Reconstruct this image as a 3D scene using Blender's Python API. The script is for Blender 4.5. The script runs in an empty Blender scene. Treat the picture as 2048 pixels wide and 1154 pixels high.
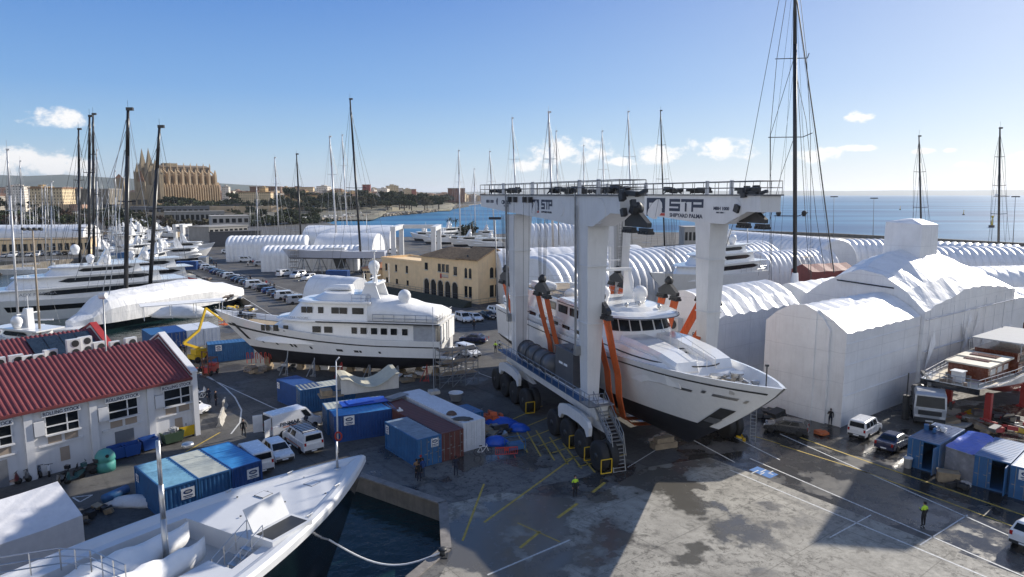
import bpy, math, random
from math import sin, cos, pi, radians as R, atan2, hypot, sqrt, exp
from mathutils import Vector, Matrix
from mathutils.geometry import tessellate_polygon
SC = bpy.context.scene; COL = SC.collection
rnd = random.Random(7)
# ---- camera numbers, and pixel -> place on a known plane (survey of the photograph, 2048 px wide) ----
F, H, HY = 1365.0, 23.5, 388.0
TH = math.atan((577-HY)/F)
def G(px, py, z=0.0):
    x=(px-1024)/F; y=(577-py)/F
    dy=cos(TH)+y*sin(TH); dz=-sin(TH)+y*cos(TH); t=(z-H)/dz
    return (x*t, dy*t)
def D(px, py, Y):
    x=(px-1024)/F; y=(577-py)/F
    dy=cos(TH)+y*sin(TH); dz=-sin(TH)+y*cos(TH); t=Y/dy
    return (x*t, H+dz*t)
# ---- materials ----
MATS={}
def M(name, col, rough=.5, metal=0., var=.12, scale=1.5, bump=0., bscale=8., streak=0., emit=0, coat=0., spec=None, trans=0.):
    if name in MATS: return MATS[name]
    m=bpy.data.materials.new(name); m.use_nodes=True; nt=m.node_tree; N=nt.nodes; L=nt.links
    b=N['Principled BSDF']; b.inputs['Roughness'].default_value=rough; b.inputs['Metallic'].default_value=metal
    if coat: b.inputs['Coat Weight'].default_value=coat; b.inputs['Coat Roughness'].default_value=.08
    if spec is not None: b.inputs['Specular IOR Level'].default_value=spec
    if trans: b.inputs['Transmission Weight'].default_value=trans
    tc=N.new('ShaderNodeTexCoord')
    n=N.new('ShaderNodeTexNoise'); n.inputs['Scale'].default_value=scale; n.inputs['Detail'].default_value=5; n.inputs['Roughness'].default_value=.62
    L.new(tc.outputs['Object'],n.inputs['Vector'])
    r=N.new('ShaderNodeValToRGB'); c=Vector(col[:3])
    r.color_ramp.elements[0].position=.3; r.color_ramp.elements[1].position=.7
    r.color_ramp.elements[0].color=(*(c*(1-var)),1); r.color_ramp.elements[1].color=(*[min(1,k) for k in c*(1+var*.6)],1)
    L.new(n.outputs['Fac'],r.inputs['Fac']); out=r.outputs['Color']
    if streak:
        mp=N.new('ShaderNodeMapping'); mp.inputs['Scale'].default_value=(3,3,.25); L.new(tc.outputs['Object'],mp.inputs['Vector'])
        n2=N.new('ShaderNodeTexNoise'); n2.inputs['Scale'].default_value=1.3; n2.inputs['Detail'].default_value=6; L.new(mp.outputs['Vector'],n2.inputs['Vector'])
        rr=N.new('ShaderNodeMapRange'); rr.inputs['From Min'].default_value=.5; rr.inputs['From Max'].default_value=.75; rr.inputs['To Max'].default_value=streak; L.new(n2.outputs['Fac'],rr.inputs['Value'])
        mx=N.new('ShaderNodeMix'); mx.data_type='RGBA'; mx.inputs[7].default_value=(*(c*.3+Vector((.04,.03,.02))),1); L.new(rr.outputs['Result'],mx.inputs[0]); L.new(out,mx.inputs[6]); out=mx.outputs[2]
    L.new(out,b.inputs['Base Color'])
    rg=N.new('ShaderNodeMapRange'); rg.inputs['To Min'].default_value=max(.02,rough-.1); rg.inputs['To Max'].default_value=min(1,rough+.12); L.new(n.outputs['Fac'],rg.inputs['Value']); L.new(rg.outputs['Result'],b.inputs['Roughness'])
    if bump:
        nb=N.new('ShaderNodeTexNoise'); nb.inputs['Scale'].default_value=bscale; nb.inputs['Detail'].default_value=4; L.new(tc.outputs['Object'],nb.inputs['Vector'])
        bp=N.new('ShaderNodeBump'); bp.inputs['Strength'].default_value=bump; bp.inputs['Distance'].default_value=.1; L.new(nb.outputs['Fac'],bp.inputs['Height']); L.new(bp.outputs['Normal'],b.inputs['Normal'])
    if emit: b.inputs['Emission Color'].default_value=(*col,1); b.inputs['Emission Strength'].default_value=emit
    MATS[name]=m; return m
white=M('white_paint',(.78,.78,.77),.28,var=.05,coat=.3)
gel=M('gelcoat',(.8,.8,.79),.2,var=.04,coat=.5,streak=.05)
cover=M('white_canvas',(.8,.8,.79),.75,var=.06,bump=.35,bscale=2.5)
wrap=M('shrink_wrap',(.8,.8,.8),.4,var=.09,scale=.5,streak=.12)
def wrinkle(m,seam=(5.2,3.1)):
    nt=m.node_tree; N=nt.nodes; L=nt.links; tc=[n for n in N if n.type=='TEX_COORD'][0]; b=N['Principled BSDF']
    mp=N.new('ShaderNodeMapping'); mp.inputs['Scale'].default_value=(.55,.55,.22); mp.inputs['Rotation'].default_value=(.5,.35,.4); L.new(tc.outputs['Object'],mp.inputs['Vector'])
    n1=N.new('ShaderNodeTexNoise'); n1.inputs['Scale'].default_value=1.0; n1.inputs['Detail'].default_value=3; n1.inputs['Distortion'].default_value=1.6; L.new(mp.outputs['Vector'],n1.inputs['Vector'])
    n2=N.new('ShaderNodeTexVoronoi'); n2.feature='DISTANCE_TO_EDGE'; n2.inputs['Scale'].default_value=.45; L.new(mp.outputs['Vector'],n2.inputs['Vector'])
    n3=N.new('ShaderNodeTexNoise'); n3.inputs['Scale'].default_value=3.2; n3.inputs['Detail'].default_value=4; L.new(tc.outputs['Object'],n3.inputs['Vector'])
    def mm(op,a,c):
        k=N.new('ShaderNodeMath'); k.operation=op
        for i,x in enumerate((a,c)):
            if isinstance(x,(int,float)): k.inputs[i].default_value=x
            else: L.new(x,k.inputs[i])
        return k.outputs[0]
    h=mm('ADD',mm('ADD',mm('MULTIPLY',n1.outputs['Fac'],.9),mm('MULTIPLY',mm('MINIMUM',n2.outputs['Distance'],.12),2.2)),mm('MULTIPLY',n3.outputs['Fac'],.12))
    sp=N.new('ShaderNodeSeparateXYZ'); L.new(tc.outputs['Object'],sp.inputs[0]); ln=None
    for ax,per in (('X',seam[0]),('Z',seam[1])):
        w_=mm('ADD',sp.outputs[ax],mm('MULTIPLY',n1.outputs['Fac'],.25)); f_=mm('ABSOLUTE',mm('SUBTRACT',mm('FRACT',mm('DIVIDE',w_,per),0),.5),0); k_=mm('LESS_THAN',f_,.012); ln=k_ if ln is None else mm('MAXIMUM',ln,k_)
    src=b.inputs['Base Color'].links[0].from_socket; mx=N.new('ShaderNodeMix'); mx.data_type='RGBA'; L.new(mm('MULTIPLY',ln,.2),mx.inputs[0]); L.new(src,mx.inputs[6]); mx.inputs[7].default_value=(.3,.31,.33,1); L.new(mx.outputs[2],b.inputs['Base Color'])
    h=mm('ADD',h,mm('MULTIPLY',ln,.12))
    bp=N.new('ShaderNodeBump'); bp.inputs['Strength'].default_value=.42; bp.inputs['Distance'].default_value=.22; L.new(h,bp.inputs['Height']); L.new(bp.outputs['Normal'],b.inputs['Normal'])
wrinkle(wrap)
black=M('black_rubber',(.02,.02,.021),.7,var=.3)
anti=M('antifouling_paint',(.022,.023,.03),.6,var=.4,scale=.8,streak=.1)
glass=M('dark_glass',(.012,.015,.018),.12,var=.3,spec=.3)
steel=M('stainless_steel',(.5,.5,.5),.34,.9,var=.15)
galv=M('galvanised_steel',(.32,.33,.34),.45,.7,var=.25)
dark=M('dark_steel',(.045,.047,.05),.5,.3,var=.3)
greyp=M('grey_paint',(.66,.665,.665),.42,var=.09,scale=.45,streak=.14)
dgrey=M('dark_grey_paint',(.09,.095,.105),.45,var=.15)
bluep=M('walkway_blue',(.03,.09,.2),.5,var=.2)
orange=M('orange_webbing',(.62,.12,.025),.65,var=.18,scale=3,bump=.2)
carbon=M('carbon_mast',(.018,.018,.02),.35,var=.3)
alu=M('alloy_mast',(.5,.51,.52),.35,.4,var=.1)
teak=M('teak',(.36,.29,.2),.6,var=.25,scale=4)
varn=M('varnished_wood',(.16,.045,.022),.25,var=.35,scale=3,coat=.5)
yellow=M('yellow_paint',(.7,.45,.02),.45,var=.12)
redp=M('red_paint',(.4,.04,.035),.5,var=.2)
cblue=M('container_blue',(.03,.125,.29),.5,var=.22,streak=.12)
cblue2=M('container_dark_blue',(.016,.07,.24),.5,var=.2,streak=.1)
clight=M('container_pale_blue',(.18,.38,.5),.55,var=.25,streak=.2,scale=2.2)
cred=M('container_rust_red',(.12,.04,.035),.6,var=.3,streak=.15)
cwhite=M('container_white',(.62,.66,.72),.5,var=.1,streak=.2)
cgrey=M('container_grey',(.46,.48,.42),.6,var=.15,streak=.2)
wood=M('weathered_wood',(.3,.23,.15),.75,var=.3,scale=3)
conc=M('concrete',(.42,.4,.36),.8,var=.25,bump=.3,streak=.25)
ink=M('navy_lettering',(.02,.03,.06),.5,var=.1)
signw=M('white_lettering',(.78,.78,.78),.5,var=.05)
signr=M('red_lettering',(.45,.05,.03),.5,var=.05)
# ---- mesh builder ----
class MB:
    def __init__(s): s.v=[]; s.f=[]; s.m=[]; s.s=[]; s.c=0; s.sm=False
    def add(s,vs,fs):
        o=len(s.v); s.v.extend([tuple(v) for v in vs])
        for f in fs: s.f.append([i+o for i in f]); s.m.append(s.c); s.s.append(s.sm)
        return s
    def mat(s,i,sm=False): s.c=i; s.sm=sm; return s
    def bx(s,x0,x1,y0,y1,z0,z1):
        return s.add([(x0,y0,z0),(x1,y0,z0),(x1,y1,z0),(x0,y1,z0),(x0,y0,z1),(x1,y0,z1),(x1,y1,z1),(x0,y1,z1)],
            [(0,3,2,1),(4,5,6,7),(0,1,5,4),(1,2,6,5),(2,3,7,6),(3,0,4,7)])
    def box(s,c,d,rz=0,ry=0,rx=0):
        mt=Matrix.Rotation(rz,3,'Z')@Matrix.Rotation(ry,3,'Y')@Matrix.Rotation(rx,3,'X')
        vs=[Vector(c)+mt@Vector((a*d[0]/2,b*d[1]/2,e*d[2]/2)) for e in (-1,1) for a,b in ((-1,-1),(1,-1),(1,1),(-1,1))]
        return s.add(vs,[(0,3,2,1),(4,5,6,7),(0,1,5,4),(1,2,6,5),(2,3,7,6),(3,0,4,7)])
    def bar(s,p,q,r,r2=None,n=6):
        p=Vector(p); q=Vector(q); r2=r if r2 is None else r2; d=q-p
        if d.length<1e-6: return s
        z=d.normalized(); a=z.cross(Vector((0,0,1)) if abs(z.z)<.9 else Vector((1,0,0))).normalized(); b=z.cross(a)
        vs=[]
        for o,rr in ((p,r),(q,r2)):
            for i in range(n): t=2*pi*i/n; vs.append(o+(a*cos(t)+b*sin(t))*rr)
        fs=[(i,(i+1)%n,n+(i+1)%n,n+i) for i in range(n)]+[tuple(range(n-1,-1,-1)),tuple(range(n,2*n))]
        return s.add(vs,fs)
    def beam(s,p,q,w,h,up=(0,0,1)):
        p=Vector(p); q=Vector(q); z=(q-p).normalized(); u=Vector(up)
        if abs(z.dot(u))>.98: u=Vector((1,0,0))
        a=z.cross(u).normalized(); b=a.cross(z)
        vs=[o+a*i*w/2+b*j*h/2 for o in (p,q) for i,j in ((-1,-1),(1,-1),(1,1),(-1,1))]
        return s.add(vs,[(0,1,2,3),(7,6,5,4),(0,4,5,1),(1,5,6,2),(2,6,7,3),(3,7,4,0)])
    def tube(s,path,r,n=5):
        for a,b in zip(path[:-1],path[1:]): s.bar(a,b,r,n=n)
        return s
    def prism(s,poly,z0,z1):
        n=len(poly); vs=[(x,y,z0) for x,y in poly]+[(x,y,z1) for x,y in poly]
        return s.add(vs,[tuple(range(n-1,-1,-1)),tuple(range(n,2*n))]+[(i,(i+1)%n,n+(i+1)%n,n+i) for i in range(n)])
    def yprism(s,poly,y0,y1):      # profile in x,z extruded along y
        n=len(poly); vs=[(x,y0,z) for x,z in poly]+[(x,y1,z) for x,z in poly]
        return s.add(vs,[tuple(range(n)),tuple(range(2*n-1,n-1,-1))]+[(i,n+i,n+(i+1)%n,(i+1)%n) for i in range(n)])
    def xprism(s,poly,x0,x1):      # profile in y,z extruded along x
        n=len(poly); vs=[(x0,y,z) for y,z in poly]+[(x1,y,z) for y,z in poly]
        return s.add(vs,[tuple(range(n-1,-1,-1)),tuple(range(n,2*n))]+[(i,(i+1)%n,n+(i+1)%n,n+i) for i in range(n)])
    def loft(s,rings,close=True,caps=True):
        n=len(rings[0]); vs=[v for r in rings for v in r]; fs=[]
        for k in range(len(rings)-1):
            for i in range(n if close else n-1):
                j=(i+1)%n; fs.append((k*n+i,k*n+j,(k+1)*n+j,(k+1)*n+i))
        if caps: fs+= [tuple(range(n-1,-1,-1)),tuple(range((len(rings)-1)*n,len(rings)*n))]
        return s.add(vs,fs)
    def ball(s,c,r,sz=1.,n=12,half=False):
        vs=[];m=n//2; fs=[]; lo=m//2 if half else 0
        for j in range(lo,m+1):
            a=-pi/2+pi*j/m
            for i in range(n): t=2*pi*i/n; vs.append((c[0]+r*cos(a)*cos(t),c[1]+r*cos(a)*sin(t),c[2]+r*sz*sin(a)))
        for j in range(m-lo):
            for i in range(n): fs.append((j*n+i,j*n+(i+1)%n,(j+1)*n+(i+1)%n,(j+1)*n+i))
        return s.add(vs,fs)
    def quad(s,*p): return s.add(p,[tuple(range(len(p)))])
    def build(s,name,mats,parent=None,loc=(0,0,0),rz=0,label=None,cat=None,group=None,kind=None):
        me=bpy.data.meshes.new(name); me.from_pydata(s.v,[],s.f)
        if not isinstance(mats,(list,tuple)): mats=[mats]
        for m in mats: me.materials.append(m)
        me.polygons.foreach_set('material_index',s.m); me.polygons.foreach_set('use_smooth',s.s)
        me.update()
        o=bpy.data.objects.new(name,me); COL.objects.link(o)
        if parent: o.parent=parent
        o.location=loc; o.rotation_euler=(0,0,rz)
        tag(o,label,cat,group,kind); return o
def tag(o,label=None,cat=None,group=None,kind=None):
    if label: o['label']=label
    if cat: o['category']=cat
    if group: o['group']=group
    if kind: o['kind']=kind
    return o
def thing(name,label,cat,loc=(0,0,0),rz=0,group=None):
    o=bpy.data.objects.new(name,None); o.empty_display_size=.5; COL.objects.link(o); o.location=loc; o.rotation_euler=(0,0,rz)
    return tag(o,label,cat,group)
KIDS={}
def copy_tree(o,parent=None,**kw):
    c=o.copy(); COL.objects.link(c)
    if parent: c.parent=parent
    for k,v in kw.items(): c[k]=v
    for ch in [x for x in o.children]: copy_tree(ch,c)
    return c
def recolor(root,partname,mat,slot=0):
    for o in [root]+list(root.children):
        if o.type=='MESH' and o.name.split('.')[0]==partname:
            o.material_slots[slot].link='OBJECT'; o.material_slots[slot].material=mat
def text(body,size,mat,name,parent=None,loc=(0,0,0),rot=(pi/2,0,0),ext=.01,bold=0.,sx=1.,align='CENTER',mtx=None):
    cu=bpy.data.curves.new(name,'FONT'); cu.body=body; cu.size=size; cu.extrude=ext; cu.offset=bold; cu.align_x=align; cu.align_y='CENTER'; cu.resolution_u=3
    t=bpy.data.objects.new(name,cu); COL.objects.link(t); dg=bpy.context.evaluated_depsgraph_get()
    me=bpy.data.meshes.new_from_object(t.evaluated_get(dg)); bpy.data.objects.remove(t)
    me.transform(Matrix.Diagonal((sx,1,1,1))); me.materials.clear(); me.materials.append(mat)
    o=bpy.data.objects.new(name,me); COL.objects.link(o); o.parent=parent; o.location=loc; o.rotation_euler=rot
    if mtx is not None: o.matrix_local=mtx
    return o
def rail(mb,pts,h=1.0,r=.03,post=1.5,mid=1):
    for a,b in zip(pts[:-1],pts[1:]):
        a=Vector(a); b=Vector(b); n=max(1,int(round((b-a).length/post)))
        for i in range(n+1): p=a.lerp(b,i/n); mb.bar(p,p+Vector((0,0,h)),r,n=4)
        for k in range(mid+1): z=Vector((0,0,h*(1-k/(mid+1)))); mb.bar(a+z,b+z,r,n=4)
    return mb
# ================= camera, light, sky =================
cam=bpy.data.cameras.new('camera'); co=bpy.data.objects.new('camera',cam); COL.objects.link(co)
co.location=(0,0,H); co.rotation_euler=(pi/2-TH,0,0); cam.sensor_width=36; cam.lens=F/2048*36; cam.clip_end=60000; cam.clip_start=.5; SC.camera=co
SAZ,SEL=R(51),R(25)      # sun: right of the view axis, above the horizon
sl=bpy.data.lights.new('sun','SUN'); so=bpy.data.objects.new('sun',sl); COL.objects.link(so)
sl.energy=4.8; sl.angle=R(.5); sl.color=(1,.93,.82)
sd=Vector((sin(SAZ)*cos(SEL),cos(SAZ)*cos(SEL),sin(SEL))); so.rotation_euler=sd.to_track_quat('Z','Y').to_euler(); so.location=(200,150,120)
w=bpy.data.worlds.new('World'); SC.world=w; w.use_nodes=True; nt=w.node_tree; N=nt.nodes; L=nt.links
bg=N['Background']; sky=N.new('ShaderNodeTexSky'); sky.sky_type='NISHITA'; sky.sun_disc=False; sky.sun_elevation=SEL; sky.sun_rotation=SAZ; sky.altitude=20; sky.air_density=1.0; sky.dust_density=.8; sky.ozone_density=2.5
bg.inputs['Strength'].default_value=.125
tc=N.new('ShaderNodeTexCoord')
def mth(op,a,b=None,c=None,clamp=False):
    n=N.new('ShaderNodeMath'); n.operation=op; n.use_clamp=clamp
    for i,x in enumerate((a,b,c)):
        if x is None: continue
        if isinstance(x,(int,float)): n.inputs[i].default_value=x
        else: L.new(x,n.inputs[i])
    return n.outputs[0]
def dot(v):
    n=N.new('ShaderNodeVectorMath'); n.operation='DOT_PRODUCT'; L.new(tc.outputs['Generated'],n.inputs[0]); n.inputs[1].default_value=v; return n.outputs['Value']
best=None
for px,py,wd,hg in [(135,243,40,15),(22,322,72,20),(120,335,60,14),(1130,303,85,24),(1310,312,48,18),(1432,299,66,20),(1330,300,24,9),(1625,312,52,15),(1704,239,26,9),(1700,299,30,6),(1060,335,40,12),(1830,305,15,5),(1922,330,22,6),(2040,312,25,8),(1885,303,9,4),(1240,325,30,8)]:
    d=Vector(((px-1024)/F,1,(HY-py)/F)).normalized(); rt=d.cross(Vector((0,0,1))).normalized(); up=rt.cross(d)
    sx=F*d.y/wd; sy=F*d.y/hg
    a=dot(rt*sx); b=dot(up*sy)
    v=mth('SUBTRACT',1.0,mth('ADD',mth('MULTIPLY',a,a),mth('MULTIPLY',b,b)))
    best=v if best is None else mth('MAXIMUM',best,v)
nz=N.new('ShaderNodeTexNoise'); nz.inputs['Scale'].default_value=38; nz.inputs['Detail'].default_value=7; nz.inputs['Roughness'].default_value=.62
mp=N.new('ShaderNodeMapping'); mp.inputs['Scale'].default_value=(1,1,1.5); L.new(tc.outputs['Generated'],mp.inputs['Vector']); L.new(mp.outputs['Vector'],nz.inputs['Vector'])
cm=mth('MULTIPLY_ADD',mth('SUBTRACT',nz.outputs['Fac'],.5),5.0,mth('MAXIMUM',best,-3.0))
mr=N.new('ShaderNodeMapRange'); mr.interpolation_type='SMOOTHSTEP'; mr.inputs['From Min'].default_value=-.15; mr.inputs['From Max'].default_value=1.0; mr.inputs['To Max'].default_value=.95; L.new(cm,mr.inputs['Value'])
z_=dot((0,0,1)); rp=N.new('ShaderNodeValToRGB'); el=rp.color_ramp.elements
for i,(p_,c_) in enumerate(((0.,(.60,.70,.79)),(.025,(.48,.64,.80)),(.07,(.31,.53,.79)),(.137,(.17,.385,.76)),(.28,(.055,.215,.64)),(.42,(.05,.17,.5)),(.8,(.06,.16,.42)))):
    e=el[i] if i<2 else el.new(p_); e.position=p_; e.color=(*c_,1)
L.new(z_,rp.inputs['Fac']); sunward=mth('MAXIMUM',dot((sin(SAZ),cos(SAZ),.1)),0.0)
gl=mth('MULTIPLY',mth('POWER',sunward,4.0),.36)
rw=N.new('ShaderNodeMix'); rw.data_type='RGBA'; L.new(gl,rw.inputs[0]); L.new(rp.outputs['Color'],rw.inputs[6]); rw.inputs[7].default_value=(.84,.86,.92,1)
rs_=N.new('ShaderNodeVectorMath'); rs_.operation='SCALE'; rs_.inputs['Scale'].default_value=5.9; L.new(rw.outputs[2],rs_.inputs[0])
# added bright fill low in the sky behind the camera, lifts shaded upright faces
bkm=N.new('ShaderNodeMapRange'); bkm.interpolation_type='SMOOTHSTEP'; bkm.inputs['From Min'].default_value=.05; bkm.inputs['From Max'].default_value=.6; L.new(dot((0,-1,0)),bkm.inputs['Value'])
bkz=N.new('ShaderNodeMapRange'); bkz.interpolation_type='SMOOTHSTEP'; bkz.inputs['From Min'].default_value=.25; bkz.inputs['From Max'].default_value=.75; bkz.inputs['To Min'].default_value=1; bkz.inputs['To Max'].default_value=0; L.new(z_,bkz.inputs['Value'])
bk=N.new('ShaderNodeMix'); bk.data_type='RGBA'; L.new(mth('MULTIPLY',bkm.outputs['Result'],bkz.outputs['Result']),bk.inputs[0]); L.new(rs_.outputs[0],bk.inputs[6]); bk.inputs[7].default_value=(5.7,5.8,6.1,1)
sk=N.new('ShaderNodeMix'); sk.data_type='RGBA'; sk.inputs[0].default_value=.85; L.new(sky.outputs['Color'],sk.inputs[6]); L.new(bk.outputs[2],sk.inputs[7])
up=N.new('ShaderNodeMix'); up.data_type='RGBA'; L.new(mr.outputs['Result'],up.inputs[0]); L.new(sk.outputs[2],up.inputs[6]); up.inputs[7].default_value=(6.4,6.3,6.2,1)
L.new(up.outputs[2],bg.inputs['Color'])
SC.view_settings.view_transform='Standard'; SC.view_settings.look='None'; SC.view_settings.exposure=0.45; SC.view_settings.gamma=1
SC.cycles.max_bounces=6; SC.cycles.diffuse_bounces=3; SC.cycles.glossy_bounces=3; SC.cycles.transmission_bounces=4; SC.cycles.use_denoising=True
# ================= ground, water, hills =================
def ground_mat(name,base,light,wet=0.,wetc=None,wetr=25,cracks=0.,patch=.12,rough=.85):
    m=bpy.data.materials.new(name); m.use_nodes=True; nt=m.node_tree; N=nt.nodes; L=nt.links; b=N['Principled BSDF']
    g=N.new('ShaderNodeNewGeometry')
    def noise(sc,det=6,ro=.6,dist=0):
        n=N.new('ShaderNodeTexNoise'); n.inputs['Scale'].default_value=sc; n.inputs['Detail'].default_value=det; n.inputs['Roughness'].default_value=ro; n.inputs['Distortion'].default_value=dist; L.new(g.outputs['Position'],n.inputs['Vector']); return n.outputs['Fac']
    def ramp(v,a,bb,lo=0,hi=1):
        r=N.new('ShaderNodeMapRange'); r.interpolation_type='SMOOTHSTEP'; r.inputs['From Min'].default_value=a; r.inputs['From Max'].default_value=bb; r.inputs['To Min'].default_value=lo; r.inputs['To Max'].default_value=hi; L.new(v,r.inputs['Value']); return r.outputs['Result']
    def mix(f,a,c):
        x=N.new('ShaderNodeMix'); x.data_type='RGBA'
        if isinstance(f,float): x.inputs[0].default_value=f
        else: L.new(f,x.inputs[0])
        for i,k in ((6,a),(7,c)):
            if isinstance(k,tuple): x.inputs[i].default_value=(*k,1)
            else: L.new(k,x.inputs[i])
        return x.outputs[2]
    c=mix(ramp(noise(patch),.35,.65),base,light)
    c=mix(ramp(noise(1.1,8,.7),.42,.75,0,.55),c,tuple(k*.55 for k in base))
    c=mix(ramp(noise(9,4,.7),.4,.8,0,.35),c,tuple(k*1.35 for k in light))
    c=mix(ramp(noise(.45,7,.72,1.2),.56,.64,0,.6),c,tuple(k*.4 for k in base))
    if cracks:
        vo=N.new('ShaderNodeTexVoronoi'); vo.feature='DISTANCE_TO_EDGE'; vo.inputs['Scale'].default_value=.38
        vv=N.new('ShaderNodeVectorMath'); vv.operation='ADD'; nn=N.new('ShaderNodeTexNoise'); nn.inputs['Scale'].default_value=.9; nn.inputs['Detail'].default_value=5; L.new(g.outputs['Position'],nn.inputs['Vector']); sc=N.new('ShaderNodeVectorMath'); sc.operation='SCALE'; sc.inputs['Scale'].default_value=2.2; L.new(nn.outputs['Color'],sc.inputs[0]); L.new(g.outputs['Position'],vv.inputs[0]); L.new(sc.outputs[0],vv.inputs[1]); L.new(vv.outputs[0],vo.inputs['Vector'])
        cr=N.new('ShaderNodeMath'); cr.operation='MULTIPLY'; L.new(ramp(vo.outputs['Distance'],.0,.05,1,0),cr.inputs[0]); L.new(ramp(noise(.2),.45,.6),cr.inputs[1])
        k2=N.new('ShaderNodeMath'); k2.operation='MULTIPLY'; k2.inputs[1].default_value=cracks; L.new(cr.outputs[0],k2.inputs[0])
        c=mix(k2.outputs[0],c,tuple(k*.25 for k in base))
        fl=ramp(noise(1.6,14,.84,.4),.5,.58,0,.85); f2=N.new('ShaderNodeMath'); f2.operation='MULTIPLY'; L.new(fl,f2.inputs[0]); L.new(ramp(noise(.13),.36,.54),f2.inputs[1]); c=mix(f2.outputs[0],c,tuple(k*.33 for k in base))
    # slab joints and long tyre smears along the yard axis
    mpj=N.new('ShaderNodeMapping'); mpj.inputs['Rotation'].default_value=(0,0,R(52)); L.new(g.outputs['Position'],mpj.inputs['Vector'])
    sj=N.new('ShaderNodeSeparateXYZ'); L.new(mpj.outputs['Vector'],sj.inputs[0])
    def M2(op,a,bb):
        k=N.new('ShaderNodeMath'); k.operation=op
        for i,x in enumerate((a,bb)):
            if isinstance(x,(int,float)): k.inputs[i].default_value=x
            else: L.new(x,k.inputs[i])
        return k.outputs[0]
    jn=None
    for ax in ('X','Y'):
        f_=M2('ABSOLUTE',M2('SUBTRACT',M2('FRACT',M2('DIVIDE',sj.outputs[ax],6.2),0),.5),0); k_=M2('LESS_THAN',f_,.006); jn=k_ if jn is None else M2('MAXIMUM',jn,k_)
    c=mix(M2('MULTIPLY',jn,.5),c,tuple(k*.35 for k in base))
    mps=N.new('ShaderNodeMapping'); mps.inputs['Scale'].default_value=(.05,1.1,1); L.new(mpj.outputs['Vector'],mps.inputs['Vector']); ns_=N.new('ShaderNodeTexNoise'); ns_.inputs['Scale'].default_value=1; ns_.inputs['Detail'].default_value=6; L.new(mps.outputs['Vector'],ns_.inputs['Vector'])
    c=mix(ramp(ns_.outputs['Fac'],.55,.72,0,.5),c,tuple(k*.5 for k in base))
    ro=ramp(noise(3),.3,.7,rough-.12,min(1,rough+.1))
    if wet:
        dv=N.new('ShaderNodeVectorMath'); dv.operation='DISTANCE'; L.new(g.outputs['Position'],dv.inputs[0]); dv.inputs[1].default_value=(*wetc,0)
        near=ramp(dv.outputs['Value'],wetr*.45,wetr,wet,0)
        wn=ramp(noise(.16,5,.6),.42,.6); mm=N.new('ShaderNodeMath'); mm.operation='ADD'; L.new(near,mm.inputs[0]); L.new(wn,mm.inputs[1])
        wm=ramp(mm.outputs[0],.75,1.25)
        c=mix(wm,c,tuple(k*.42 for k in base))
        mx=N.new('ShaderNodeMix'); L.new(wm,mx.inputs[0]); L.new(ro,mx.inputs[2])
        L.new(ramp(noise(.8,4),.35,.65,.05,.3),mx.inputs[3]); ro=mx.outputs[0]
    L.new(c,b.inputs['Base Color']); L.new(ro,b.inputs['Roughness'])
    bp=N.new('ShaderNodeBump'); bp.inputs['Strength'].default_value=.25; bp.inputs['Distance'].default_value=.03; L.new(noise(6,5),bp.inputs['Height']); L.new(bp.outputs['Normal'],b.inputs['Normal'])
    return m
asph=ground_mat('yard_asphalt',(.07,.066,.062),(.12,.115,.105),wet=1.0,wetc=(37,58),wetr=34)
cslab=ground_mat('worn_concrete',(.27,.252,.215),(.39,.365,.31),cracks=.45,patch=.25,wet=.8,wetc=(3,52),wetr=19)  # wet patch doubles as painted darkening for the shaded middle of the apron
quayc=ground_mat('quay_concrete',(.12,.116,.11),(.185,.176,.16),cracks=.35,wet=.4,wetc=(5,58),wetr=22)
landm=ground_mat('town_ground',(.11,.105,.075),(.2,.18,.13),patch=.02)
wallm=M('quay_wall_stone',(.22,.195,.16),.85,var=.35,scale=.7,bump=.6,bscale=2,streak=.4)
def sheet(name,loops,z,m,skirt=None,wm=None,parent=None):
    vs=[]; 
    for lp in loops: vs+=[(x,y,z) for x,y in lp]
    tri=tessellate_polygon([[Vector((x,y,0)) for x,y in lp] for lp in loops])
    b=MB()
    fs=[]
    for t in tri:
        a,c,d=[Vector(vs[i]) for i in t]
        fs.append(tuple(t) if (c-a).cross(d-a).z>0 else tuple(reversed(t)))
    b.add(vs,fs)
    if skirt is not None:
        b.mat(1)
        for lp in loops:
            n=len(lp)
            for i in range(n):
                (x0,y0),(x1,y1)=lp[i],lp[(i+1)%n]; b.quad((x0,y0,z),(x0,y0,skirt),(x1,y1,skirt),(x1,y1,z))
    return b.build(name,[m]+([wm] if wm else []),kind='structure')
coast=[G(640,441),G(700,434.5),G(780,429),G(860,422),G(930,412)]
outer=[(-4000,-90),(420,-90),(420,30),(231,306),(180,384),(128,424),(20,425),(-30,392),(-70,372)]+coast+[(-95,1500),(-65,1990),(-300,2600),(-1500,5000),(-4000,5000)]
marina=[(-52,119),(-57,148),(-110,224),(-140,246),(-400,205),(-400,70),(-75,98)]
dock=[(-13.2,55.2),(-5.3,49.7),(-4.4,42.8),(-6.3,39.2),(-14,20),(-30,-20),(-60,-20),(-34,25),(-16,54.6)]
sheet('ground',[outer,marina,dock],0,asph,-5,wallm)
# concrete aprons as sheets a few mm proud
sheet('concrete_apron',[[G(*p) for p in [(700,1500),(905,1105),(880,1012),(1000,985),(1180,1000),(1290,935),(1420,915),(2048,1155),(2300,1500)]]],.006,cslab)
sheet('quay_apron',[[(-13,55.4),(-5.1,49.9),(-4.2,42.9),(-6.1,39.0),(-12,25),(-5,18),(9,38.5),(13.5,54.6),(9,60),(-6,66),(-15,60)]],.004,quayc)
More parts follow.
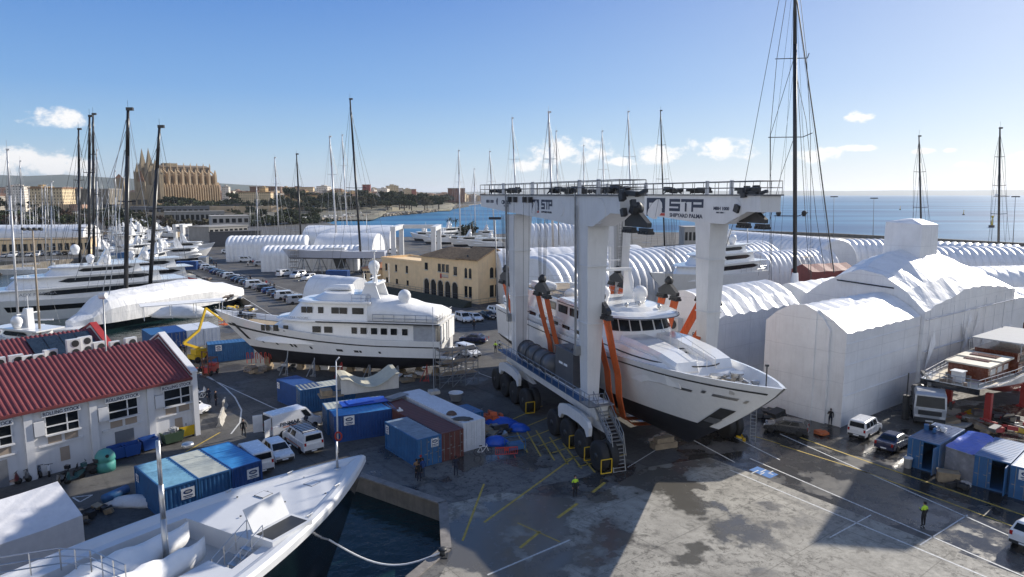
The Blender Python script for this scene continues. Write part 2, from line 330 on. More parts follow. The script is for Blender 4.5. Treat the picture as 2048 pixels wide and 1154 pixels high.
# coping stones of the dock edge
b=MB()
for (x0,y0),(x1,y1) in zip(dock[:4],dock[1:4]): b.beam((x0,y0,.02),(x1,y1,.02),.7,.12)
b.build('kerb',M('dark_coping_stone',(.24,.22,.2),.85,var=.3,streak=.3,bump=.3),kind='structure')
# sea
m=bpy.data.materials.new('sea_water'); m.use_nodes=True; nt=m.node_tree; N=nt.nodes; L=nt.links; bs=N['Principled BSDF']
bs.inputs['Specular IOR Level'].default_value=.35; bs.inputs['Roughness'].default_value=.12; bs.inputs['IOR'].default_value=1.33
g=N.new('ShaderNodeNewGeometry'); mp=N.new('ShaderNodeMapping'); mp.inputs['Scale'].default_value=(.0035,.012,1); mp.inputs['Rotation'].default_value=(0,0,R(12)); L.new(g.outputs['Position'],mp.inputs['Vector'])
n=N.new('ShaderNodeTexNoise'); n.inputs['Scale'].default_value=1; n.inputs['Detail'].default_value=5; L.new(mp.outputs['Vector'],n.inputs['Vector'])
r=N.new('ShaderNodeValToRGB'); e=r.color_ramp.elements; e[0].position=.38; e[1].position=.66; e[0].color=(.018,.095,.21,1); e[1].color=(.075,.25,.4,1); L.new(n.outputs['Fac'],r.inputs['Fac'])
# shallow harbour water is greener and darker
sx=N.new('ShaderNodeSeparateXYZ'); L.new(g.outputs['Position'],sx.inputs[0]); hr=N.new('ShaderNodeMapRange'); hr.inputs['From Min'].default_value=180; hr.inputs['From Max'].default_value=420; L.new(sx.outputs['Y'],hr.inputs['Value'])
mx=N.new('ShaderNodeMix'); mx.data_type='RGBA'; L.new(hr.outputs['Result'],mx.inputs[0]); mx.inputs[6].default_value=(.008,.026,.028,1); L.new(r.outputs['Color'],mx.inputs[7]); L.new(mx.outputs[2],bs.inputs['Base Color'])
rm=N.new('ShaderNodeMapRange'); rm.inputs['From Min'].default_value=180; rm.inputs['From Max'].default_value=420; rm.inputs['To Min'].default_value=.06; rm.inputs['To Max'].default_value=.42; L.new(sx.outputs['Y'],rm.inputs['Value']); L.new(rm.outputs['Result'],bs.inputs['Roughness'])
nb=N.new('ShaderNodeTexNoise'); nb.inputs['Scale'].default_value=1.1; nb.inputs['Detail'].default_value=4; L.new(g.outputs['Position'],nb.inputs['Vector'])
bp=N.new('ShaderNodeBump'); bp.inputs['Strength'].default_value=.6; bp.inputs['Distance'].default_value=.16; L.new(nb.outputs['Fac'],bp.inputs['Height']); L.new(bp.outputs['Normal'],bs.inputs['Normal'])
MB().quad((-30000,-300,-1.6),(30000,-300,-1.6),(30000,40000,-1.6),(-30000,40000,-1.6)).build('sea',m,kind='structure')
# opposite shore of the bay, and hills behind the town
hillm=M('far_hill_scrub',(.13,.15,.13),.9,var=.3,scale=.002)
def ridge(name,prof,Y,depth,m,foot=-3):
    b=MB().mat(0,True); rings=[]
    for k,(dy,f) in enumerate(((-depth*.5,0),(-depth*.2,.55),(0,1),(depth*.5,.0))):
        rings.append([(D(px,HY,Y)[0],Y+dy,foot+(D(px,py,Y)[1]-foot)*f) for px,py in prof])
    b.loft(rings,close=False,caps=False); return b.build(name,m,kind='structure')
ridge('hills',[(-1200,384),(930,384),(960,383),(1010,384),(1060,380),(1100,373),(1150,367),(1190,372),(1240,371),(1300,379),(1400,381.5),(1500,382),(1600,381.5),(1700,382),(1800,380.5),(1900,381),(2000,380),(2120,379.5),(2400,380),(3000,384)],14000,3000,hillm)
ridge('hills',[(-900,360),(-300,354),(0,350),(60,352),(130,349),(200,354),(300,359),(400,364),(480,369),(600,375),(720,381),(860,386)],3600,1400,hillm)
# ---- painted markings ----
pw=M('road_paint_white',(.6,.6,.58),.7,var=.4,scale=5); py_=M('road_paint_yellow',(.5,.35,.06),.7,var=.45,scale=4); pbl=M('road_paint_blue',(.04,.16,.42),.7,var=.35,scale=4)
mk={'w':MB(),'y':MB()}
def line(a,b,wd,c='w',z=.011):
    (x0,y0),(x1,y1)=G(*a),G(*b); d=Vector((x1-x0,y1-y0)); n=Vector((-d.y,d.x)).normalized()*wd/2
    mk[c].quad((x0-n.x,y0-n.y,z),(x1-n.x,y1-n.y,z),(x1+n.x,y1+n.y,z),(x0+n.x,y0+n.y,z))
for a,b_,w_ in [((1300,790),(1560,920),.14),((1500,917),(2060,1158),.15),((1460,940),(2010,1170),.15),((1560,868),(2060,1090),.14),((1330,850),(1470,925),.12),((1742,1030),(1660,1075),.1),((1840,1090),(1935,1030),.1),((400,748),(545,815),.13),((545,815),(640,850),.13),((1255,935),(1320,895),.1),((975,1150),(1140,1080),.14),((940,740),(1010,765),.14),((880,718),(960,745),.13),((462,580),(560,640),.15)]: line(a,b_,w_)
for a,b_,w_ in [((1600,875),(1740,925),.2),((1740,925),(2060,1035),.2),((1560,890),(1720,940),.16),((1720,940),(2060,1065),.16),((925,1082),(968,968),.16),((968,1045),(1150,913),.18),((1040,1096),(1080,1063),.22),((1035,1046),(1120,1084),.12),((1115,1036),(1155,1007),.25),((1185,985),(1210,965),.25),((1500,870),(1560,888),.14),((370,905),(440,865),.16),((300,935),(360,908),.16)]: line(a,b_,w_,'y')
for i in range(7):                       # keep-clear hatch under the hoist
    line((1000+i*26,850+i*14),(1085+i*28,812+i*16),.16,'y'); 
for i in range(6): line((1018+i*27,835+i*13),(1055+i*27,905+i*8),.16,'y')
for k in range(9):                       # parking bays of the car row
    t=k/8; line((650-k*14,565-k*6),(720-k*14,596-k*6),.14)
line((480,548),(760,640),.14); line((600,560),(860,650),.14); line((700,640),(900,600),.13)
# curved road edge by the red roofed building
pts=[(395,742),(420,755),(450,775),(470,795),(483,820),(480,845),(462,868)]
for a,b_ in zip(pts[:-1],pts[1:]): line(a,b_,.16)
for a,b_ in [((145,995),(185,990)),((185,990),(160,1004)),((160,1004),(145,995))]: line(a,b_,.13)
for c,m_ in (('w',pw),('y',py_)): mk[c].build('road_markings',m_,kind='structure')
b=MB(); q=[G(*p) for p in [(1498,940),(1515,933),(1557,949),(1540,957)]]; b.prism(q,.008,.013)
b.build('road_markings',pbl,kind='structure')
b=MB(); x,y=G(1527,945)
for dx,dy,wd,ln in ((-.7,.1,.12,1.1),(.1,.3,.12,.9),(.5,-.3,.5,.12),(-.2,-.25,.12,.7),(.7,.1,.12,.6)): b.box((x+dx,y+dy,.016),(wd,ln,.004),rz=R(-50))
b.build('road_markings',pw,kind='structure')
# ================= yacht building kit =================
def hull_fn(L,B,zk,zw,zs0,zs1,rake,x0=0.,full=2.2,stern=.9,flare=1.25,bow=.03,ctr=0.,rexp=1.15,wfull=1.7):
    zs=lambda s: zs0+(zs1-zs0)*max(0,(s-.25)/.75)**1.7
    def pt(s,h,side=-1):
        t=max(0,(s-.42)/.58); bd=B/2*(1-t**full*(1-bow))*(1-(1-stern)*max(0,1-s/.35)**2)
        t2=max(0,(s-.3)/.7); bw=B/2*.95*(1-t2**wfull)*(1-(1-stern)*1.4*max(0,1-s/.35)**2)
        if h<=.5:
            u=h/.5; z=zk+(zw-zk)*u**1.5+ (1-u)*max(0,.25-s)*3*(zw-zk)*.6; b=bw*(u**.5 if u>0 else 0)
        else:
            u=(h-.5)/.5; z=zw+(zs(s)-zw)*u; b=bw+(bd-bw)*u**flare
        if ctr and s<ctr: k_=.14+.86*(s/ctr)**1.3; z=zs(s)-(zs(s)-z)*k_
        zt=zs(1); q=max(0,(zt-z)/(zt-zk)); xe=L-rake*q**rexp
        return Vector((x0+s*xe,side*b,z))
    return pt,zs
LV=[0,.06,.14,.25,.38,.5,.6,.72,.84,.92,1]
def make_hull(par,pt,mats,bul=.9,inset=.22,ns=30,name='hull',deck=teak,deckz=None,smin=0.,band=None):
    b=MB(); ss=[1-(1-i/ns)**1.25 for i in range(ns+1)]; ss=[smin+(1-smin)*s for s in ss]
    for side in (-1,1):
        for i in range(ns):
            for j in range(len(LV)-1):
                mi=1 if LV[j]<.5 else 0
                if band and band[0]<=LV[j]<band[1]: mi=2
                b.mat(mi,True); q=[pt(ss[i],LV[j],side),pt(ss[i+1],LV[j],side),pt(ss[i+1],LV[j+1],side),pt(ss[i],LV[j+1],side)]
                b.quad(*(q if side<0 else q[::-1]))
    b.mat(0)
    for j in range(len(LV)-1): b.quad(pt(ss[0],LV[j],1),pt(ss[0],LV[j],-1),pt(ss[0],LV[j+1],-1),pt(ss[0],LV[j+1],1))
    # bulwark cap and inner face
    def inn(s,side,dz):
        a=pt(s,1,side); zw_=pt(s,.5,side).z; hh=1-.5*min(1,dz/max(.1,a.z-zw_)); q=pt(s,hh,side)
        return Vector((min(a.x,q.x+(0 if dz==0 else .0))-inset*.8*(s>.97),side*max(.0,abs(q.y)-inset),a.z-dz))
    for side in (-1,1):
        for i in range(ns):
            a,c=ss[i],ss[i+1]; q=[pt(a,1,side),pt(c,1,side),inn(c,side,0),inn(a,side,0)]; b.quad(*(q if side<0 else q[::-1]))
            q=[inn(a,side,0),inn(c,side,0),inn(c,side,bul),inn(a,side,bul)]; b.quad(*(q if side<0 else q[::-1]))
    o=b.build(name,mats,par)
    d=MB()
    for i in range(ns): a,c=ss[i],ss[i+1]; d.quad(inn(a,-1,bul),inn(c,-1,bul),inn(c,1,bul),inn(a,1,bul))
    d.build('deck',deck,par)
    return o
def outline(x0,x1,hw,fl,n=8,pw=2.2,ac=0.):
    pts=[(x0,-hw+ac),(x0+ac,-hw)] if ac else [(x0,-hw)]
    for i in range(n+1):
        t=i/n; a=t*pi/2; pts.append((x1-fl+fl*sin(a),-hw*cos(a)**(2/pw)))
    return pts+[(x,-y) for x,y in pts[-2::-1]]
def tier(mb,x0,x1,hw,z0,z1,fl=3,fr=0.,ar=0.,tum=0.,n=8,pw=2.2):
    lo=outline(x0,x1,hw,fl,n,pw); hi=outline(x0+ar,x1-fr,hw-tum,fl,n,pw)
    mb.loft([[(x,y,z0) for x,y in lo],[(x,y,z1) for x,y in hi]]); return mb
def sidewin(par,xs,hw,z0,z1,mat=glass,sides=(-1,1),slant=0.,name='window',t=.03):
    for s in sides:
        for a,c in xs:
            b=MB(); y=s*hw; b.yprism([(a,z0),(c,z0),(c-slant,z1),(a-slant,z1)],min(y,y+s*t),max(y,y+s*t)); b.build(name,mat,par)
def dome(par,c,r,mat=gel,name='radar_dome'):
    b=MB().mat(0,True); b.bar((c[0],c[1],c[2]-r*1.3),(c[0],c[1],c[2]-r*.3),r*.62,r*.9,n=14); b.ball(c,r,1.05,14); return b.build(name,mat,par)
def hullplate(par,pt,s0,s1,h0,h1,mat,name,side=-1,off=.03,n=2):
    b=MB()
    for i in range(n):
        a=s0+(s1-s0)*i/n; c=s0+(s1-s0)*(i+1)/n; q=[]
        for s,h in ((a,h0),(c,h0),(c,h1),(a,h1)):
            p=pt(s,h,side); e=.004; nn=(pt(s+e,h,side)-p).cross(pt(s,h+e if h<.99 else h-e,side)-p)
            if nn.y*side<0: nn=-nn
            q.append(p+nn.normalized()*off)
        b.quad(*(q if side<0 else q[::-1]))
    o=b.build(name,mat,par); return o
# ================= boat hoist =================
C0=(13.5,63.2,0); RZ=atan2(-.936,.3515)
g=thing('boat_hoist','huge white four legged travelling boat hoist lifting the motor yacht','boat hoist',C0,RZ)
YL=6.8
for x_ in (-18,0):
    for y in (-YL,YL):
        x=x_-(1.2 if y>0 else 0); b=MB(); rs=[]
        for z,wu,wv in ((5.2,1.35,1.15),(12,1.75,1.55),(19.2,2.2,2.0),(21.2,2.5,2.15)): rs.append([(x+i*wu/2,y+j*wv/2,z) for i,j in ((-1,-1),(1,-1),(1,1),(-1,1))])
        b.loft(rs); o=b.build('leg',greyp,g)
        for zf in (5.3,12.0,17.2):
            f_=(zf-5.2)/16; c=MB(); wu_=1.35+1.15*f_+.12; wv_=1.15+1.0*f_+.12; c.bx(x-wu_/2,x+wu_/2,y-wv_/2,y+wv_/2,zf-.06,zf+.06); c.build('flange',greyp,o)
        if y>0 and x_<0:
            c=MB(); yy=y-(.62 if y<0 else .75)-.25
            for k in range(36): z=6.5+k*.38; c.bar((x+.75+.025*k*.5,yy+.3,z),(x+.75+.0125*k,yy+.75,z),.02,n=4)
            for q_ in (.3,.75): c.bar((x+.75,yy+q_,6.3),(x+1.2,yy+q_,20.4),.03,n=4)
            c.build('ladder',galv,o)
        if y<0:
            c=MB(); c.bar((x+wu*.1-.9,y-1.2,9.5),(x-.9,y-1.3,23.6),.09,n=6); c.bar((x-.6,y-1.15,10.5),(x-.6,y-1.25,22.5),.05); c.box((x-.8,y-.95,9.3),(.5,.5,.9)); c.build('cable_pipe',galv,o)
for y in (-YL,YL):
    b=MB(); b.yprism([(-28.5,23.35),(-28.5,21.95),(-18,21.45),(-8,21.05),(-2.5,20.75),(2.2,20.75),(5.2,21.95),(6.8,21.95),(6.8,23.35)],y-1.1,y+1.1)
    o=b.build('top_beam',greyp,g)
    b=MB(); b.bx(-28.6,7.0,y-1.25,y+1.25,23.35,23.47); b.build('walkway',dgrey,o)
    b=MB()
    for yy in (y-1.2,y+1.2): rail(b,[(-28.5,yy,23.47),(6.8,yy,23.47)],1.15,.035,1.9,1)
    rail(b,[(6.8,y-1.2,23.47),(6.8,y+1.2,23.47)],1.15,.035,1.2,1); rail(b,[(-28.5,y-1.2,23.47),(-28.5,y+1.2,23.47)],1.15,.035,1.2,1)
    b.build('railing',dgrey,o)
    for x,ln in ((-25,3.2),(-18.5,2.8),(-7.5,3.2),(-3.2,2.2),(4.5,3.0)):
        b=MB()
        for k in range(14):
            a=rnd.uniform(-ln/2,ln/2); b.box((x+a,y+rnd.uniform(-.7,.7),23.7+rnd.uniform(0,.35)),(rnd.uniform(.3,.9),rnd.uniform(.3,.6),rnd.uniform(.2,.5)),rz=rnd.uniform(0,3))
        pts=[(x-ln/2+ln*i/8,y-.4,23.55+.5*sin(pi*i/8)) for i in range(9)]; b.tube(pts,.07); b.build('winch',dark,o)
    for x in (-21,-12,-1,2.6):
        b=MB(); b.bx(x-.14,x+.14,y-.95,y-.7,23.47,24.75); b.build('post',greyp,o)
    # ring stiffeners on the web
    b=MB()
    for x,z,r_ in ((3.4,22.1,1.05),(-4.2,22.1,.6)):
        pts=[(x+r_*cos(a*pi/12),y-1.115,z+r_*sin(a*pi/12)) for a in range(-7,8)]; b.tube(pts,.03,4)
    b.build('web_ring',greyp,o)
b=MB(); b.bx(-28.2,-26.4,-YL+1.1,YL-1.1,21.9,23.3); b.build('cross_beam',greyp,g)
for y in (-YL,YL):
    s=-1 if y<0 else 1
    b=MB(); b.bx(-20.5,2.5,y-.6,y+.6,3.7,5.2); o=b.build('lower_beam',greyp,g)
    b=MB(); b.bx(-21,3,y+s*.6,y+s*1.6,5.02,5.1); b.build('walkway',bluep,o)
    b=MB(); rail(b,[(-21,y+s*1.58,5.1),(3,y+s*1.58,5.1)],1.1,.035,1.6,1); rail(b,[(3,y+s*1.58,5.1),(3,y+s*.2,5.1)],1.1,.035,1.,1); b.build('railing',galv,o)
    if y<0:
        for x in (-15.3,-13.2,-11.1,-9.0):
            b=MB().mat(0,True); b.bar((x,y-.1,6.15),(x+1.9,y-.1,6.15),1.05,n=20); b.mat(0,False); b.bar((x-.04,y-.1,6.15),(x+.06,y-.1,6.15),1.15,n=20); b.build('hose_drum',dgrey,o)
    xe=-4.4
    b=MB(); b.bx(xe-2.1,xe+2.0,y-.55,y+1.15,5.2,8.5); b.bx(xe-2.2,xe+2.1,y-.65,y+1.25,8.5,8.62); b.bx(xe-.8,xe+.8,y-.2,y+.8,8.62,8.8)
    eh=b.build('engine_house',dgrey,o)
    if y<0:
        b=MB(); b.bx(xe-1.2,xe-.35,y-.57,y-.55,7.0,7.22); b.bx(xe-.1,xe+.7,y-.57,y-.55,7.0,7.22); b.build('sign_plate',signw,eh)
def wheel(par,x,y,r=1.3,w=.7):
    b=MB().mat(0,True); rs=[]
    for yy,rr in ((-w/2,r*.72),(-w/2,r*.94),(-w*.36,r),(w*.36,r),(w/2,r*.94),(w/2,r*.72)): rs.append([(rr*cos(2*pi*i/26),yy,rr*sin(2*pi*i/26)) for i in range(26)])
    b.loft(rs[::-1]); o=b.build('wheel',black,par,loc=(x,y,r))
    c=MB().mat(0,True); c.bar((0,-w*.42,0),(0,w*.42,0),r*.55,n=18); c.bar((0,-w*.58,0),(0,w*.58,0),r*.22,n=12); c.build('rim',dark,o); return o
for bx_0 in (-17,0):
    for y in (-7.6,7.6):
        bx=bx_0-(2.8 if y>0 else 0); s=-1 if y<0 else 1
        b=MB(); b.yprism([(bx-2.9,3.75),(bx-3.25,3.3),(bx-3.15,2.5),(bx-2.8,2.35),(bx-2.4,2.9),(bx-1.2,3.1),(bx+1.2,3.1),(bx+2.4,2.9),(bx+2.8,2.35),(bx+3.15,2.5),(bx+3.25,3.3),(bx+2.9,3.75),(bx+1.4,4.1),(bx-1.4,4.1)],y-.9,y-.55)
        b.yprism([(bx-4.4,2.9),(bx-2,2.8),(bx+2,2.8),(bx+4.4,2.9),(bx+1.6,3.69),(bx-1.6,3.69)],y+.4,y+.8); b.bx(bx-1.5,bx+1.5,y-.55,y+.4,2.95,3.68)
        o=b.build('bogie',greyp,g)
        for k in (-4.65,-1.55,1.55,4.65):
            for dy in (-.55,.35): wheel(o,bx+k,y+dy)
        b=MB()
        for k in (-4.65,-1.55,1.55,4.65): b.box((bx+k,y-.1,1.7),(.5,.35,1.6)); b.bar((bx+k,y-.9,1.2),(bx+k,y+.7,1.2),.18)
        b.build('axle',dark,o)
        if s<0:
            for k in ((4.65,1.55,-1.55) if bx_0==0 else (4.65,)):
                b=MB(); x=bx+k+1.35
                for (a,c) in (((y-1.1,.25),(y-.1,.25)),((y-.1,.25),(y-.1,1.45)),((y-.1,1.45),(y-1.1,1.45)),((y-1.1,1.45),(y-1.1,.25))): b.bar((x,a[0],a[1]),(x,c[0],c[1]),.05,n=4)
                b.build('wheel_guard',yellow,o)
# stair and ladder
b=MB()
for yy in (-7.35,-6.2):
    b.beam((1.8,yy,5.1),(5.2,yy,2.3),.12,.25); b.bar((5.2,yy,2.3),(5.75,yy,.05),.05); rail(b,[(1.8,yy,5.1),(5.2,yy,2.3)],1.0,.035,.9,1); b.bar((5.2,yy,3.3),(5.75,yy,1.4),.035)
for i in range(13): t=i/12; b.box((1.8+3.4*t,-6.78,5.1-2.8*t),(.26,1.1,.05))
for i in range(8): t=i/7; b.bar((5.2+.55*t,-7.35,2.2-2.1*t),(5.2+.55*t,-6.2,2.2-2.1*t),.035)
b.build('stair',galv,g)
b=MB(); b.bx(1.2,3,-8.4,-5.9,5.02,5.12); rail(b,[(3,-8.4,5.1),(3,-7.5,5.1)],1.1,.035,.9); rail(b,[(1.2,-8.4,5.1),(3,-8.4,5.1)],1.1,.035,.9); b.build('platform',galv,g)
# hoisting blocks
def hook_block(x,y,z,long=True,spread=1.7):
    b=MB().mat(0,True); b.bar((x-.2,y,z+.85),(x+.2,y,z+.85),.42,n=14); b.ball((x,y,z+.95),.36,1.3,10); b.mat(0)
    b.yprism([(x-spread,z-.1),(x-spread,z-.55),(x+spread,z-.55),(x+spread,z-.2),(x+.45,z+.55),(x-.45,z+.55)],y-.2,y+.2)
    for s in (-1,1):
        b.box((x+s*spread*.72,y,z-.75),(1.4,.45,.28))
        for k in range(4): b.bar((x+s*spread*.72-.55+k*.37,y-.35,z-.95),(x+s*spread*.72-.55+k*.37,y+.35,z-.95),.13,n=8)
    o=b.build('hook_block',dark,g)
    w=MB()
    for i in range(4):
        for j in (-.25,.25): w.bar((x-.3+.2*i,y+j,z+1.2),(x-.45+.3*i,y+j*1.6,20.9 if z<18 else 22),.022,n=4)
    if z<18: w.build('hoist_rope',dark,o)
    return o
left=[.3,-13.1,-24]; right=[-3.0,-7,-18]; ZB=13.5
for x in left: hook_block(x,-6.0 if x>-20 else -6.2,ZB)
for x in right: hook_block(x,8.1 if x==-3.0 else 6.0,ZB)
for x,y in ((7.7,-YL),(4.6,YL+.1)):
    o=hook_block(x,y,21.5,spread=1.7)
    b=MB()
    for k in range(5): b.box((x-.2+rnd.uniform(-.5,.5),y-1.1+rnd.uniform(-.4,.9),22.9+rnd.uniform(-1.0,.9)),(rnd.uniform(.3,.6),.4,rnd.uniform(.4,.8)),ry=rnd.uniform(-.4,.4))
    b.beam((x-.8,y-1,23.7),(x+1.6,y-1,23.5),.5,.35); b.beam((x+1.2,y-.9,23.4),(x+2.6,y-.9,23.75),.3,.25); b.build('trolley',dark,g)
b=MB()
for x in (-17.5,-15.8,-13,-11.4): b.bar((x,-YL-1.45,23.3),(x,-YL-1.45,5.2),.02,n=4); b.box((x,-YL-1.35,22.9),(.35,.4,.6))
b.build('control_cable',dark,g)
# lettering
def stp(x0,z0,w,h,y,par):
    b=MB(); t=h*.24; u=w*.36; e=.012
    R_=lambda a,c,d,f: b.bx(x0+a,x0+c,y-e,y,z0+d,z0+f)
    R_(0,u*.92,h-t,h); R_(0,t,h*.5-t/2,h-t); R_(t,u*.92,h*.5-t/2,h*.5+t/2); R_(u*.92-t,u*.92,t,h*.5-t/2); R_(0,u*.92,0,t)
    a=u*1.0; R_(a,w,h-t,h); R_(a+u*.32,a+u*.32+t,0,h-t); R_(a+u*.85,a+u*.85+t,0,h-t); R_(w-t,w,h*.34,h-t); R_(a+u*.85+t,w-t,h*.34,h*.34+t)
    return b.build('lettering',ink,par)
def logo(x0,z0,w,h,y,par):
    b=MB(); e=.012; t=w*.16
    b.mat(0); b.bx(x0,x0+w,y-e,y,z0+h*.97-t*.9,z0+h*.97); b.bx(x0,x0+t*.8,y-e,y,z0+h*.12,z0+h*.97-t*.9); b.bx(x0+w-t,x0+w,y-e,y,z0+h*.3,z0+h*.97-t*.9)
    b.mat(1); b.yprism([(x0+w*.72,z0+h*.16),(x0+w,z0+h*.16),(x0+w,z0+h*.28),(x0+w*.8,z0+h*.28)],y-e,y)
    b.mat(2); pr=[(.38,-.02),(.16,.06),(.04,.2),(.1,.42),(.3,.7),(.55,.9),(.72,.92),(.86,.75),(.88,.55),(.74,.35),(.62,.15),(.6,.0)]
    b.yprism([(x0+a*w,z0+c*h) for a,c in pr],y-e*2.2,y-e*1.1); b.mat(0)
    for a,c in zip(pr[2:8],pr[3:9]): b.beam((x0+a[0]*w,y-e*2.4,z0+a[1]*h),(x0+c[0]*w,y-e*2.4,z0+c[1]*h),.01,.05,up=(0,1,0))
    b.beam((x0+.66*w,y-e*2.4,z0+.9*h),(x0+.5*w,y-e*2.4,z0+.05*h),.01,.05,up=(0,1,0))
    return b.build('emblem',[ink,signr,greyp],par)
yr=YL-1.1-.004; yl=-YL-1.1-.004
stp(-6.9,21.75,5.8,1.25,yr,g); logo(-11.3,20.85,3.6,2.3,yr,g)
text('SHIPYARD PALMA',.55,ink,'lettering',g,(-4.0,yr-.01,21.32),bold=.012,sx=1.28); text('MBH 1000',.42,ink,'lettering',g,(1.6,yr-.01,22.15),bold=.012,sx=1.25); text('MAX 1000 T',.2,ink,'lettering',g,(1.5,yr-.01,21.78),bold=.006,sx=1.1)
stp(-9.0,22.0,2.7,.95,yl,g); logo(-11.5,21.35,1.9,1.65,yl,g); text('SHIPYARD PALMA',.26,ink,'lettering',g,(-7.7,yl-.01,21.72),bold=.005,sx=1.25)
text('CIMOLAI',.6,ink,'lettering',g,(-19.3,yl-.01,22.55),bold=.02,sx=1.25); text('MBH 1000',.5,ink,'lettering',g,(-25,yl-.01,22.6),bold=.014,sx=1.3); text('TECHNOLOGY',.2,ink,'lettering',g,(-19.3,yl-.01,22.15),sx=1.1)
b=MB(); b.yprism([(-22.5,22.3),(-22.2,22.2),(-22.1,22.9),(-22.3,23.1),(-22.7,22.7)],yl-.012,yl); b.build('emblem',ink,g)
# slings: belts in two bundles per station
for k,(xl,xr) in enumerate(zip(left,right)):
    t=thing('lifting_sling',['bright orange webbing sling under the yacht beside the near hoist leg','orange webbing sling under the middle of the lifted yacht','orange webbing sling under the stern end of the lifted yacht'][k],'lifting sling',C0,RZ,'orange slings carrying the lifted yacht')
    for s in (-1,1):
        for j in range(4):
            o=s*1.2-.5+j*.34; b=MB(); w_=.14
            prof=[(-6.0,ZB-1.05),(-5.3,9.5),(-4.65,7.2),(-4.45,5.2),(-3.95,3.2),(-2.4,2.0),(0,1.5),(2.4,2.0),(3.95,3.2),(4.45,5.2),(4.65,7.2),((6.2 if k==0 else 5.3),9.5),((8.1 if k==0 else 6.0),ZB-1.05)]
            ps=[Vector((xl+(xr-xl)*max(0,min(1,(i-4)/4))+o*(1-.3*sin(pi*i/12)),y,z)) for i,(y,z) in enumerate(prof)]
            rings=[[p+Vector((a*w_,c*.04,0)) for a,c in ((-1,-1),(1,-1),(1,1),(-1,1))] for p in ps]
            b.loft(rings); b.build('strap',orange,t)
# ================= motor yacht in the slings =================
y1=thing('motor_yacht','white motor yacht hanging in orange slings under the hoist, bow towards the quay','motor yacht',C0,RZ)
pt1,zs1=hull_fn(51,8.9,1.75,4.35,8.3,9.7,11.2,x0=-34,full=4.6,stern=.92,flare=1.1,bow=.035,wfull=2.7)
make_hull(y1,pt1,[gel,anti],bul=1.15)
b=MB(); hb=lambda x: min(4.15,min((abs(pt1(s_/200,1).x-x),abs(pt1(s_/200,1).y)) for s_ in range(201))[1]-.28)
xs1=[-31,-20,-8,-2,0,2,3.5,5,6,7,7.8,8.3]; lo_=[(x,-hb(x)*(1-.0 if x<7.5 else .94)) for x in xs1]; lo_+=[(x,-y) for x,y in lo_[::-1]]
hi_=[(x-(1.1*max(0,(x-1)/7.3)),y*(.93-.16*max(0,(x-1)/7.3))) for x,y in lo_]
b.loft([[(x,y*.9,7.0 if x<4 else 7.6) for x,y in lo_],[(x,y,8.9-.05*max(0,x)) for x,y in lo_],[(x,y,9.8-.06*max(0,x)) for x,y in hi_]]); o=b.build('deckhouse',gel,y1)
b=MB().mat(0,True)
for (x0_,x1_,y0_,y1_) in ((-1.2,8.0,-3.1,-.35),(-1.2,7.9,.75,3.1)):
    rs=[]
    for x,z,sq in ((x0_,10.25,1),(x0_+2.5,10.3,1),(x1_-2.5,10.0,.93),(x1_-.4,9.6,.8),(x1_,8.9,.76)):
        m_=(y0_+y1_)/2; hw_=(y1_-y0_)/2*sq
        rs.append([(x,m_-hw_,8.2),(x,m_+hw_,8.2),(x,m_+hw_,z-.35),(x,m_+hw_*.86,z),(x,m_-hw_*.86,z),(x,m_-hw_,z-.35)])
    b.sm=False; b.loft(rs)
b.build('foredeck_trunk',gel,o)
b=MB(); 
for i in range(9): b.box((3.6+i*.62,.2,9.75-i*.21),(.3,1.0,.06))
b.build('steps',dark,o)
b=MB(); rail(b,[(1.6,-.3,10.4),(8.4,-.3,9.1)],.8,.025,1.5,0); rail(b,[(1.6,.7,10.4),(8.2,.7,9.1)],.8,.025,1.5,0); b.build('handrail',steel,o)
b=MB()
for a,c in zip(outline(-30,8.75,4.0,7.5)[:-1],outline(-30,8.75,4.0,7.5)[1:]): b.beam((a[0]-.6,a[1],9.25),(c[0]-.6,c[1],9.25),.06,.1)
b.build('trim',dark,o)
b=MB(); tier(b,-28,-.7,3.95,9.6,11.85,fl=3.2,fr=1.1,tum=.2,pw=2.8); wh=b.build('wheelhouse',gel,y1)
# raked windscreen panes
ol=outline(-28,-.7,3.95,3.2,8,2.8); oh=outline(-28,-1.8,3.75,3.2,8,2.8)
def lerp2(i,t,off=.035):
    n=len(ol)-1; k=int(min(i,n-1e-6)); f_=i-k
    a=[ol[k][q]+(ol[k+1][q]-ol[k][q])*f_ for q in (0,1)]; c=[oh[k][q]+(oh[k+1][q]-oh[k][q])*f_ for q in (0,1)]
    dx,dy=ol[k+1][0]-ol[k][0],ol[k+1][1]-ol[k][1]; d_=hypot(dx,dy)
    return Vector((a[0]+(c[0]-a[0])*t+dy/d_*off,a[1]+(c[1]-a[1])*t-dx/d_*off,9.6+2.25*t))
xs_=[3.6,5.6,7.2,8.4,9.6,10.8,12.4,14.4]
for a,c in zip(xs_[:-1],xs_[1:]):
    b=MB(); m_=(a+c)/2; b.quad(lerp2(a+.07,.42),lerp2(m_,.42),lerp2(c-.07,.42),lerp2(c-.07,.9),lerp2(m_,.9),lerp2(a+.07,.9)); b.build('windscreen',glass,wh)
sidewin(wh,[(-5.6,-4.4),(-7.4,-6.0),(-10.6,-8.6),(-13.5,-11.2),(-16.5,-14.3)],3.84,10.65,11.5)
sidewin(o,[(-9,-7.3),(-12,-10.2),(-15.2,-13.2),(-18.5,-16.4),(-21.5,-19.6),(-25.4,-23)],4.05,8.7,9.5)
b=MB(); tier(b,-13,.3,4.25,11.85,12.12,fl=4.4,fr=.3,pw=2.6); tier(b,-13,-.1,4.0,12.12,12.3,fl=4.4,fr=.8,pw=2.6); tier(b,-11,-1.6,2.9,12.3,12.6,fl=3.5,fr=.6); ro=b.build('hardtop',gel,y1)
b=MB()
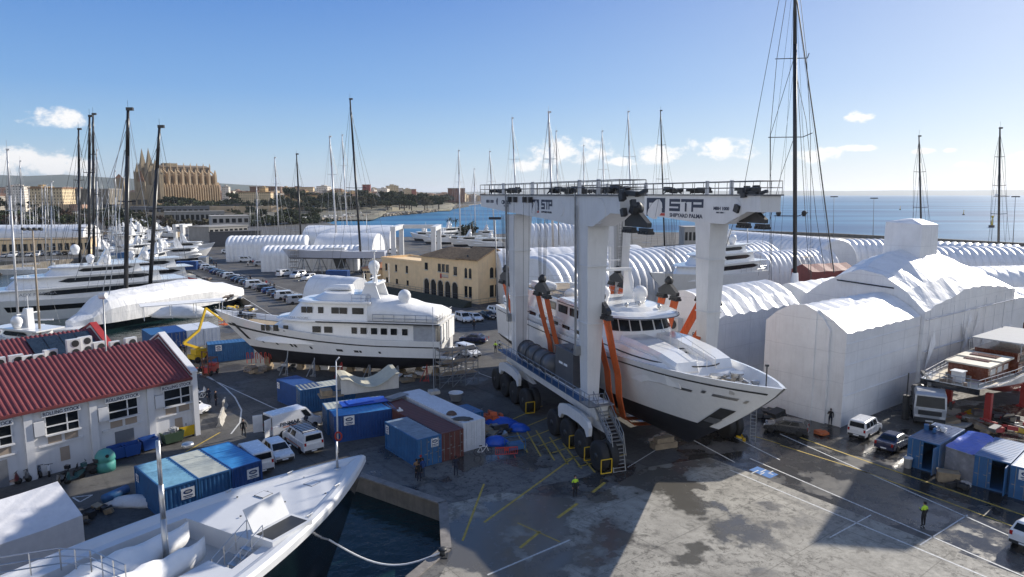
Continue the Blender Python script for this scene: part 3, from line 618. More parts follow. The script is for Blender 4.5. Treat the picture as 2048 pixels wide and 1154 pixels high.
for a,c in zip(outline(-13,.35,4.28,4.4,pw=2.6)[:-1],outline(-13,.35,4.28,4.4,pw=2.6)[1:]): b.beam((a[0],a[1],11.92),(c[0],c[1],11.92),.05,.07)
b.build('trim',dark,ro)
dome(ro,(-6.4,-2.2,13.55),.8); dome(ro,(-5.0,1.3,13.55),.78); 
b=MB(); b.yprism([(-9.5,12.5),(-7.5,12.5),(-8.6,15.5),(-9.4,15.5)],-2.3,-1.9); b.yprism([(-9.5,12.5),(-7.5,12.5),(-8.6,15.5),(-9.4,15.5)],1.9,2.3); b.bx(-9.5,-8.5,-2.4,2.4,15.5,15.75); b.bar((-9,0,15.7),(-9,0,18),.09); b.bar((-9,-1.2,16.6),(-9,1.2,16.6),.05); b.build('mast_arch',gel,ro)
b=MB()
for q in ((-3.3,.2,12.85),(-3.0,-1.4,12.85),(-2.2,1.8,12.6)): b.ball(q,.22); b.bar((q[0],q[1],12.3),q,.05)
b.build('searchlight',steel,ro)
b=MB(); b.bx(-30,-12,-4.05,4.05,9.72,9.92); b.bx(-31.5,-27,-3.9,3.9,9.7,9.9); b.bx(-26.8,-12.2,-3.75,3.75,11.72,11.92); b.build('deck_edge',gel,y1)
b=MB(); b.bx(-26.5,-12.5,-3.3,3.3,11.92,11.95); b.bx(-31,-27.2,-3.5,3.5,9.9,9.93); b.build('sun_deck',teak,y1)
b=MB()
rail(b,[(-12.4,-3.7,11.92),(-26.7,-3.7,11.92),(-26.7,3.7,11.92),(-12.4,3.7,11.92)],1.,.025,1.6); b.build('railing',steel,y1); b=MB(); rail(b,[(-27.2,-3.9,9.9),(-31.4,-3.9,9.9),(-31.4,3.9,9.9),(-27.2,3.9,9.9)],1.,.025,1.5); b.build('railing',steel,y1)
b=MB().mat(0,True)
for x,y,r_ in ((-15,-1.5,.9),(-17.5,.8,1.1),(-21,-1.6,.9)): b.ball((x,y,12.3),r_,.7,10)
b.mat(0); b.bx(-24.5,-22.5,-2.6,-.6,11.95,12.7); b.bx(-20,-18.4,.6,2.6,11.95,12.9); b.build('deck_furniture',cover,y1)
# foredeck gear
fg=MB(); 
for y in (-1.,1.): fg.bar((10.6,y,8.4),(10.6,y,9.1),.42,n=12); fg.bar((10.6,y,9.1),(10.6,y,9.25),.55,n=12); fg.box((11.6,y,8.6),(1.4,.5,.5)); fg.tube([(11,y,8.9),(12.5,y*.8,8.75),(13.8,y*.5,8.7)],.1)
for k in range(26): fg.box((9.6+rnd.random()*4,rnd.uniform(-1.6,1.6)*(1-.12*k/26),8.5+rnd.random()*.5),(rnd.uniform(.15,.6),rnd.uniform(.1,.5),rnd.uniform(.1,.5)),rz=rnd.uniform(0,3))
fg.build('anchor_windlass',steel,y1)
b=MB(); b.bar((15.1,0,9.4),(15.1,0,11.0),.05); b.bx(15.0,15.2,-.1,.1,10.9,11.05); b.build('jackstaff',dark,y1)
for s in (-1,1):
    for s0,s1_,h0,h1,mt_ in ((.855,.89,.82,.845,steel),(.83,.85,.84,.86,dark),(.905,.912,.84,.87,steel),(.925,.965,.83,.855,steel),(.975,.98,.82,.85,steel)): hullplate(y1,pt1,s0,s1_,h0,h1,mt_,'fairlead',s)
    ap=hullplate(y1,pt1,.956,.981,.46,.73,dark,'anchor_pocket',s,.05,3)
    hullplate(ap,pt1,.958,.982,.55,.61,steel,'anchor',s,.06)
    hullplate(y1,pt1,.58,.66,.72,.8,gel,'shell_door',s,.02)
    hullplate(y1,pt1,.02,.99,.93,.945,dark,'rubbing_strake',s,.03,24)
    for s0 in (.14,.155,.2,.5,.53,.56,.6): hullplate(y1,pt1,s0,s0+.008,.7,.75,glass,'porthole',s,.03)
# keel blocks ready under her
kb=[(-24,0),(-16,0),(-8,0),(2,0)]
for i,(x,y) in enumerate(kb):
    b=MB(); b.bx(-.5,.5,-1.2,1.2,0,.55); b.bx(-.35,.35,-.9,.9,.55,1.0); p=Vector((C0[0],C0[1],0))+Matrix.Rotation(RZ,3,'Z')@Vector((x,y,0)); b.build('keel_block',wood,loc=p,rz=RZ,label='low timber keel block on the ground beneath the lifted yacht',cat='keel block',group='keel blocks under the lifted yacht')
# ================= white motor yacht on blocks =================
S2=(-8.5,87,0); d2=atan2(5,-31.5)
y2=thing('motor_yacht','white motor yacht standing ashore on keel blocks, tall radar mast amidships','motor yacht',S2,d2)
pt2,zs2=hull_fn(32.5,7.6,.75,3.0,5.2,7.9,7.5,full=2.8,stern=.93,flare=1.1,bow=.03,wfull=2.1)
make_hull(y2,pt2,[gel,anti],bul=.75)
b=MB(); tier(b,.6,26.5,3.35,4.2,7.3,fl=9,fr=4.5,tum=.15,pw=2.6); h2=b.build('deckhouse',gel,y2)
b=MB(); tier(b,-.2,23.2,3.75,7.28,7.5,fl=7,fr=.4,pw=2.4); b.build('upper_deck',gel,h2)
b=MB()
for a,c in zip(outline(0,20,3.8,5,pw=2.4)[:-1],outline(0,20,3.8,5,pw=2.4)[1:]): b.beam((a[0],a[1],7.32),(c[0],c[1],7.32),.12,.17)
b.build('trim',dark,h2)
b=MB(); tier(b,9.5,21.5,3.2,7.5,9.75,fl=4.2,fr=2.2,tum=.2,pw=2.8); w2=b.build('wheelhouse',gel,y2)
b=MB(); tier(b,9.0,19.8,3.45,9.7,9.95,fl=3.5,fr=.5,pw=2.6); b.build('roof',gel,w2)
b=MB().mat(0,True)
for x in range(0,10):
    pass
rs=[]
for i in range(9):
    x=.2+i*1.15; w_=3.5; z=8.35+1.75*min(1,i/7)**.8+.12*sin(i*1.7)
    rs.append([(x,-w_,7.6),(x,-w_-.02,8.1+.9*min(1,i/7)+.12*sin(i*2.1)),(x,-w_*.8,z),(x,0,z+.25),(x,w_*.8,z),(x,w_+.02,8.1+.9*min(1,i/7)+.12*sin(i*2.3+1)),(x,w_,7.6)])
b.loft(rs); b.build('deck_cover',cover,y2)
b=MB(); tier(b,10,18,2.5,9.95,10.75,fl=3,fr=1.6,tum=.3); b.build('flybridge',gel,w2)
sidewin(w2,[(10,11.5),(12.2,13.2),(13.3,14.3),(15.4,16.1),(16.9,17.6),(17.7,18.4)],3.15,8.35,9.15)
sidewin(h2,[(4.2,4.9),(5.6,6.4),(6.9,7.7),(8.2,9.0),(9.6,10.4),(10.9,11.6),(14.2,15.3),(15.8,16.9),(20.2,20.9),(21.6,22.3),(22.8,23.3),(23.5,24.0)],3.32,5.85,6.65)
b=MB(); b.bx(.55,3.4,3.33,3.4,4.9,7.1); b.bx(.55,3.4,-3.4,-3.33,4.9,7.1); b.build('canvas_screen',M('grey_canvas',(.35,.37,.4),.8,var=.2,bump=.3),h2)
b=MB()
for k in range(5): b.box((-.1,-2.8+1.4*k,6.0),(.15,1.1,2.4),rz=rnd.uniform(-.2,.2))
b.build('hanging_plastic',cover,h2)
for s in (1,-1):
    hullplate(y2,pt2,.005,.985,.8,.835,dark,'rubbing_strake',s,.04,26)
    for s0 in (.27,.36,.375,.385,.45,.46,.47,.6,.68,.7,.78,.86): hullplate(y2,pt2,s0,s0+.011,.6,.66,dark,'porthole',s,.03)
    hullplate(y2,pt2,.935,.955,.62,.86,dark,'anchor_pocket',s,.03)
text('CHESTER MOON',.4,galv,'lettering',y2,(19.2,3.5,7.72),rot=(pi/2,0,pi),sx=1.2)
b=MB(); b.yprism([(8.2,9.9),(11.2,9.9),(10.2,12.0),(9.0,12.3)],-1.7,-1.45); b.yprism([(8.2,9.9),(11.2,9.9),(10.2,12.0),(9.0,12.3)],1.45,1.7); b.bx(8.7,10.3,-1.8,1.8,11.9,12.2); b.bar((9.5,0,12),(9.6,0,13.4),.35,.25,n=10); b.bar((9.5,-1.9,12.8),(9.5,1.9,12.8),.07); b.bar((9.1,1.2,12.2),(9.1,1.2,16.3),.09); b.bar((9.1,1.2,14.6),(9.1,.2,13.2),.07); b.bx(8.8,9.5,1.0,1.5,16.2,16.3); b.bar((7.8,-.6,12),(7.8,-.6,14.5),.03); b.bar((10.8,.6,12),(10.8,.6,13.5),.03)
ma=b.build('radar_mast',gel,y2); dome(ma,(9.6,0,14.2),.75); dome(y2,(5.2,1.1,10.5),.85)
b=MB().mat(0,True); rs=[]
for i in range(9): t=i/8; x=13.2+4.0*t; w_=.85*(1-t**3)+.02; rs.append([(x,-1.2-w_,10.9),(x,-1.2-w_*.6,10.9+.55*(1-t**4)),(x,-1.2,10.9+.65*(1-t**4)+.02),(x,-1.2+w_*.6,10.9+.55*(1-t**4)),(x,-1.2+w_,10.9),(x,-1.2,10.7)])
b.loft(rs); b.build('dinghy',cover,y2)
for pts_,h_ in (([(8.6,3.72,7.5),(.2,3.7,7.5),(.2,-3.7,7.5)],1.),([(23.5,3.0,7.2),(27.8,2.3,7.3),(31,.9,7.6)],.9),([(11.5,3.2,9.95),(9,3.2,9.95)],.9)): b=MB(); rail(b,pts_,h_,.03,1.3,1); b.build('railing',steel,y2)
b=MB()
for k in range(16): b.box((27+rnd.random()*3.4,rnd.uniform(-1.4,1.4),6.8+rnd.random()*.4),(rnd.uniform(.2,.8),rnd.uniform(.2,.6),rnd.uniform(.2,.6)),rz=rnd.random()*3)
b.build('foredeck_gear',dark,y2)
b=MB(); b.bx(-1.6,0,-3.3,3.3,2.95,3.1); b.build('swim_platform',gel,y2)
mt2=Matrix.Rotation(d2,3,'Z')
def on2(x,y): p=mt2@Vector((x,y,0)); return (S2[0]+p.x,S2[1]+p.y,0)
for i in range(11):
    b=MB(); hgt=.9 if i<7 else 1.0+(i-7)*.2; b.bx(-.45,.45,-.5,.5,0,.4); b.bx(-.35,.35,-.45,.45,.4,hgt-.15); b.bx(-.3,.3,-.3,.3,hgt-.15,hgt+.1)
    b.build('keel_block',wood,loc=on2(1.5+i*2.35,rnd.uniform(-.1,.1)),rz=d2,label='timber keel block under the white yacht on blocks',cat='keel block',group='keel blocks of the yacht ashore')
for i in range(12):
    b=MB(); s=-1 if i%2 else 1; zt=2.5+.05*i; b.bar((0,0,0),(0,-s*.9,zt),.07); b.bar((-.6,s*.6,0),(0,-s*.6,zt*.7),.05); b.bar((.6,s*.6,0),(0,-s*.6,zt*.7),.05); b.bx(-.3,.3,-.3,.3,0,.12)
    b.build('boat_stand',redp if i%3==0 else galv,loc=on2(2+i*1.9,s*3.1),rz=d2,label='steel prop leaning against the hull of the yacht on blocks',cat='boat stand',group='props of the yacht ashore')
# ================= foreground yacht =================
bx_,by_=G(728,915,5.5); da=R(28.5); dv=Vector((sin(da),cos(da),0)); rzf=atan2(dv.y,dv.x)
oF=(bx_-dv.x*45,by_-dv.y*45,0)
yf=thing('motor_yacht','large dark hulled yacht with plain white foredeck moored at the near quay','motor yacht',oF,rzf)
ptf,zsf=hull_fn(45,11.6,-3.5,-1.4,5.2,5.6,5.5,full=2.7,stern=.9,flare=1.5,bow=.02)
navy=M('dark_hull_paint',(.008,.01,.016),.12,var=.2,coat=.6)
deckw=M('white_deck_paint',(.62,.63,.64),.5,var=.05,scale=.8,streak=.04)
b=MB(); ns=34; ss=[.2+.8*(1-(1-i/ns)**1.4) for i in range(ns+1)]
for side in (-1,1):
    for i in range(ns):
        for j in range(len(LV)-1):
            b.mat(0,True); q=[ptf(ss[i],LV[j],side),ptf(ss[i+1],LV[j],side),ptf(ss[i+1],LV[j+1],side),ptf(ss[i],LV[j+1],side)]; b.quad(*(q if side<0 else q[::-1]))
b.build('hull',navy,yf)
ph=lambda s,side,inset,dz: Vector((ptf(s,1,side).x-inset*max(0,(s-.93)/.07)*1.3,side*max(0,abs(ptf(s,1,side).y)-inset*(1-.5*max(0,(s-.93)/.07))),ptf(s,1,side).z+dz))
b=MB().mat(0,True); prof=[(-.03,-.35),(-.02,.0),(.12,.16),(.45,.2),(.75,.1),(.95,-.02)]
for side in (-1,1):
    for i in range(ns):
        for (i0,z0),(i1,z1) in zip(prof[:-1],prof[1:]):
            q=[ph(ss[i],side,i0,z0),ph(ss[i+1],side,i0,z0),ph(ss[i+1],side,i1,z1),ph(ss[i],side,i1,z1)]; b.quad(*(q if side<0 else q[::-1]))
b.build('bulwark',deckw,yf)
STEP=33.2; sstep=min(range(ns+1),key=lambda i:abs(ptf(ss[i],1).x-STEP))
b=MB()
for i in range(sstep,ns): b.quad(ph(ss[i],-1,.95,-.02),ph(ss[i+1],-1,.95,-.02),ph(ss[i+1],1,.95,-.02),ph(ss[i],1,.95,-.02))
for side in (-1,1):
    for i in range(sstep):
        q=[ph(ss[i],side,.95,-.02),ph(ss[i+1],side,.95,-.02),ph(ss[i+1],side,1.5,-.02),ph(ss[i],side,1.5,-.02)]; b.quad(*(q if side<0 else q[::-1]))
        q=[ph(ss[i],side,1.5,-.02),ph(ss[i+1],side,1.5,-.02),ph(ss[i+1],side,1.5,-1.2),ph(ss[i],side,1.5,-1.2)]; b.quad(*(q if side<0 else q[::-1]))
a,c=ph(ss[sstep],-1,.95,-.02),ph(ss[sstep],1,.95,-.02); b.quad(a-Vector((0,0,1.2)),a,c,c-Vector((0,0,1.2)))
b.build('foredeck',deckw,yf)
b=MB()
for i in range(sstep): b.quad(ph(ss[i],-1,1.4,-1.15),ph(ss[i+1],-1,1.4,-1.15),ph(ss[i+1],1,1.4,-1.15),ph(ss[i],1,1.4,-1.15))
b.build('well_deck',M('grey_deck',(.45,.45,.44),.6,var=.1),yf)
b=MB()
for x,y in ((43,0),(38,1.6),(39.5,-1.7),(36.6,2.6),(36,-2.9),(40.6,1.2),(35,.4),(37.5,-.4)): b.bar((x,y,5.46),(x,y,5.5),.06,n=8)
b.build('deck_fitting',dark,yf)
for x,s in ((40.5,1),(40.5,-1),(36.5,1),(36.5,-1)):
    k_=min(range(ns+1),key=lambda i:abs(ptf(ss[i],1).x-x)); q=ph(ss[k_],s,.5,.2); b=MB(); b.bar((q.x-.25,q.y,q.z+.12),(q.x+.25,q.y,q.z+.12),.04,n=6); b.bar((q.x-.1,q.y,q.z),(q.x-.1,q.y,q.z+.12),.04,n=6); b.bar((q.x+.1,q.y,q.z),(q.x+.1,q.y,q.z+.12),.04,n=6); b.build('cleat',steel,yf)
for x,y in ((40.2,.1),(37.6,1.5)): b=MB(); b.bx(x-.35,x+.35,y-.35,y+.35,5.44,5.5); o_=b.build('flush_hatch',deckw,yf); b=MB(); rail(b,[(x-.37,y-.37,5.44),(x+.37,y-.37,5.44),(x+.37,y+.37,5.44),(x-.37,y+.37,5.44),(x-.37,y-.37,5.44)],.05,.015,2,0); b.build('hatch_gasket',dark,o_)
b=MB().mat(0,True); b.bar((42.6,.2,5.45),(42.6,.2,7.4),.09,.05,n=10); b.bar((42.6,.2,5.45),(42.6,.2,5.6),.22,n=10); b.build('jackstaff',steel,yf)
# covered mast pole
bxp=MB().mat(0,True); 
for z0,z1,r_ in ((4.3,7.2,.15),(7.2,9.0,.13),(9.0,11.3,.105)): bxp.bar((30.6,.7,z0),(30.6,.7,z1),r_,n=14)
bxp.bar((30.9,-1.2,11.3),(30.9,-1.2,11.42),.3,.26,n=14); bxp.build('pole',steel,yf)
# companionway steps, hatch with lid, rails
b=MB()
for i in range(5): b.bx(32.9-.42*i,33.2-.42*i,-3.0,-2.0,5.2-.22*i-.06,5.2-.22*i)
b.build('steps',steel,yf)
b=MB(); rail(b,[(33.5,-1.9,5.45),(31.3,-1.9,4.35)],1.,.03,.8,1); rail(b,[(33.5,-3.1,5.45),(31.3,-3.1,4.35)],1.,.03,.8,1); b.build('handrail',steel,yf)
b=MB(); b.bx(33.4,36.2,-3.9,-2.3,5.3,5.75); b.build('hatch_coaming',deckw,yf); b=MB(); b.bx(33.6,36.0,-3.7,-2.5,5.74,5.77); b.build('hatch_opening',dark,yf)
b=MB(); b.box((34.8,-1.95,6.35),(2.5,.09,1.35),rx=R(-30)); b.build('hatch_lid',deckw,yf)
b=MB(); b.bx(29.2,31.2,-4.2,-1.8,4.5,5.3); b.build('locker',deckw,yf)
b=MB(); tier(b,14,25.5,4.6,4.4,6.2,fl=4,fr=1.2,tum=.4); b.build('deckhouse',deckw,yf)
b=MB(); rail(b,[(24.5,3.6,6.2),(26.6,2.6,5.9),(27.2,1.2,5.9),(27.2,-1.5,5.9)],1.1,.035,1.0,2); rail(b,[(18,4.2,6.2),(24.5,3.6,6.2)],1.1,.035,1.2,2); b.build('railing',steel,yf)
# tender under a white cover, sitting in the well
def tender(ox,oy,L,wd,lab,rz=0.,nm='covered_tender'):
    p=Matrix.Rotation(rzf,3,'Z')@Vector((ox,oy,0)); b=MB().mat(0,True); rs=[]
    for i in range(15):
        t=i/14; x=L*t; w_=wd*min(1,(1-t)**.5*1.35+.02)*(1 if t>.05 else .93); hb=.55; pk=1.15+.35*sin(pi*min(1,t*1.3))*(1-t)+.1*sin(i*1.9)
        rs.append([(x,-w_,.3),(x,-w_*1.02,.75),(x,-w_*.75,.98),(x,-w_*.3,pk),(x,0,pk+.12),(x,w_*.3,pk),(x,w_*.75,.98),(x,w_*1.02,.75),(x,w_,.3),(x,0,.0+.25*t*t)])
    b.loft(rs); return b.build(nm,cover,loc=(oF[0]+p.x,oF[1]+p.y,4.55),rz=rzf+rz,label=lab,cat='tender')
tender(25.0,1.75,7.7,1.1,'inflatable tender wrapped in white canvas in the well of the near yacht')
tender(25.4,-.5,6.6,.85,'second white wrapped boat on the near yacht, between the tender and the steel pole',nm='covered_jet_ski')
# mooring rope from the bow to the quay
pa=ptf(.93,.75,-1); pa=Matrix.Rotation(rzf,3,'Z')@pa+Vector(oF); pb=Vector((*G(885,1112),.3)); b=MB(); n_=18
b.tube([pa.lerp(pb,i/n_)-Vector((0,0,1.3*sin(pi*i/n_))) for i in range(n_+1)],.06,6); b.build('mooring_rope',signw,label='white mooring rope running from the near yacht to the quay bollard',cat='rope')
b=MB().mat(0,True); b.bar((0,0,0),(0,0,.4),.22,.17,n=12); b.bar((0,0,.4),(0,0,.52),.3,.26,n=12); b.mat(0); b.bx(-.35,.35,-.35,.35,0,.05); b.build('bollard',dark,loc=(pb.x,pb.y,.02),label='iron bollard on the quay corner holding the white rope',cat='bollard')
# white tent on the quay, lower left
ta=R(214); tp=G(165,1030,3.0)
t=thing('tent','white gabled canvas shelter on the quay beside the near yacht','tent',(tp[0],tp[1],0),atan2(cos(ta),sin(ta)))
b=MB(); rs=[]
for i in range(8):
    x=i*2.2; sg=.08*(i%2); rs.append([(x,0,0),(x,.0,3.0-sg),(x,-1.6,3.75-sg),(x,-3.2,4.5-sg*.5),(x,-4.8,3.75-sg),(x,-6.4,3.0-sg),(x,-6.4,0)])
b.loft(rs); b.build('canvas',M('tent_canvas',(.66,.66,.68),.6,var=.1,bump=.3,bscale=2),t)
# ================= other craft =================
def generic_yacht(label,loc,rz,L,B,wl,levels,hullm=gel,anti_=anti,bands=True,group=None,keel=-2,domes=2,bow=8.,nm='motor_yacht'):
    t=thing(nm,label,'motor yacht',(loc[0],loc[1],0),rz,group)
    z0=levels[0]; pt,zs=hull_fn(L,B,wl+keel,wl,z0,z0+1.6,bow,full=2.6,stern=.95,flare=1.2); make_hull(t,pt,[hullm,anti_],bul=.7,ns=22)
    x0,x1=L*.06,L*.8
    for k,(za,zb) in enumerate(zip(levels[:-1],levels[1:])):
        hw=B/2*(.86-.1*k); b=MB(); tier(b,x0,x1,hw,za-.6 if k==0 else za,zb,fl=(x1-x0)*.3,fr=(zb-za)*1.1,tum=.25,ar=.5); o=b.build('deckhouse',gel,t)
        b=MB(); tier(b,x0-1.5,x1-(zb-za)*.6,hw+.45,zb,zb+.22,fl=(x1-x0)*.3,fr=.3); b.build('deck_edge',gel,o)
        for s in (-1,1):
            b=MB(); n=10; za_,zb_=za+(zb-za)*.42,za+(zb-za)*.82; xa,xb=x0+1.5,x1-(x1-x0)*.3-.3
            y=s*(hw-.1); pr=[(xa,(za_+zb_)/2)]+[(xa+(xb-xa)*q,zb_) for q in (.12,.5,.9)]+[(xb,(za_+zb_)/2-.1)]+[(xb-(xb-xa)*q,za_) for q in (.1,.5,.85)]
            b.yprism(pr,min(y,y+s*.04),max(y,y+s*.04)); b.build('window_band',glass,o)
        x0+=L*.07; x1-=L*.13
    zt=levels[-1]; xm=(x0+x1)/2
    b=MB(); b.yprism([(xm-2,zt),(xm+.6,zt),(xm-1.2,zt+3.2),(xm-2,zt+3.2)],-.5,.5); b.bar((xm-1.5,-1.8,zt+2.4),(xm-1.5,1.8,zt+2.4),.12); b.bar((xm-1.6,0,zt+3.2),(xm-1.6,0,zt+5.2),.06); o=b.build('radar_mast',gel,t)
    for k in range(domes): dome(o,(xm-1+2.4*k,(-1)**k*1.5,zt+1.35),.85)
    b=MB()
    for s in (-1,1): rail(b,[(L*.02,s*B*.42,levels[0]+.1),(L*.3,s*B*.46,levels[0]+.1)],.9,.03,2,1)
    b.build('railing',steel,t)
    return t,pt
# the long white superyacht in the marina
ls=generic_yacht('long white superyacht with sweeping dark window bands in the left marina',(-75,157),atan2(-.686,-.727),52,9.6,-1.6,[2.4,4.7,6.9,8.6],bow=6)
text('LADY MARINA',.8,galv,'lettering',ls[0],(30,4.35,3.9),rot=(pi/2,0,pi),sx=1.3); hullplate(ls[0],ls[1],.05,.7,.74,.86,glass,'window_band',1,.03,14); dome(ls[0],(22,0,12.2),.9)
generic_yacht('white yacht berthed behind the long superyacht, tall arch with twin domes',(-88,186),atan2(-.686,-.727),34,7.5,-1.6,[1.8,4.2,6.6])
generic_yacht('small white cruiser with grey canopy moored at the far left berth',(-118,150),atan2(-.5,-.86),22,5.5,-1.6,[1.2,3.4],domes=1)
generic_yacht('small white cruiser moored near the red roofs, radar dome on top',(-72,104),atan2(.35,-.93),14,4.2,-1.6,[.9,2.6],domes=1,bow=4)
generic_yacht('white multi deck yacht ashore among the wrapped sheds beyond the hoist',(52,146),atan2(-.62,-.785),34,7.8,4.5,[7.6,9.7,11.6,13.2],domes=2)
generic_yacht('dark blue hulled cruiser in the harbour beyond the small hoist',(-27,352),atan2(-.8,-.6),26,6,-1.6,[2.,4.6,6.6],hullm=navy,domes=1)
for i,(px,py,L_) in enumerate(((905,488,16),(960,492,15),(865,482,14),(1010,497,18),(935,478,14),(985,478,12),(1240,472,14))):
    x,y=G(px,py); generic_yacht(['white cruiser laid up beyond the small hoist','white cruiser laid up in front of the dark palms','white launch laid up near the harbour water','white cruiser laid up beside the lamp post','white launch laid up beyond the palms','little white launch by the breakwater','white launch seen through the hoist legs'][i],(x,y),rnd.uniform(2.5,4),L_,4.6,1.0,[2.6,4.4],domes=1,bow=4)
# wrapped boat beside the marina quay
p0=Vector((*G(140,668,-1.6),0)); p1=Vector((*G(487,603,-1.6),0)); dd=(p1-p0); Lw=dd.length
t=thing('wrapped_boat','long sailing yacht shrink wrapped in white plastic at the marina quay','wrapped boat',(p0.x,p0.y,0),atan2(dd.y,dd.x))
b=MB(); rs=[]
hs=[.9,2.2,4.6,5.2,5.25,5.3,5.4,5.45,5.5,5.4,5.0,4.0,3.6,2.6,1.5]; ws=[1.0,2.4,3.2,3.5,3.6,3.7,3.7,3.7,3.6,3.4,3.2,2.8,2.3,1.6,.3]
for i in range(15):
    x=Lw*i/14; h_,w_=hs[i],ws[i]; k=.12*(i%2); rs.append([(x,-w_,-.3),(x,-w_*1.05,h_*.5),(x,-w_*.85,h_*.82-k),(x,-w_*.4,h_*.97-k),(x,0,h_+.1-k),(x,w_*.4,h_*.97-k),(x,w_*.85,h_*.82-k),(x,w_*1.05,h_*.5),(x,w_,-.3)])
b.loft(rs); b.build('shrink_cover',wrap,t)
b=MB(); b.loft([[(x,-w_,-.3),(x,-w_*.7,-1.8),(x,w_*.7,-1.8),(x,w_,-.3)] for x,w_ in [(Lw*i/14-(2.5 if i==0 else 0),ws[i]*1.02) for i in range(15)]]); b.build('hull',navy,t)
b=MB(); 
for k in range(7): b.box((9.5+k*.5,3.72,2.2),(.34,.05,1.0))
b.build('vent_panel',greyp,t)
# wooden yacht on the right
u5=Vector((.8,.6,0)); ow=(45,68.2,0); rzw=atan2(.6,.8)
t=thing('wooden_yacht','classic varnished motor yacht with cream deckhouse roofs, ashore at right edge','wooden yacht',ow,rzw)
ptw,zsw=hull_fn(30,7,1.2,2.9,4.2,5.4,5,full=2.2,stern=.78,flare=1.3,ctr=.5); make_hull(t,ptw,[gel,redp,varn],bul=.3,deck=M('scrubbed_deck',(.6,.53,.41),.7,var=.2,scale=3))
b=MB(); b.bx(-.06,.02,-2.75,2.75,3.55,4.15); b.build('transom_board',navy,t)
cr=M('cream_paint',(.66,.6,.48),.5,var=.08)
b=MB(); b.bx(4.5,10.5,-1.9,1.9,3.9,5.5); h=b.build('deckhouse',varn,t); b=MB(); b.bx(4.2,7.4,-2.1,2.1,5.5,5.66); b.bx(7.4,10.8,-2.2,2.2,5.62,5.8); b.build('roof',cr,h); sidewin(h,[(5,6.4),(7.0,8.2),(8.8,10.)],1.9,4.6,5.2,mat=M('white_blind',(.6,.6,.58),.4))
b=MB(); b.bx(6.5,7.3,-1.2,1.2,5.66,5.75); b.bx(8.4,9.8,-1.3,1.3,5.8,5.9); b.build('skylight',varn,h)
b=MB(); b.bx(12.2,20,-2.1,2.1,3.9,6.0); h=b.build('saloon',varn,t); b=MB(); b.bx(11.0,12.2,-2.6,2.6,3.9,4.9); b.bx(11.0,11.1,-2.6,2.6,4.9,5.3); b.build('cockpit',varn,t); sidewin(h,[(13,14.5),(15,16.5),(17,19)],2.1,4.8,5.6)
b=MB(); b.bx(12.5,23,-2.6,2.6,7.0,7.1); b.bar((11.7,-2.5,6),(11.7,-2.5,7.3),.05); b.bar((11.7,2.5,4),(11.7,2.5,7.3),.05); b.bar((16.7,-2.5,6),(16.7,-2.5,7.3),.05); b.bar((21.7,2.5,6),(21.7,2.5,7.3),.05); b.bar((21.7,-2.5,6),(21.7,-2.5,7.3),.05); b.build('awning',M('grey_awning',(.42,.43,.44),.8,var=.12),t)
b=MB(); b.bx(1.9,2.9,-.4,.6,4.0,5.1); b.bx(1.8,3.0,-.5,.7,5.1,5.18); b.build('locker',greyp,t)
b=MB()
for k in range(30): b.box((.8+rnd.random()*11.5,rnd.uniform(-2.4,2.4),4.1+rnd.random()*.3),(rnd.uniform(.2,.7),rnd.uniform(.2,.6),rnd.uniform(.15,.6)),rz=rnd.random()*3)
b.build('deck_gear',M('mixed_gear',(.2,.16,.13),.7,var=.7,scale=2),t)
b=MB(); rail(b,[(.3,-2.5,4.2),(.3,2.5,4.2)],.8,.03,.7,1); rail(b,[(.3,2.5,4.2),(8,3.25,4.25),(18,3.3,4.4),(26,1.9,5)],.8,.03,1.2,1); rail(b,[(.3,-2.5,4.2),(8,-3.25,4.25),(18,-3.3,4.4),(26,-1.9,5)],.8,.03,1.2,1); b.build('railing',steel,t)
for i,(x,y) in enumerate(((3.2,-2.6),(13,-2.8),(8,2.8),(20,0))):
    q=Matrix.Rotation(rzw,3,'Z')@Vector((x,y,0)); b=MB(); b.bx(-.28,.28,-.28,.28,0,3.2); b.bx(-.5,.5,-.5,.5,0,.15); b.build('support_post',redp,loc=(ow[0]+q.x,ow[1]+q.y,0),rz=rzw,label='square red steel post propping the wooden yacht',cat='support post',group='red posts under the wooden yacht')
# red bottomed hull further right
ptr,zr=hull_fn(26,6.5,1,5.2,6.4,7.4,4,full=2.4); rr_=M('red_antifouling',(.16,.04,.03),.75,var=.3,streak=.15)
t=thing('laid_up_boat','boat hull with dull red bottom paint standing beyond the wooden yacht','boat',(66,97,0),R(20)); make_hull(t,ptr,[gel,rr_],bul=.3)
b=MB(); tier(b,4,17,2.4,6,8.2,fl=4,fr=1.5); b.build('deckhouse',gel,t)
# racing yacht on stands, left centre
xa,ya=G(582,560); t=thing('sailing_yacht','long grey white sailing yacht raised on steel stands in the far yard','sailing yacht',(-38,205,0),pi)
pts_,zz=hull_fn(31,6,4.2,4.6,6.6,7.2,2,full=2,stern=.8); make_hull(t,pts_,[M('pearl_hull',(.5,.52,.6),.3,var=.05),dark],bul=.15,deck=deckw)
b=MB(); tier(b,12,20,1.4,6.9,7.6,fl=3,fr=1.5); b.build('coachroof',deckw,t)
b=MB()
for x in (6,13,20,25):
    for s in (-1,1): b.bar((x-1.5,s*2.8,0),(x,s*1.2,4.7),.12); b.bar((x+1.5,s*2.8,0),(x,s*1.2,4.7),.12); b.bar((x-1,s*2,1.5),(x+1,s*2,1.5),.08)
b.build('cradle',galv,t); b=MB(); b.yprism([(12,4.4),(16,4.4),(15,1.2),(12.5,1.2)],-.2,.2); b.build('keel',dark,t)
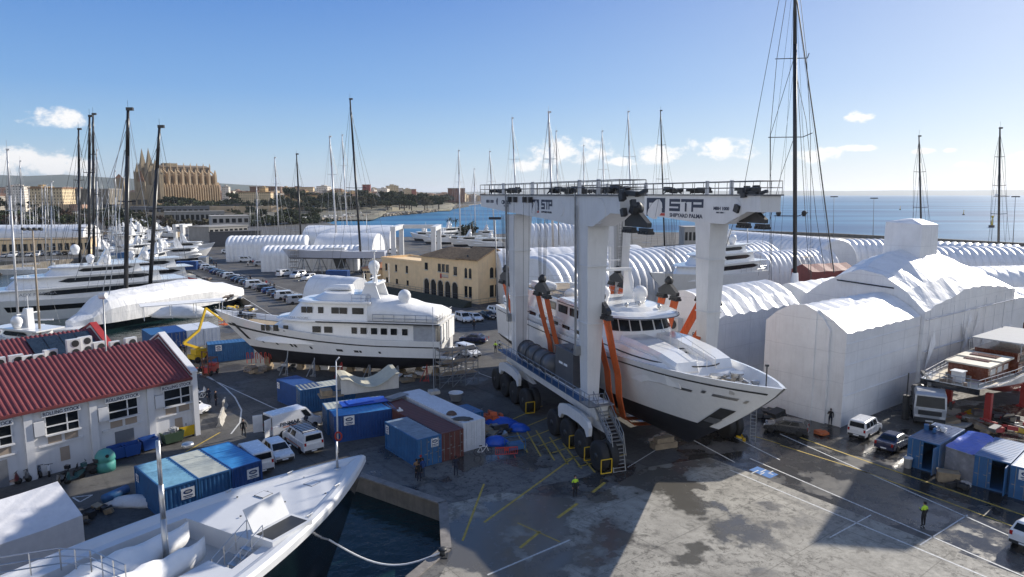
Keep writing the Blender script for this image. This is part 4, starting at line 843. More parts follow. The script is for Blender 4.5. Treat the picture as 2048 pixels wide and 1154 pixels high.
# ================= wrapped sheds and tunnels =================
def shed(label,loc,az,prof_fn,xs,nm='wrapped_shed',m=wrap,extra=None,cat='wrapped shed',sag=.12,group=None):
    u=Vector((sin(az),cos(az),0)); t=thing(nm,label,cat,(loc[0],loc[1],0),atan2(u.y,u.x),group); b=MB()
    rs=[]
    for i,x in enumerate(xs):
        pr=prof_fn(x); k=sag if i%2 else 0
        rs.append([(x,y,max(0,z-(k if 0<j<len(pr)-1 else 0)) if z>0 else 0) for j,(y,z) in enumerate(pr)])
    b.loft(rs); b.build('wrap_cover',m,t); return t
def fine(a,c,st): n=max(2,int(round((c-a)/st))); return [a+(c-a)*i/n for i in range(n+1)]
def lerpprof(keys):
    def f(x):
        for (xa,pa),(xb,pb) in zip(keys[:-1],keys[1:]):
            if x<=xb+1e-6:
                t=max(0,(x-xa)/(xb-xa)); return [(a[0]+(c[0]-a[0])*t,a[1]+(c[1]-a[1])*t) for a,c in zip(pa,pb)]
        return keys[-1][1]
    return f
AZ=R(53); A0=(33.4,66.8)
profA=lambda x:[(0,0),(0,3.3),(.0,6.6),(-.05,9.75),(1.3,10.75),(2.8,11.6),(4.4,12.0),(6.1,11.7),(7.4,10.9),(8.6,9.8),(8.6,6.6),(8.6,3.3),(8.6,0)]
A=shed('tall white shrink wrapped shed nearest the lifted yacht, flat bluish side wall',A0,AZ,profA,fine(0,16.6,1.05))
b=MB(); b.xprism([(1.6,0),(1.6,9.8),(2.3,10.9),(3.0,11.5),(3.0,0)],-.32,-.02); b.xprism([(3.0,0),(3.0,11.6),(4.4,12.15),(6.1,11.85),(7.4,11.05),(8.7,9.9),(8.7,0)],-.45,-.02); b.build('gable_sheet',wrap,A)
b=MB()
for z in (3.2,6.4,8.6): b.bar((0,-.06,z),(16.6,-.06,z),.05,n=5)
b.bar((-.06,0,0),(-.06,0,9.7),.06); b.build('batten',wrap,A)
pole=MB()
B=thing('wrapped_shed','largest white shrink wrapped shed with a square box on its ridge','wrapped shed',(A0[0],A0[1],0),atan2(cos(AZ),sin(AZ)))
kB=[(16.7,[(-.4,0),(-.4,5),(-.4,10.3),(1.8,12.3),(4.5,13.9),(7.2,14.5),(9.5,13.6),(12,12.2),(14.5,10.3),(14.5,0)]),
(22,[(-.6,0),(-.6,5),(-.6,11.2),(1.2,13.3),(3.8,15.2),(6.6,16.2),(9.5,15.2),(12,13.2),(14.6,10.8),(14.6,0)]),
(29,[(-.6,0),(-.6,5.5),(-.6,12.2),(1.0,13.6),(3.6,15.6),(6.4,16.9),(9.5,15.6),(12,13.6),(14.6,10.8),(14.6,0)]),
(36,[(-.7,0),(-.7,5.5),(-.7,11.8),(1.2,12.9),(3.8,14.6),(6.2,15.6),(9.5,14.4),(12,12.8),(14.6,10.5),(14.6,0)]),
(44,[(-.8,0),(-.8,5.5),(-.8,10.8),(1.5,11.8),(4,12.6),(6.2,13),(9.5,12.4),(12,11.4),(14.4,10),(14.4,0)])]
fB=lerpprof(kB); b=MB(); rs=[]
for i,x in enumerate(fine(16.7,44,1.3)):
    k=.13 if i%2 else 0; rs.append([(x,y+(.0 if j in (0,9) else .06*sin(i*2.3+j*1.7)),z-(k if 2<=j<=7 else 0)+(.1*sin(i*1.3+j*2.1) if 1<j<9 else 0)) for j,(y,z) in enumerate(fB(x))])
b.loft(rs); b.build('wrap_cover',wrap,B)
b=MB(); b.loft([[(25.6,4.2,15),(30.6,4.2,15),(30.6,8.8,15),(25.6,8.8,15)],[(25.7,4.3,19.7),(30.5,4.3,19.6),(30.5,8.7,19.8),(25.7,8.7,19.9)],[(27,6,20.3),(29.4,6,20.3),(29.4,7.2,20.35),(27,7.2,20.3)]]); b.build('ridge_box',wrap,B)
b=MB(); b.loft([[(x,-.8,0),(x,-.8,h_),(x,3,h_+1.6),(x,8,h_+.8),(x,8,0)] for x,h_ in ((44,9.2),(46,9.3),(48.5,9.0))]); b.build('wrapped_end',wrap,B)
b=MB()
for z in (9.3,5.6,2.4):
    b.bar((16.8,-.62,z),(43.5,-.98,z),.08,n=5)
for x in fine(17,43.5,3.3): b.bar((x,-.72,0),(x,-.86,10.4),.025,n=4)
b.build('scaffold_rail',M('pale_tube',(.55,.56,.6),.4,.2),B)
b=MB()
for k in range(16):
    x=rnd.uniform(18,42); z=rnd.uniform(3,9.5); L_=rnd.uniform(1.5,4); sg=rnd.choice((-1,1)); b.add([(x,-.72,z),(x+L_*.35*sg,-.78,z-L_),(x+L_*.35*sg+.35,-.78,z-L_+.1),(x+.15*sg,-1.0,z-L_*.45)],[(0,1,3),(1,2,3),(0,3,2)])
b.build('fold',wrap,B)
b=MB(); b.bar((16.3,3.0,12.6),(16.3,9.8,12.9),.09); b.build('lifting_beam',dark,B)
def pC(x): return [(0,0),(0,4.4),(0,8.8),(1.5,10.4),(3.2,11.3),(4.6,11.6),(6.2,11.2),(7.6,10.3),(9,8.8),(9,0)]
C=shed('white wrapped shed with ribbed roof left of the tallest wrapped front',(24.3,81),AZ,pC,fine(0,19,1.3),sag=.3)
text('S.Y. BLACK',.75,ink,'lettering',C,(-.03,2.5,6.2),rot=(pi/2,0,-pi/2),sx=1.15)
b=MB()
for k in range(3): b.bx(-.9,-.05,4.6,6.3,2.6+k*1.9,4.2+k*1.9); 
o=b.build('cooling_unit',greyp,C); b=MB()
for k in range(3): b.bar((-.92,5.45,3.4+k*1.9),(-.96,5.45,3.4+k*1.9),.6,n=14)
b.build('fan',dark,o)
def pE(x): return [(0,0),(0,7.8),(2.5,9.2),(5,10.1),(7.5,9.2),(10,7.8),(10,0)]
shed('low white wrapped tent around the foot of the tallest black mast',(45,99),AZ,pE,fine(0,24,1.6),sag=.15)
for i,(lo,az_,L_,col) in enumerate((((62,140),R(70),12,redp),((76,136),R(60),10,redp))):
    shed(['dull red canvas shelter beyond the white multi deck yacht','dull red canvas shelter right of the tallest mast'][i],lo,az_,lambda x:[(0,0),(0,7.6),(3,8.9),(6,7.6),(6,0)],fine(0,L_,2),nm='red_shelter',m=M('red_tarpaulin',(.22,.055,.05),.6,var=.25,bump=.3),cat='shelter')
def tunnel(label,c,az,L,W,hw,ht,bay=1.7,bulge=.35,group=None,nm='tunnel_shed',ends=True):
    u=Vector((sin(az),cos(az),0)); t=thing(nm,label,'tunnel shed',(c[0],c[1],0),atan2(u.y,u.x),group); b=MB().mat(0,True)
    n=max(2,int(L/bay)); rs=[]
    def sec(x,dr): 
        r=[(x,-W/2+dr,0),(x,-W/2+dr,hw)]
        for k in range(1,12): a=pi-pi*k/12; r.append((x,cos(a)*(W/2-dr),hw+sin(a)*(ht-hw-dr)))
        return r+[(x,W/2-dr,hw),(x,W/2-dr,0)]
    for i in range(n):
        x0=L*i/n
        for q,dr in ((0,bulge),(.12,bulge*.5),(.3,.12*bulge),(.5,0),(.7,.12*bulge),(.88,bulge*.5)): rs.append(sec(x0+L/n*q,dr))
    rs.append(sec(L,bulge)); b.loft(rs,close=False,caps=False); b.mat(0,False)
    for r in (rs[0],rs[-1]): b.quad(*r)
    b.build('tunnel_cover',wrap,t); return t
GT='ribbed white tunnel sheds across the shipyard'
tunnel('big ribbed white tunnel shed directly behind the hoist legs',(4,132),R(52),78,16,4,11.6,2.1,.5,GT)
tunnel('plain white tunnel shed behind the far left hoist leg',(-4,150),R(70),36,13,3.5,11.6,3,.12,GT)
tunnel('ribbed white tunnel shed seen under the hoist beam near the sea',(3,262),R(80),30,15,5,12.4,1.7,.4,GT)
tunnel('ribbed white tunnel shed right of the near hoist leg by the sea',(68,224),R(158),48,15,5,12,1.9,.5,GT)
tunnel('ribbed white tunnel shed behind the low tent, its round end facing left',(80,193),R(90),27,13,4.5,11,1.7,.4,GT)
tunnel('ribbed white tunnel shed just right of the ridge box',(106,192),R(135),30,12,4,11,1.6,.4,GT)
tunnel('ribbed white tunnel shed at the far right edge near the sea',(100,165),R(92),40,14,4.5,11,1.7,.45,GT)
tunnel('white wrapped store with a curved top behind the far right tunnels',(84,140),R(80),26,10,4,8.5,2.5,.15,GT)
tunnel('white wrapped low cover by the right edge above the red hull',(82,116),R(85),24,9,3.5,7.6,2.5,.15,GT)
tunnel('small white tunnel between the far sheds and the wide hoist leg',(60,168),R(62),26,10,3.5,9.5,1.7,.35,GT)
tunnel('ribbed white shed with square end at the far side of the car park',(-101,244),R(80),27,14,5.5,8.8,1.5,.35,GT)
tunnel('ribbed white shed in front of the square ended one',(-77,212),R(84),29,11,5,7.7,1.5,.35,GT)
tunnel('rounded white dome tent behind the yacht on stands',(-72,258),R(95),22,18,2,9.1,6,.2,GT)
tunnel('wide white hall beyond the dome tent by the bay',(-88,296),R(86),36,26,5,10.1,8,.12,GT)
tunnel('arched white cover just behind the radar mast of the yacht ashore',(-38,131),R(118),11,7.5,3,8.2,2.8,.12,GT)
tunnel('long white covered shed above the yellow marina stores',(-212,276),R(84),40,14,7.5,11.2,4,.1,GT)
# ================= yellow arcaded building =================
ye=M('yellow_render',(.86,.63,.37),.85,var=.1,scale=.7,streak=.18); st=M('pale_stone_trim',(.55,.5,.42),.8,var=.15)
m=bpy.data.materials.new('clay_roof_tile'); m.use_nodes=True; nt=m.node_tree; N=nt.nodes; L=nt.links; bs=N['Principled BSDF']; bs.inputs['Roughness'].default_value=.9
tc_=N.new('ShaderNodeTexCoord'); no=N.new('ShaderNodeTexNoise'); no.inputs['Scale'].default_value=1.7; no.inputs['Detail'].default_value=6; no.inputs['Roughness'].default_value=.75; L.new(tc_.outputs['Object'],no.inputs['Vector'])
rp=N.new('ShaderNodeValToRGB'); e=rp.color_ramp.elements; e[0].position=.3; e[1].position=.7; e[0].color=(.16,.085,.04,1); e[1].color=(.52,.34,.18,1); L.new(no.outputs['Fac'],rp.inputs['Fac'])
wv=N.new('ShaderNodeTexWave'); wv.inputs['Scale'].default_value=1.6; wv.bands_direction='X'; L.new(tc_.outputs['Object'],wv.inputs['Vector']); bp=N.new('ShaderNodeBump'); bp.inputs['Distance'].default_value=.15; L.new(wv.outputs['Fac'],bp.inputs['Height']); L.new(bp.outputs['Normal'],bs.inputs['Normal']); L.new(rp.outputs['Color'],bs.inputs['Base Color']); tile=m
yo=(-33.5,171.6,0); yrz=atan2(-.707,.707)
Y=thing('yellow_building','two storey yellow building with five arches and brown tiled roofs','building',yo,yrz)
b=MB(); b.bx(17.3,31,0,11,0,9.2); b.bx(31,37.5,-.4,9.5,0,9.6); Wl=b.build('wall',ye,Y)
b=MB(); b.bx(.8,17.3,.3,9,0,7.4); b.bx(.6,17.3,.1,.3,7.4,7.9); b.bx(.6,.8,.3,9,7.4,7.9); b.bx(.8,17.3,9,9.2,7.4,7.9); b.build('wing',ye,Y)
b=MB(); b.loft([[(16.8,-.6,9.15),(31.3,-.6,9.15),(31.3,11.6,9.15),(16.8,11.6,9.15)],[(21,5.2,11.2),(31.3,5.2,11.2),(31.3,5.8,11.2),(21,5.8,11.2)]]); b.build('roof',tile,Y)
b=MB(); b.xprism([(-.38,9.6),(4.5,11.6),(9.48,9.6)],31.02,31.3); b.xprism([(-.38,9.6),(4.5,11.6),(9.48,9.6)],37.2,37.48); b.build('gable',ye,Wl)
b=MB(); b.xprism([(-1.0,9.35),(4.5,11.65),(10,9.35),(10,9.55),(4.5,11.87),(-1.0,9.55)],30.8,38.1); b.build('roof',tile,Y)
def archwin(x,z0,z1,wd,y,par,nm='window',arch=True,ax='y',m_=glass):
    b=MB(); n=8; r=wd/2; pts=[(x-r,z0),(x+r,z0)]+([(x+r*cos(pi*i/n),z1-r+r*sin(pi*i/n)) for i in range(n+1)] if arch else [(x+r,z1),(x-r,z1)])
    if ax=='y': b.yprism(pts,y-.04,y+.0)
    else: b.xprism(pts,y,y+.04)
    o=b.build(nm,m_,par); c=MB(); d_=.12
    if ax=='y': c.bx(x-r-d_,x+r+d_,y-.16,y-.045,z0-.2,z0); 
    else: c.bx(y+.045,y+.2,x-r-d_,x+r+d_,z0-.2,z0)
    c.build('sill',st,o); return o
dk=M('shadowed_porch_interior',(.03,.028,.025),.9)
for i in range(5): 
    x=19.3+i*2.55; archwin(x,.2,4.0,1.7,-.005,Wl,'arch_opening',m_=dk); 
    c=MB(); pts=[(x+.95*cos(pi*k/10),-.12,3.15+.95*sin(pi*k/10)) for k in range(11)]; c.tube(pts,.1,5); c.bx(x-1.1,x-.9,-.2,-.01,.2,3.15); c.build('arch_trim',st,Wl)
for x in (19.2,): archwin(x,6.1,7.7,1.1,-.005,Wl,arch=False)
for x in (24,25.4,26.8): archwin(x,6.0,7.8,1.05,-.005,Wl,arch=False)
archwin(29.6,5.6,7.5,1.2,-.005,Wl,arch=False)
for x in (33.6,35.0): archwin(x,5.4,7.6,.85,-.405,Wl); archwin(x,1.2,3.6,.95,-.405,Wl,arch=False)
for x in (2.6,6.8,11.2): archwin(x,4.6,6.3,.8,.295,Y,arch=False); archwin(x+.2,1.6,2.8,.8,.295,Y,arch=False)
for y in (3.6,5.2): archwin(y,5.4,7.7,1.05,37.5,Wl,ax='x'); archwin(y,1.2,3.8,1.15,37.5,Wl,arch=False,ax='x')
b=MB(); b.yprism([(33.9,10.2),(34.3,9.9),(34.7,10.2),(34.3,10.6)],-.44,-.4); b.build('vent',dark,Wl)
b=MB(); b.bx(24.2,27.2,-.1,-.02,4.75,5.5); sg=b.build('sign',st,Wl); b=MB(); b.bx(24.3,24.9,-.14,-.1,4.55,5.6); b.build('emblem',redp,sg); b=MB(); b.bx(25.0,27.1,-.125,-.1,4.8,4.88); b.build('emblem_bar',redp,sg)
# lower annex and terrace wall
b=MB(); b.bx(-6,.4,-1.2,6,0,4.6); an=b.build('annex_wall',ye,Y); b=MB(); b.loft([[(-6.4,-1.7,4.6),(.55,-1.7,4.6),(.55,6.3,4.6),(-6.4,6.3,4.6)],[(-3,2,6.1),(-2,2,6.1),(-2,3,6.1),(-3,3,6.1)]]); b.build('roof',M('orange_tile',(.35,.16,.08),.85,var=.3,scale=3),an); archwin(-1.6,.1,3.2,1.4,-1.205,an,'door',arch=False,m_=M('grey_door',(.15,.16,.18),.6)); archwin(-4.6,2,3.2,.8,-1.205,an,arch=False)
mt=Matrix.Rotation(yrz,3,'Z')
def onY(x,y): q=mt@Vector((x,y,0)); return (yo[0]+q.x,yo[1]+q.y,0)
b=MB(); b.loft([[(2,-3.2,0),(39,-3.6,0),(39,-6.2,0),(2,-6.0,0)],[(2,-3.2,1.4),(39,-3.6,1.2),(39,-4.6,1.1),(2,-4.4,1.3)]]); b.build('garden_bank',M('dark_hedge_bank',(.035,.04,.028),.95,var=.5,scale=3,bump=.8,bscale=5),loc=yo,rz=yrz,label='dark planted bank in front of the yellow building',cat='planted bank')
b=MB(); rail(b,[(2,-3.2,1.4),(39,-3.6,1.25)],1.0,.03,2.2,1); rail(b,[(39,-3.6,.1),(39.5,8,.1)],1.3,.03,2.2,1); b.build('fence',dgrey,loc=yo,rz=yrz,label='thin metal fence round the terrace of the yellow building',cat='fence')
# ================= red roofed workshops =================
wr=M('workshop_white_wall',(.66,.66,.67),.7,var=.06,scale=.6,streak=.12); rrf=M('red_roof_sheet',(.165,.036,.038),.5,var=.22,scale=.6,streak=.28)
ro_=(-31.1,64.9,0); rrz=atan2(-12.5,-10.1)      # x runs away from the end wall towards the camera's left
W1=thing('red_roofed_workshop','long white workshop with ribbed red roof and stock signs above its windows','workshop',ro_,rrz)
Lb=34; HWd=6.0; 
b=MB(); b.bx(.4,Lb,-.02,-12,0,6.0); b.build('wall',wr,W1)
b=MB(); rs=[]
for i in range(int(Lb/.42)+1):
    x=.45+i*.42
    for dx,dz in ((0,0),(.12,.1),(.22,.1),(.34,0)): rs.append([(x+dx,.45,5.92+dz),(x+dx,-6,8.82+dz),(x+dx,-12.2,5.92+dz),(x+dx,-12.2,5.8),(x+dx,-6,8.7),(x+dx,.45,5.8)])
b.loft(rs); b.build('roof',rrf,W1)
b=MB(); b.xprism([(.45,0),(.45,6.35),(-6,9.35),(-12.4,6.35),(-12.4,0)],-.1,.4); ew=b.build('end_wall',wr,W1)
b=MB(); b.xprism([(.5,6.33),(-6,9.36),(-12.45,6.33),(-12.45,6.5),(-6,9.53),(.5,6.5)],-.18,.48); b.build('coping',wr,ew); b=MB(); b.xprism([(.5,6.15),(-6,9.18),(-12.45,6.15),(-12.45,6.32),(-6,9.35),(.5,6.32)],.4,.52); b.build('flashing',rrf,ew)
b=MB(); b.bx(.4,Lb,.42,.56,5.72,5.95); b.build('gutter',rrf,W1)
for k in range(6):
    x0=.2+k*4.85
    b=MB(); b.bx(x0+3.75,x0+4.35,-.02,.28,0,5.7); b.build('pilaster',wr,W1)
    b=MB(); b.bx(x0+.3,x0+2.8,.0,.03,3.5,5.3); o=b.build('window',glass,W1); c=MB()
    for xx in (x0+.3,x0+1.2,x0+2.8): c.bx(xx-.05,xx+.05,.03,.1,3.5,5.3)
    c.bx(x0+.25,x0+2.85,.03,.1,4.1,4.2); c.bx(x0+.2,x0+2.9,.0,.3,3.35,3.48); c.build('frame',wr,o)
    b=MB(); b.bx(x0+.2,x0+3.1,.3,.36,5.1,5.6); so_=b.build('sign_board',wr,W1); c=MB(); c.bx(x0+.45,x0+1.45,.0,.04,2.68,3.3); c.build('shutter',M('tan_louvre',(.35,.28,.22),.7),W1); c=MB(); c.bx(x0+1.7,x0+2.7,.0,.04,2.68,3.3); c.build('shutter',M('tan_louvre',(.35,.28,.22),.7),W1)
    text('ROLLING STOCK',.42,ink,'lettering',so_,(x0+1.65,.38,5.34),rot=(pi/2,0,pi),sx=.85,bold=.006)
    b=MB(); b.bx(x0+2.95,x0+3.7,.0,.4,3.6,4.8); b.build('shutter_box',wr,W1)
    b=MB(); b.bx(x0+.1,x0+3.4,.0,.12,2.5,2.65); b.build('ledge',wr,W1)
    if k%2: b=MB(); b.bx(x0+.8,x0+2.4,.0,.05,0,2.25); b.build('door',M('grey_door',(.15,.16,.18),.6),W1)
    else: b=MB(); b.bx(x0+1.2,x0+1.9,.0,.05,.9,2.1); b.build('vent_panel',M('tan_louvre',(.35,.28,.22),.7),W1)
W2=thing('red_roofed_workshop','second red roofed workshop behind, with solar panels on its slope','workshop',ro_,rrz)
b=MB(); b.bx(2.6,Lb+4,-12.5,-23,0,6.4); b.build('wall',wr,W2)
b=MB(); rs=[]
for i in range(int(Lb/.42)+8):
    x=2.6+i*.42
    for dx,dz in ((0,0),(.12,.1),(.22,.1),(.34,0)): rs.append([(x+dx,-12.6,6.6+dz),(x+dx,-17.6,8.85+dz),(x+dx,-23.2,6.4+dz),(x+dx,-23.2,6.2),(x+dx,-17.6,8.7),(x+dx,-12.6,6.4)])
b.loft(rs); b.build('roof',rrf,W2)
b=MB(); b.xprism([(-12.4,0),(-12.4,6.9),(-17.6,9.3),(-23.3,6.8),(-23.3,0)],2.1,2.6); b.build('end_wall',wr,W2)
b=MB(); b.xprism([(-12.3,6.9),(-17.6,9.32),(-23.4,6.8),(-23.4,7.0),(-17.6,9.5),(-12.3,7.08)],2.0,2.7); b.build('coping',redp,W2)
sp=M('solar_glass',(.02,.03,.045),.12,var=.3)
for k in range(4):
    b=MB(); x=3.2+k*1.45; b.xprism([(-13.6,7.22),(-16.9,8.7),(-16.9,8.78),(-13.6,7.3)],x,x+1.38); p_=b.build('solar_panel',sp,loc=ro_,rz=rrz,label='dark solar panel lying on the rear red roof',cat='solar panel',group='row of solar panels on the rear red roof')
b=MB(); b.bx(1.2,Lb,-10.4,-12.4,7.18,7.3)
for k in range(9): b.bx(1.5+k*2.5,1.65+k*2.5,-11,-10.85,6.4,7.18); b.bx(1.5+k*2.5,1.65+k*2.5,-12.2,-12.05,6.2,7.18)
b.build('service_deck',dgrey,W1)
mw=Matrix.Rotation(rrz,3,'Z')
xx_=lambda px: (-39.8-(px-1024)/F*71.9)/(.628-.778*(px-1024)/F)
def onW(x,y,z=0): q=mw@Vector((x,y,0)); return (ro_[0]+q.x,ro_[1]+q.y,z)
acs=[(xx_(px),kd) for px,kd in ((8,1),(30,0),(52,0),(80,1),(126,2),(154,2),(182,1),(214,0),(245,1),(-30,1))]
for i,(x,kd) in enumerate(acs):
    w_,h_=((1.0,.8),(1.15,1.0),(1.2,1.75))[kd]; b=MB(); b.bx(-w_/2,w_/2,-.25,.25,.1,h_+.1); b.bx(-w_/2,-w_/2+.1,-.25,.25,0,.1); b.bx(w_/2-.1,w_/2,-.25,.25,0,.1)
    o=b.build('air_conditioner',greyp,loc=onW(x,-11.2+rnd.uniform(-.4,.4),7.32),rz=rrz+rnd.uniform(-.1,.1),label=('tall white twin fan condenser between the red roofs' if kd==2 else 'white single fan condenser between the red roofs'),cat='air conditioner',group='twin fan condensers on the roof' if kd==2 else 'single fan condensers on the roof')
    for q in range(2 if kd==2 else 1): c=MB(); z=.1+(h_/ (4 if kd==2 else 2))*(1+2*q); c.bar((-.12,.25,z),(-.12,.28,z),.34,n=14); c.build('fan_grille',dark,o)
# ================= plain far yard buildings =================
gc=M('grey_render',(.3,.29,.27),.85,var=.2,scale=.3,streak=.3)
def block(label,pa,pb,pyt,depth,m,nw=8,nf=2,nm='office_building',roofm=None,base=0):
    (x0,y0),(x1,y1)=G(*pa),G(*pb); d_=Vector((x1-x0,y1-y0)); L_=d_.length; rz=atan2(d_.y,d_.x); z=D(pa[0],pyt,y0)[1]
    t=thing(nm,label,'building',(x0,y0,0),rz); b=MB(); b.bx(0,L_,0,depth,0,z); w_=b.build('wall',m,t); b=MB(); b.bx(-.3,L_+.3,-.3,depth+.3,z,z+.35); b.build('roof',roofm or m,t)
    fh=z/nf
    for f_ in range(nf):
        for i in range(nw):
            x=L_*(i+.5)/nw; b=MB(); b.bx(x-L_/nw*.32,x+L_/nw*.32,-.05,-.005,f_*fh+fh*.3,f_*fh+fh*.75); b.build('window',glass,w_)
    return t
block('grey concrete office block left of the ribbed sheds',(420,494),(497,488),455,14,gc,8,2)
block('dark grey gable building beside the grey concrete office block',(396,484),(420,494),458,22,M('dark_render',(.1,.1,.105),.85,var=.2),5,2)
block('pale concrete block rising behind the grey office block',(425,470),(500,468),433,16,M('pale_render',(.42,.4,.37),.85,var=.15,streak=.2),6,2)
block('long low grey store with pale roof below the cathedral',(330,448),(450,446),424,14,gc,12,1)
block('long dark roofed store below the old town wall',(262,436),(420,434),414,16,M('slate_store',(.12,.13,.15),.7,var=.2),14,1)
block('long yellow marina store with parked cars in front',(-40,514),(182,508),482,12,ye,16,1,roofm=M('tan_roof',(.35,.27,.18),.8))
block('small white harbour office near the sea, behind the wide hoist leg',(1368,492),(1400,492),455,10,M('pale_render',(.42,.4,.37),.85),4,1)
# quay wall of the far marina
b=MB(); (x0,y0),(x1,y1)=G(-60,545),G(175,520); b.beam((x0,y0,-.2),(x1,y1,-.2),2.,2.6); b.build('quay_wall',wallm,label='weathered stone quay wall below the parked cars at left',cat='quay wall')
# small travelling frame hoists far off
def frame_hoist(label,px0,px1,pyb,pyt,dep):
    x0,y0=G(px0,pyb); x1,_=G(px1,pyb); z=D(px0,pyt,y0)[1]; t=thing('frame_hoist',label,'boat hoist',(x0,y0,0)); W_=x1-x0
    for x in (0,W_):
        for y in (0,dep): b=MB(); b.bx(x-.7,x+.7,y-.7,y+.7,0,z); b.build('leg',greyp,t)
        b=MB(); b.bx(x-.8,x+.8,-.8,dep+.8,z,z+1.4); b.build('top_beam',greyp,t)
    b=MB(); b.bx(.7,W_-.7,dep-.6,dep+.6,z,z+1.3); o=b.build('cross_beam',greyp,t)
frame_hoist('small white frame hoist standing beyond the yellow building',788,868,537,462,16)
frame_hoist('white frame hoist with two tall posts near the grey office',352,366,488,455,8)
# ================= shipping containers =================
def unit(pa,pb,z):
    a=Vector(G(*pa,z)); b_=Vector(G(*pb,z)); d_=(b_-a).normalized(); return a,d_
def mark(t,b,T):     # white plate: slanted oval swoosh over two lines of small print
    pl=b.build('logo_plate',signw,t); c=MB(); n=18
    for o_,ra,rb,mi in ((.004,.36,.2,0),(.008,.24,.1,1)):
        c.mat(mi); c.add([T(.5+ra*cos(2*pi*k/n)*.96-rb*sin(2*pi*k/n)*.28,.64+rb*sin(2*pi*k/n)+.1*ra*cos(2*pi*k/n),o_) for k in range(n)],[tuple(range(n)),tuple(range(n-1,-1,-1))])
    c.mat(0); 
    for v0,v1,u0,u1 in ((.22,.32,.14,.86),(.08,.15,.22,.78)): c.add([T(u0,v0,.004),T(u1,v0,.004),T(u1,v1,.004),T(u0,v1,.004)],[(0,1,2,3),(3,2,1,0)])
    c.build('emblem',[cblue2,signw],pl)
def container(label,a,d_,side,L_=6.06,W_=2.44,Hc=2.59,m=cblue,rm=None,logo_=None,doors=True,z0=0,base=0,open_=None,group=None):
    """a = roof corner over the door end, d_ = direction of the long axis, side=+1 body lies to the left of d_"""
    o=Vector((a.x,a.y)); n=Vector((-d_.y,d_.x))
    if side<0: o=o-n*W_
    t=thing('shipping_container',label,'shipping container',(o.x,o.y,base),atan2(d_.y,d_.x),group)
    b=MB(); st=.28; k=int((L_-.3)/st)
    for y,s in ((0,1),(W_,-1)):
        pts=[]
        for i in range(k):
            x=.15+i*st
            for dx,dy in ((0,.06),(.08,.06),(.14,.0),(.22,.0)): pts.append((x+dx,y+s*(.012+.06-dy)))
        pts.append((L_-.15,y+s*.072))
        for p,q in zip(pts[:-1],pts[1:]):
            f=[(p[0],p[1],.15),(q[0],q[1],.15),(q[0],q[1],Hc-.1),(p[0],p[1],Hc-.1)]; b.quad(*(f if s>0 else f[::-1]))
        b.bx(0,L_,min(y,y+s*.1),max(y,y+s*.1),0,.15); b.bx(0,L_,min(y,y+s*.1),max(y,y+s*.1),Hc-.1,Hc)
        for x in (0,L_-.15): b.bx(x,x+.15,min(y,y+s*.14),max(y,y+s*.14),.15,Hc-.1)
    b.bx(.15,L_-.05,.12,W_-.12,.05,.12)
    pts=[];k=int((W_-.3)/st)
    for i in range(k):
        for dx,dy in ((0,.06),(.08,.06),(.14,0),(.22,0)): pts.append((L_-.08+dy,.15+i*st+dx))
    pts.append((L_-.08,W_-.14))
    for p,q in zip(pts[:-1],pts[1:]): b.quad((p[0],p[1],.1),(q[0],q[1],.1),(q[0],q[1],Hc-.1),(p[0],p[1],Hc-.1))
    for y in (.1,): b.bx(L_-.1,L_,.1,W_-.1,Hc-.12,Hc); b.bx(L_-.1,L_,.1,W_-.1,0,.12); b.bx(0,.1,.1,W_-.1,Hc-.12,Hc); b.bx(0,.1,.1,W_-.1,0,.12)
    b.build('body',m,t)
    b=MB(); k=int((L_-.2)/.42)
    for i in range(k):
        x=.1+i*(L_-.2)/k; w_=(L_-.2)/k
        for f in ([(x,.02),(x+w_*.4,.02)],[(x+w_*.4,.02),(x+w_*.5,0)],[(x+w_*.5,0),(x+w_*.9,0)],[(x+w_*.9,0),(x+w_,.02)]):
            (xa,za),(xb,zb)=f; b.quad((xa,.1,Hc-.02+za),(xb,.1,Hc-.02+zb),(xb,W_-.1,Hc-.02+zb),(xa,W_-.1,Hc-.02+za))
    b.build('roof',rm or m,t)
    if doors:
        for i,(y0,y1) in enumerate(((.12,W_/2-.01),(W_/2+.01,W_-.12))):
            if open_==i:
                b=MB(); b.bx(-1.05,0,y0-.04,y0+.02,.14,Hc-.14); dr=b.build('door',m,t); continue
            b=MB(); b.bx(.02,.07,y0,y1,.13,Hc-.13); dr=b.build('door',m,t)
            c=MB()
            for y in (y0+.25,y1-.25): c.bar((-.01,y,.1),(-.01,y,Hc-.1),.025,n=5); c.box((-.02,y+.1,1.1),(.03,.3,.06)); 
            for z in (.5,1.3,2.1): c.bx(.0,.02,y0+.02,y0+.15,z,z+.1)
            c.build('locking_bar',galv if m!=cwhite else cwhite,dr)
    for (fx,fy,wd,ht) in (logo_ or []):     # white plates with the hire firm's round mark
        b=MB(); z=Hc*.62
        if fy=='X': b.bx(-.005,.018,fx,fx+wd,z,z+ht); T=lambda u,v,o_: (-.005-o_,fx+wd*(1-u),z+ht*v)
        elif fy=='L': b.bx(fx,fx+wd,W_+.075,W_+.085,z,z+ht); T=lambda u,v,o_: (fx+wd*(1-u),W_+.085+o_,z+ht*v)
        else: b.bx(fx,fx+wd,-.085,-.075,z,z+ht); T=lambda u,v,o_: (fx+wd*u,-.085-o_,z+ht*v)
        mark(t,b,T)
    return t
az=lambda a: Vector((sin(R(a)),cos(R(a))))
hz=2.59
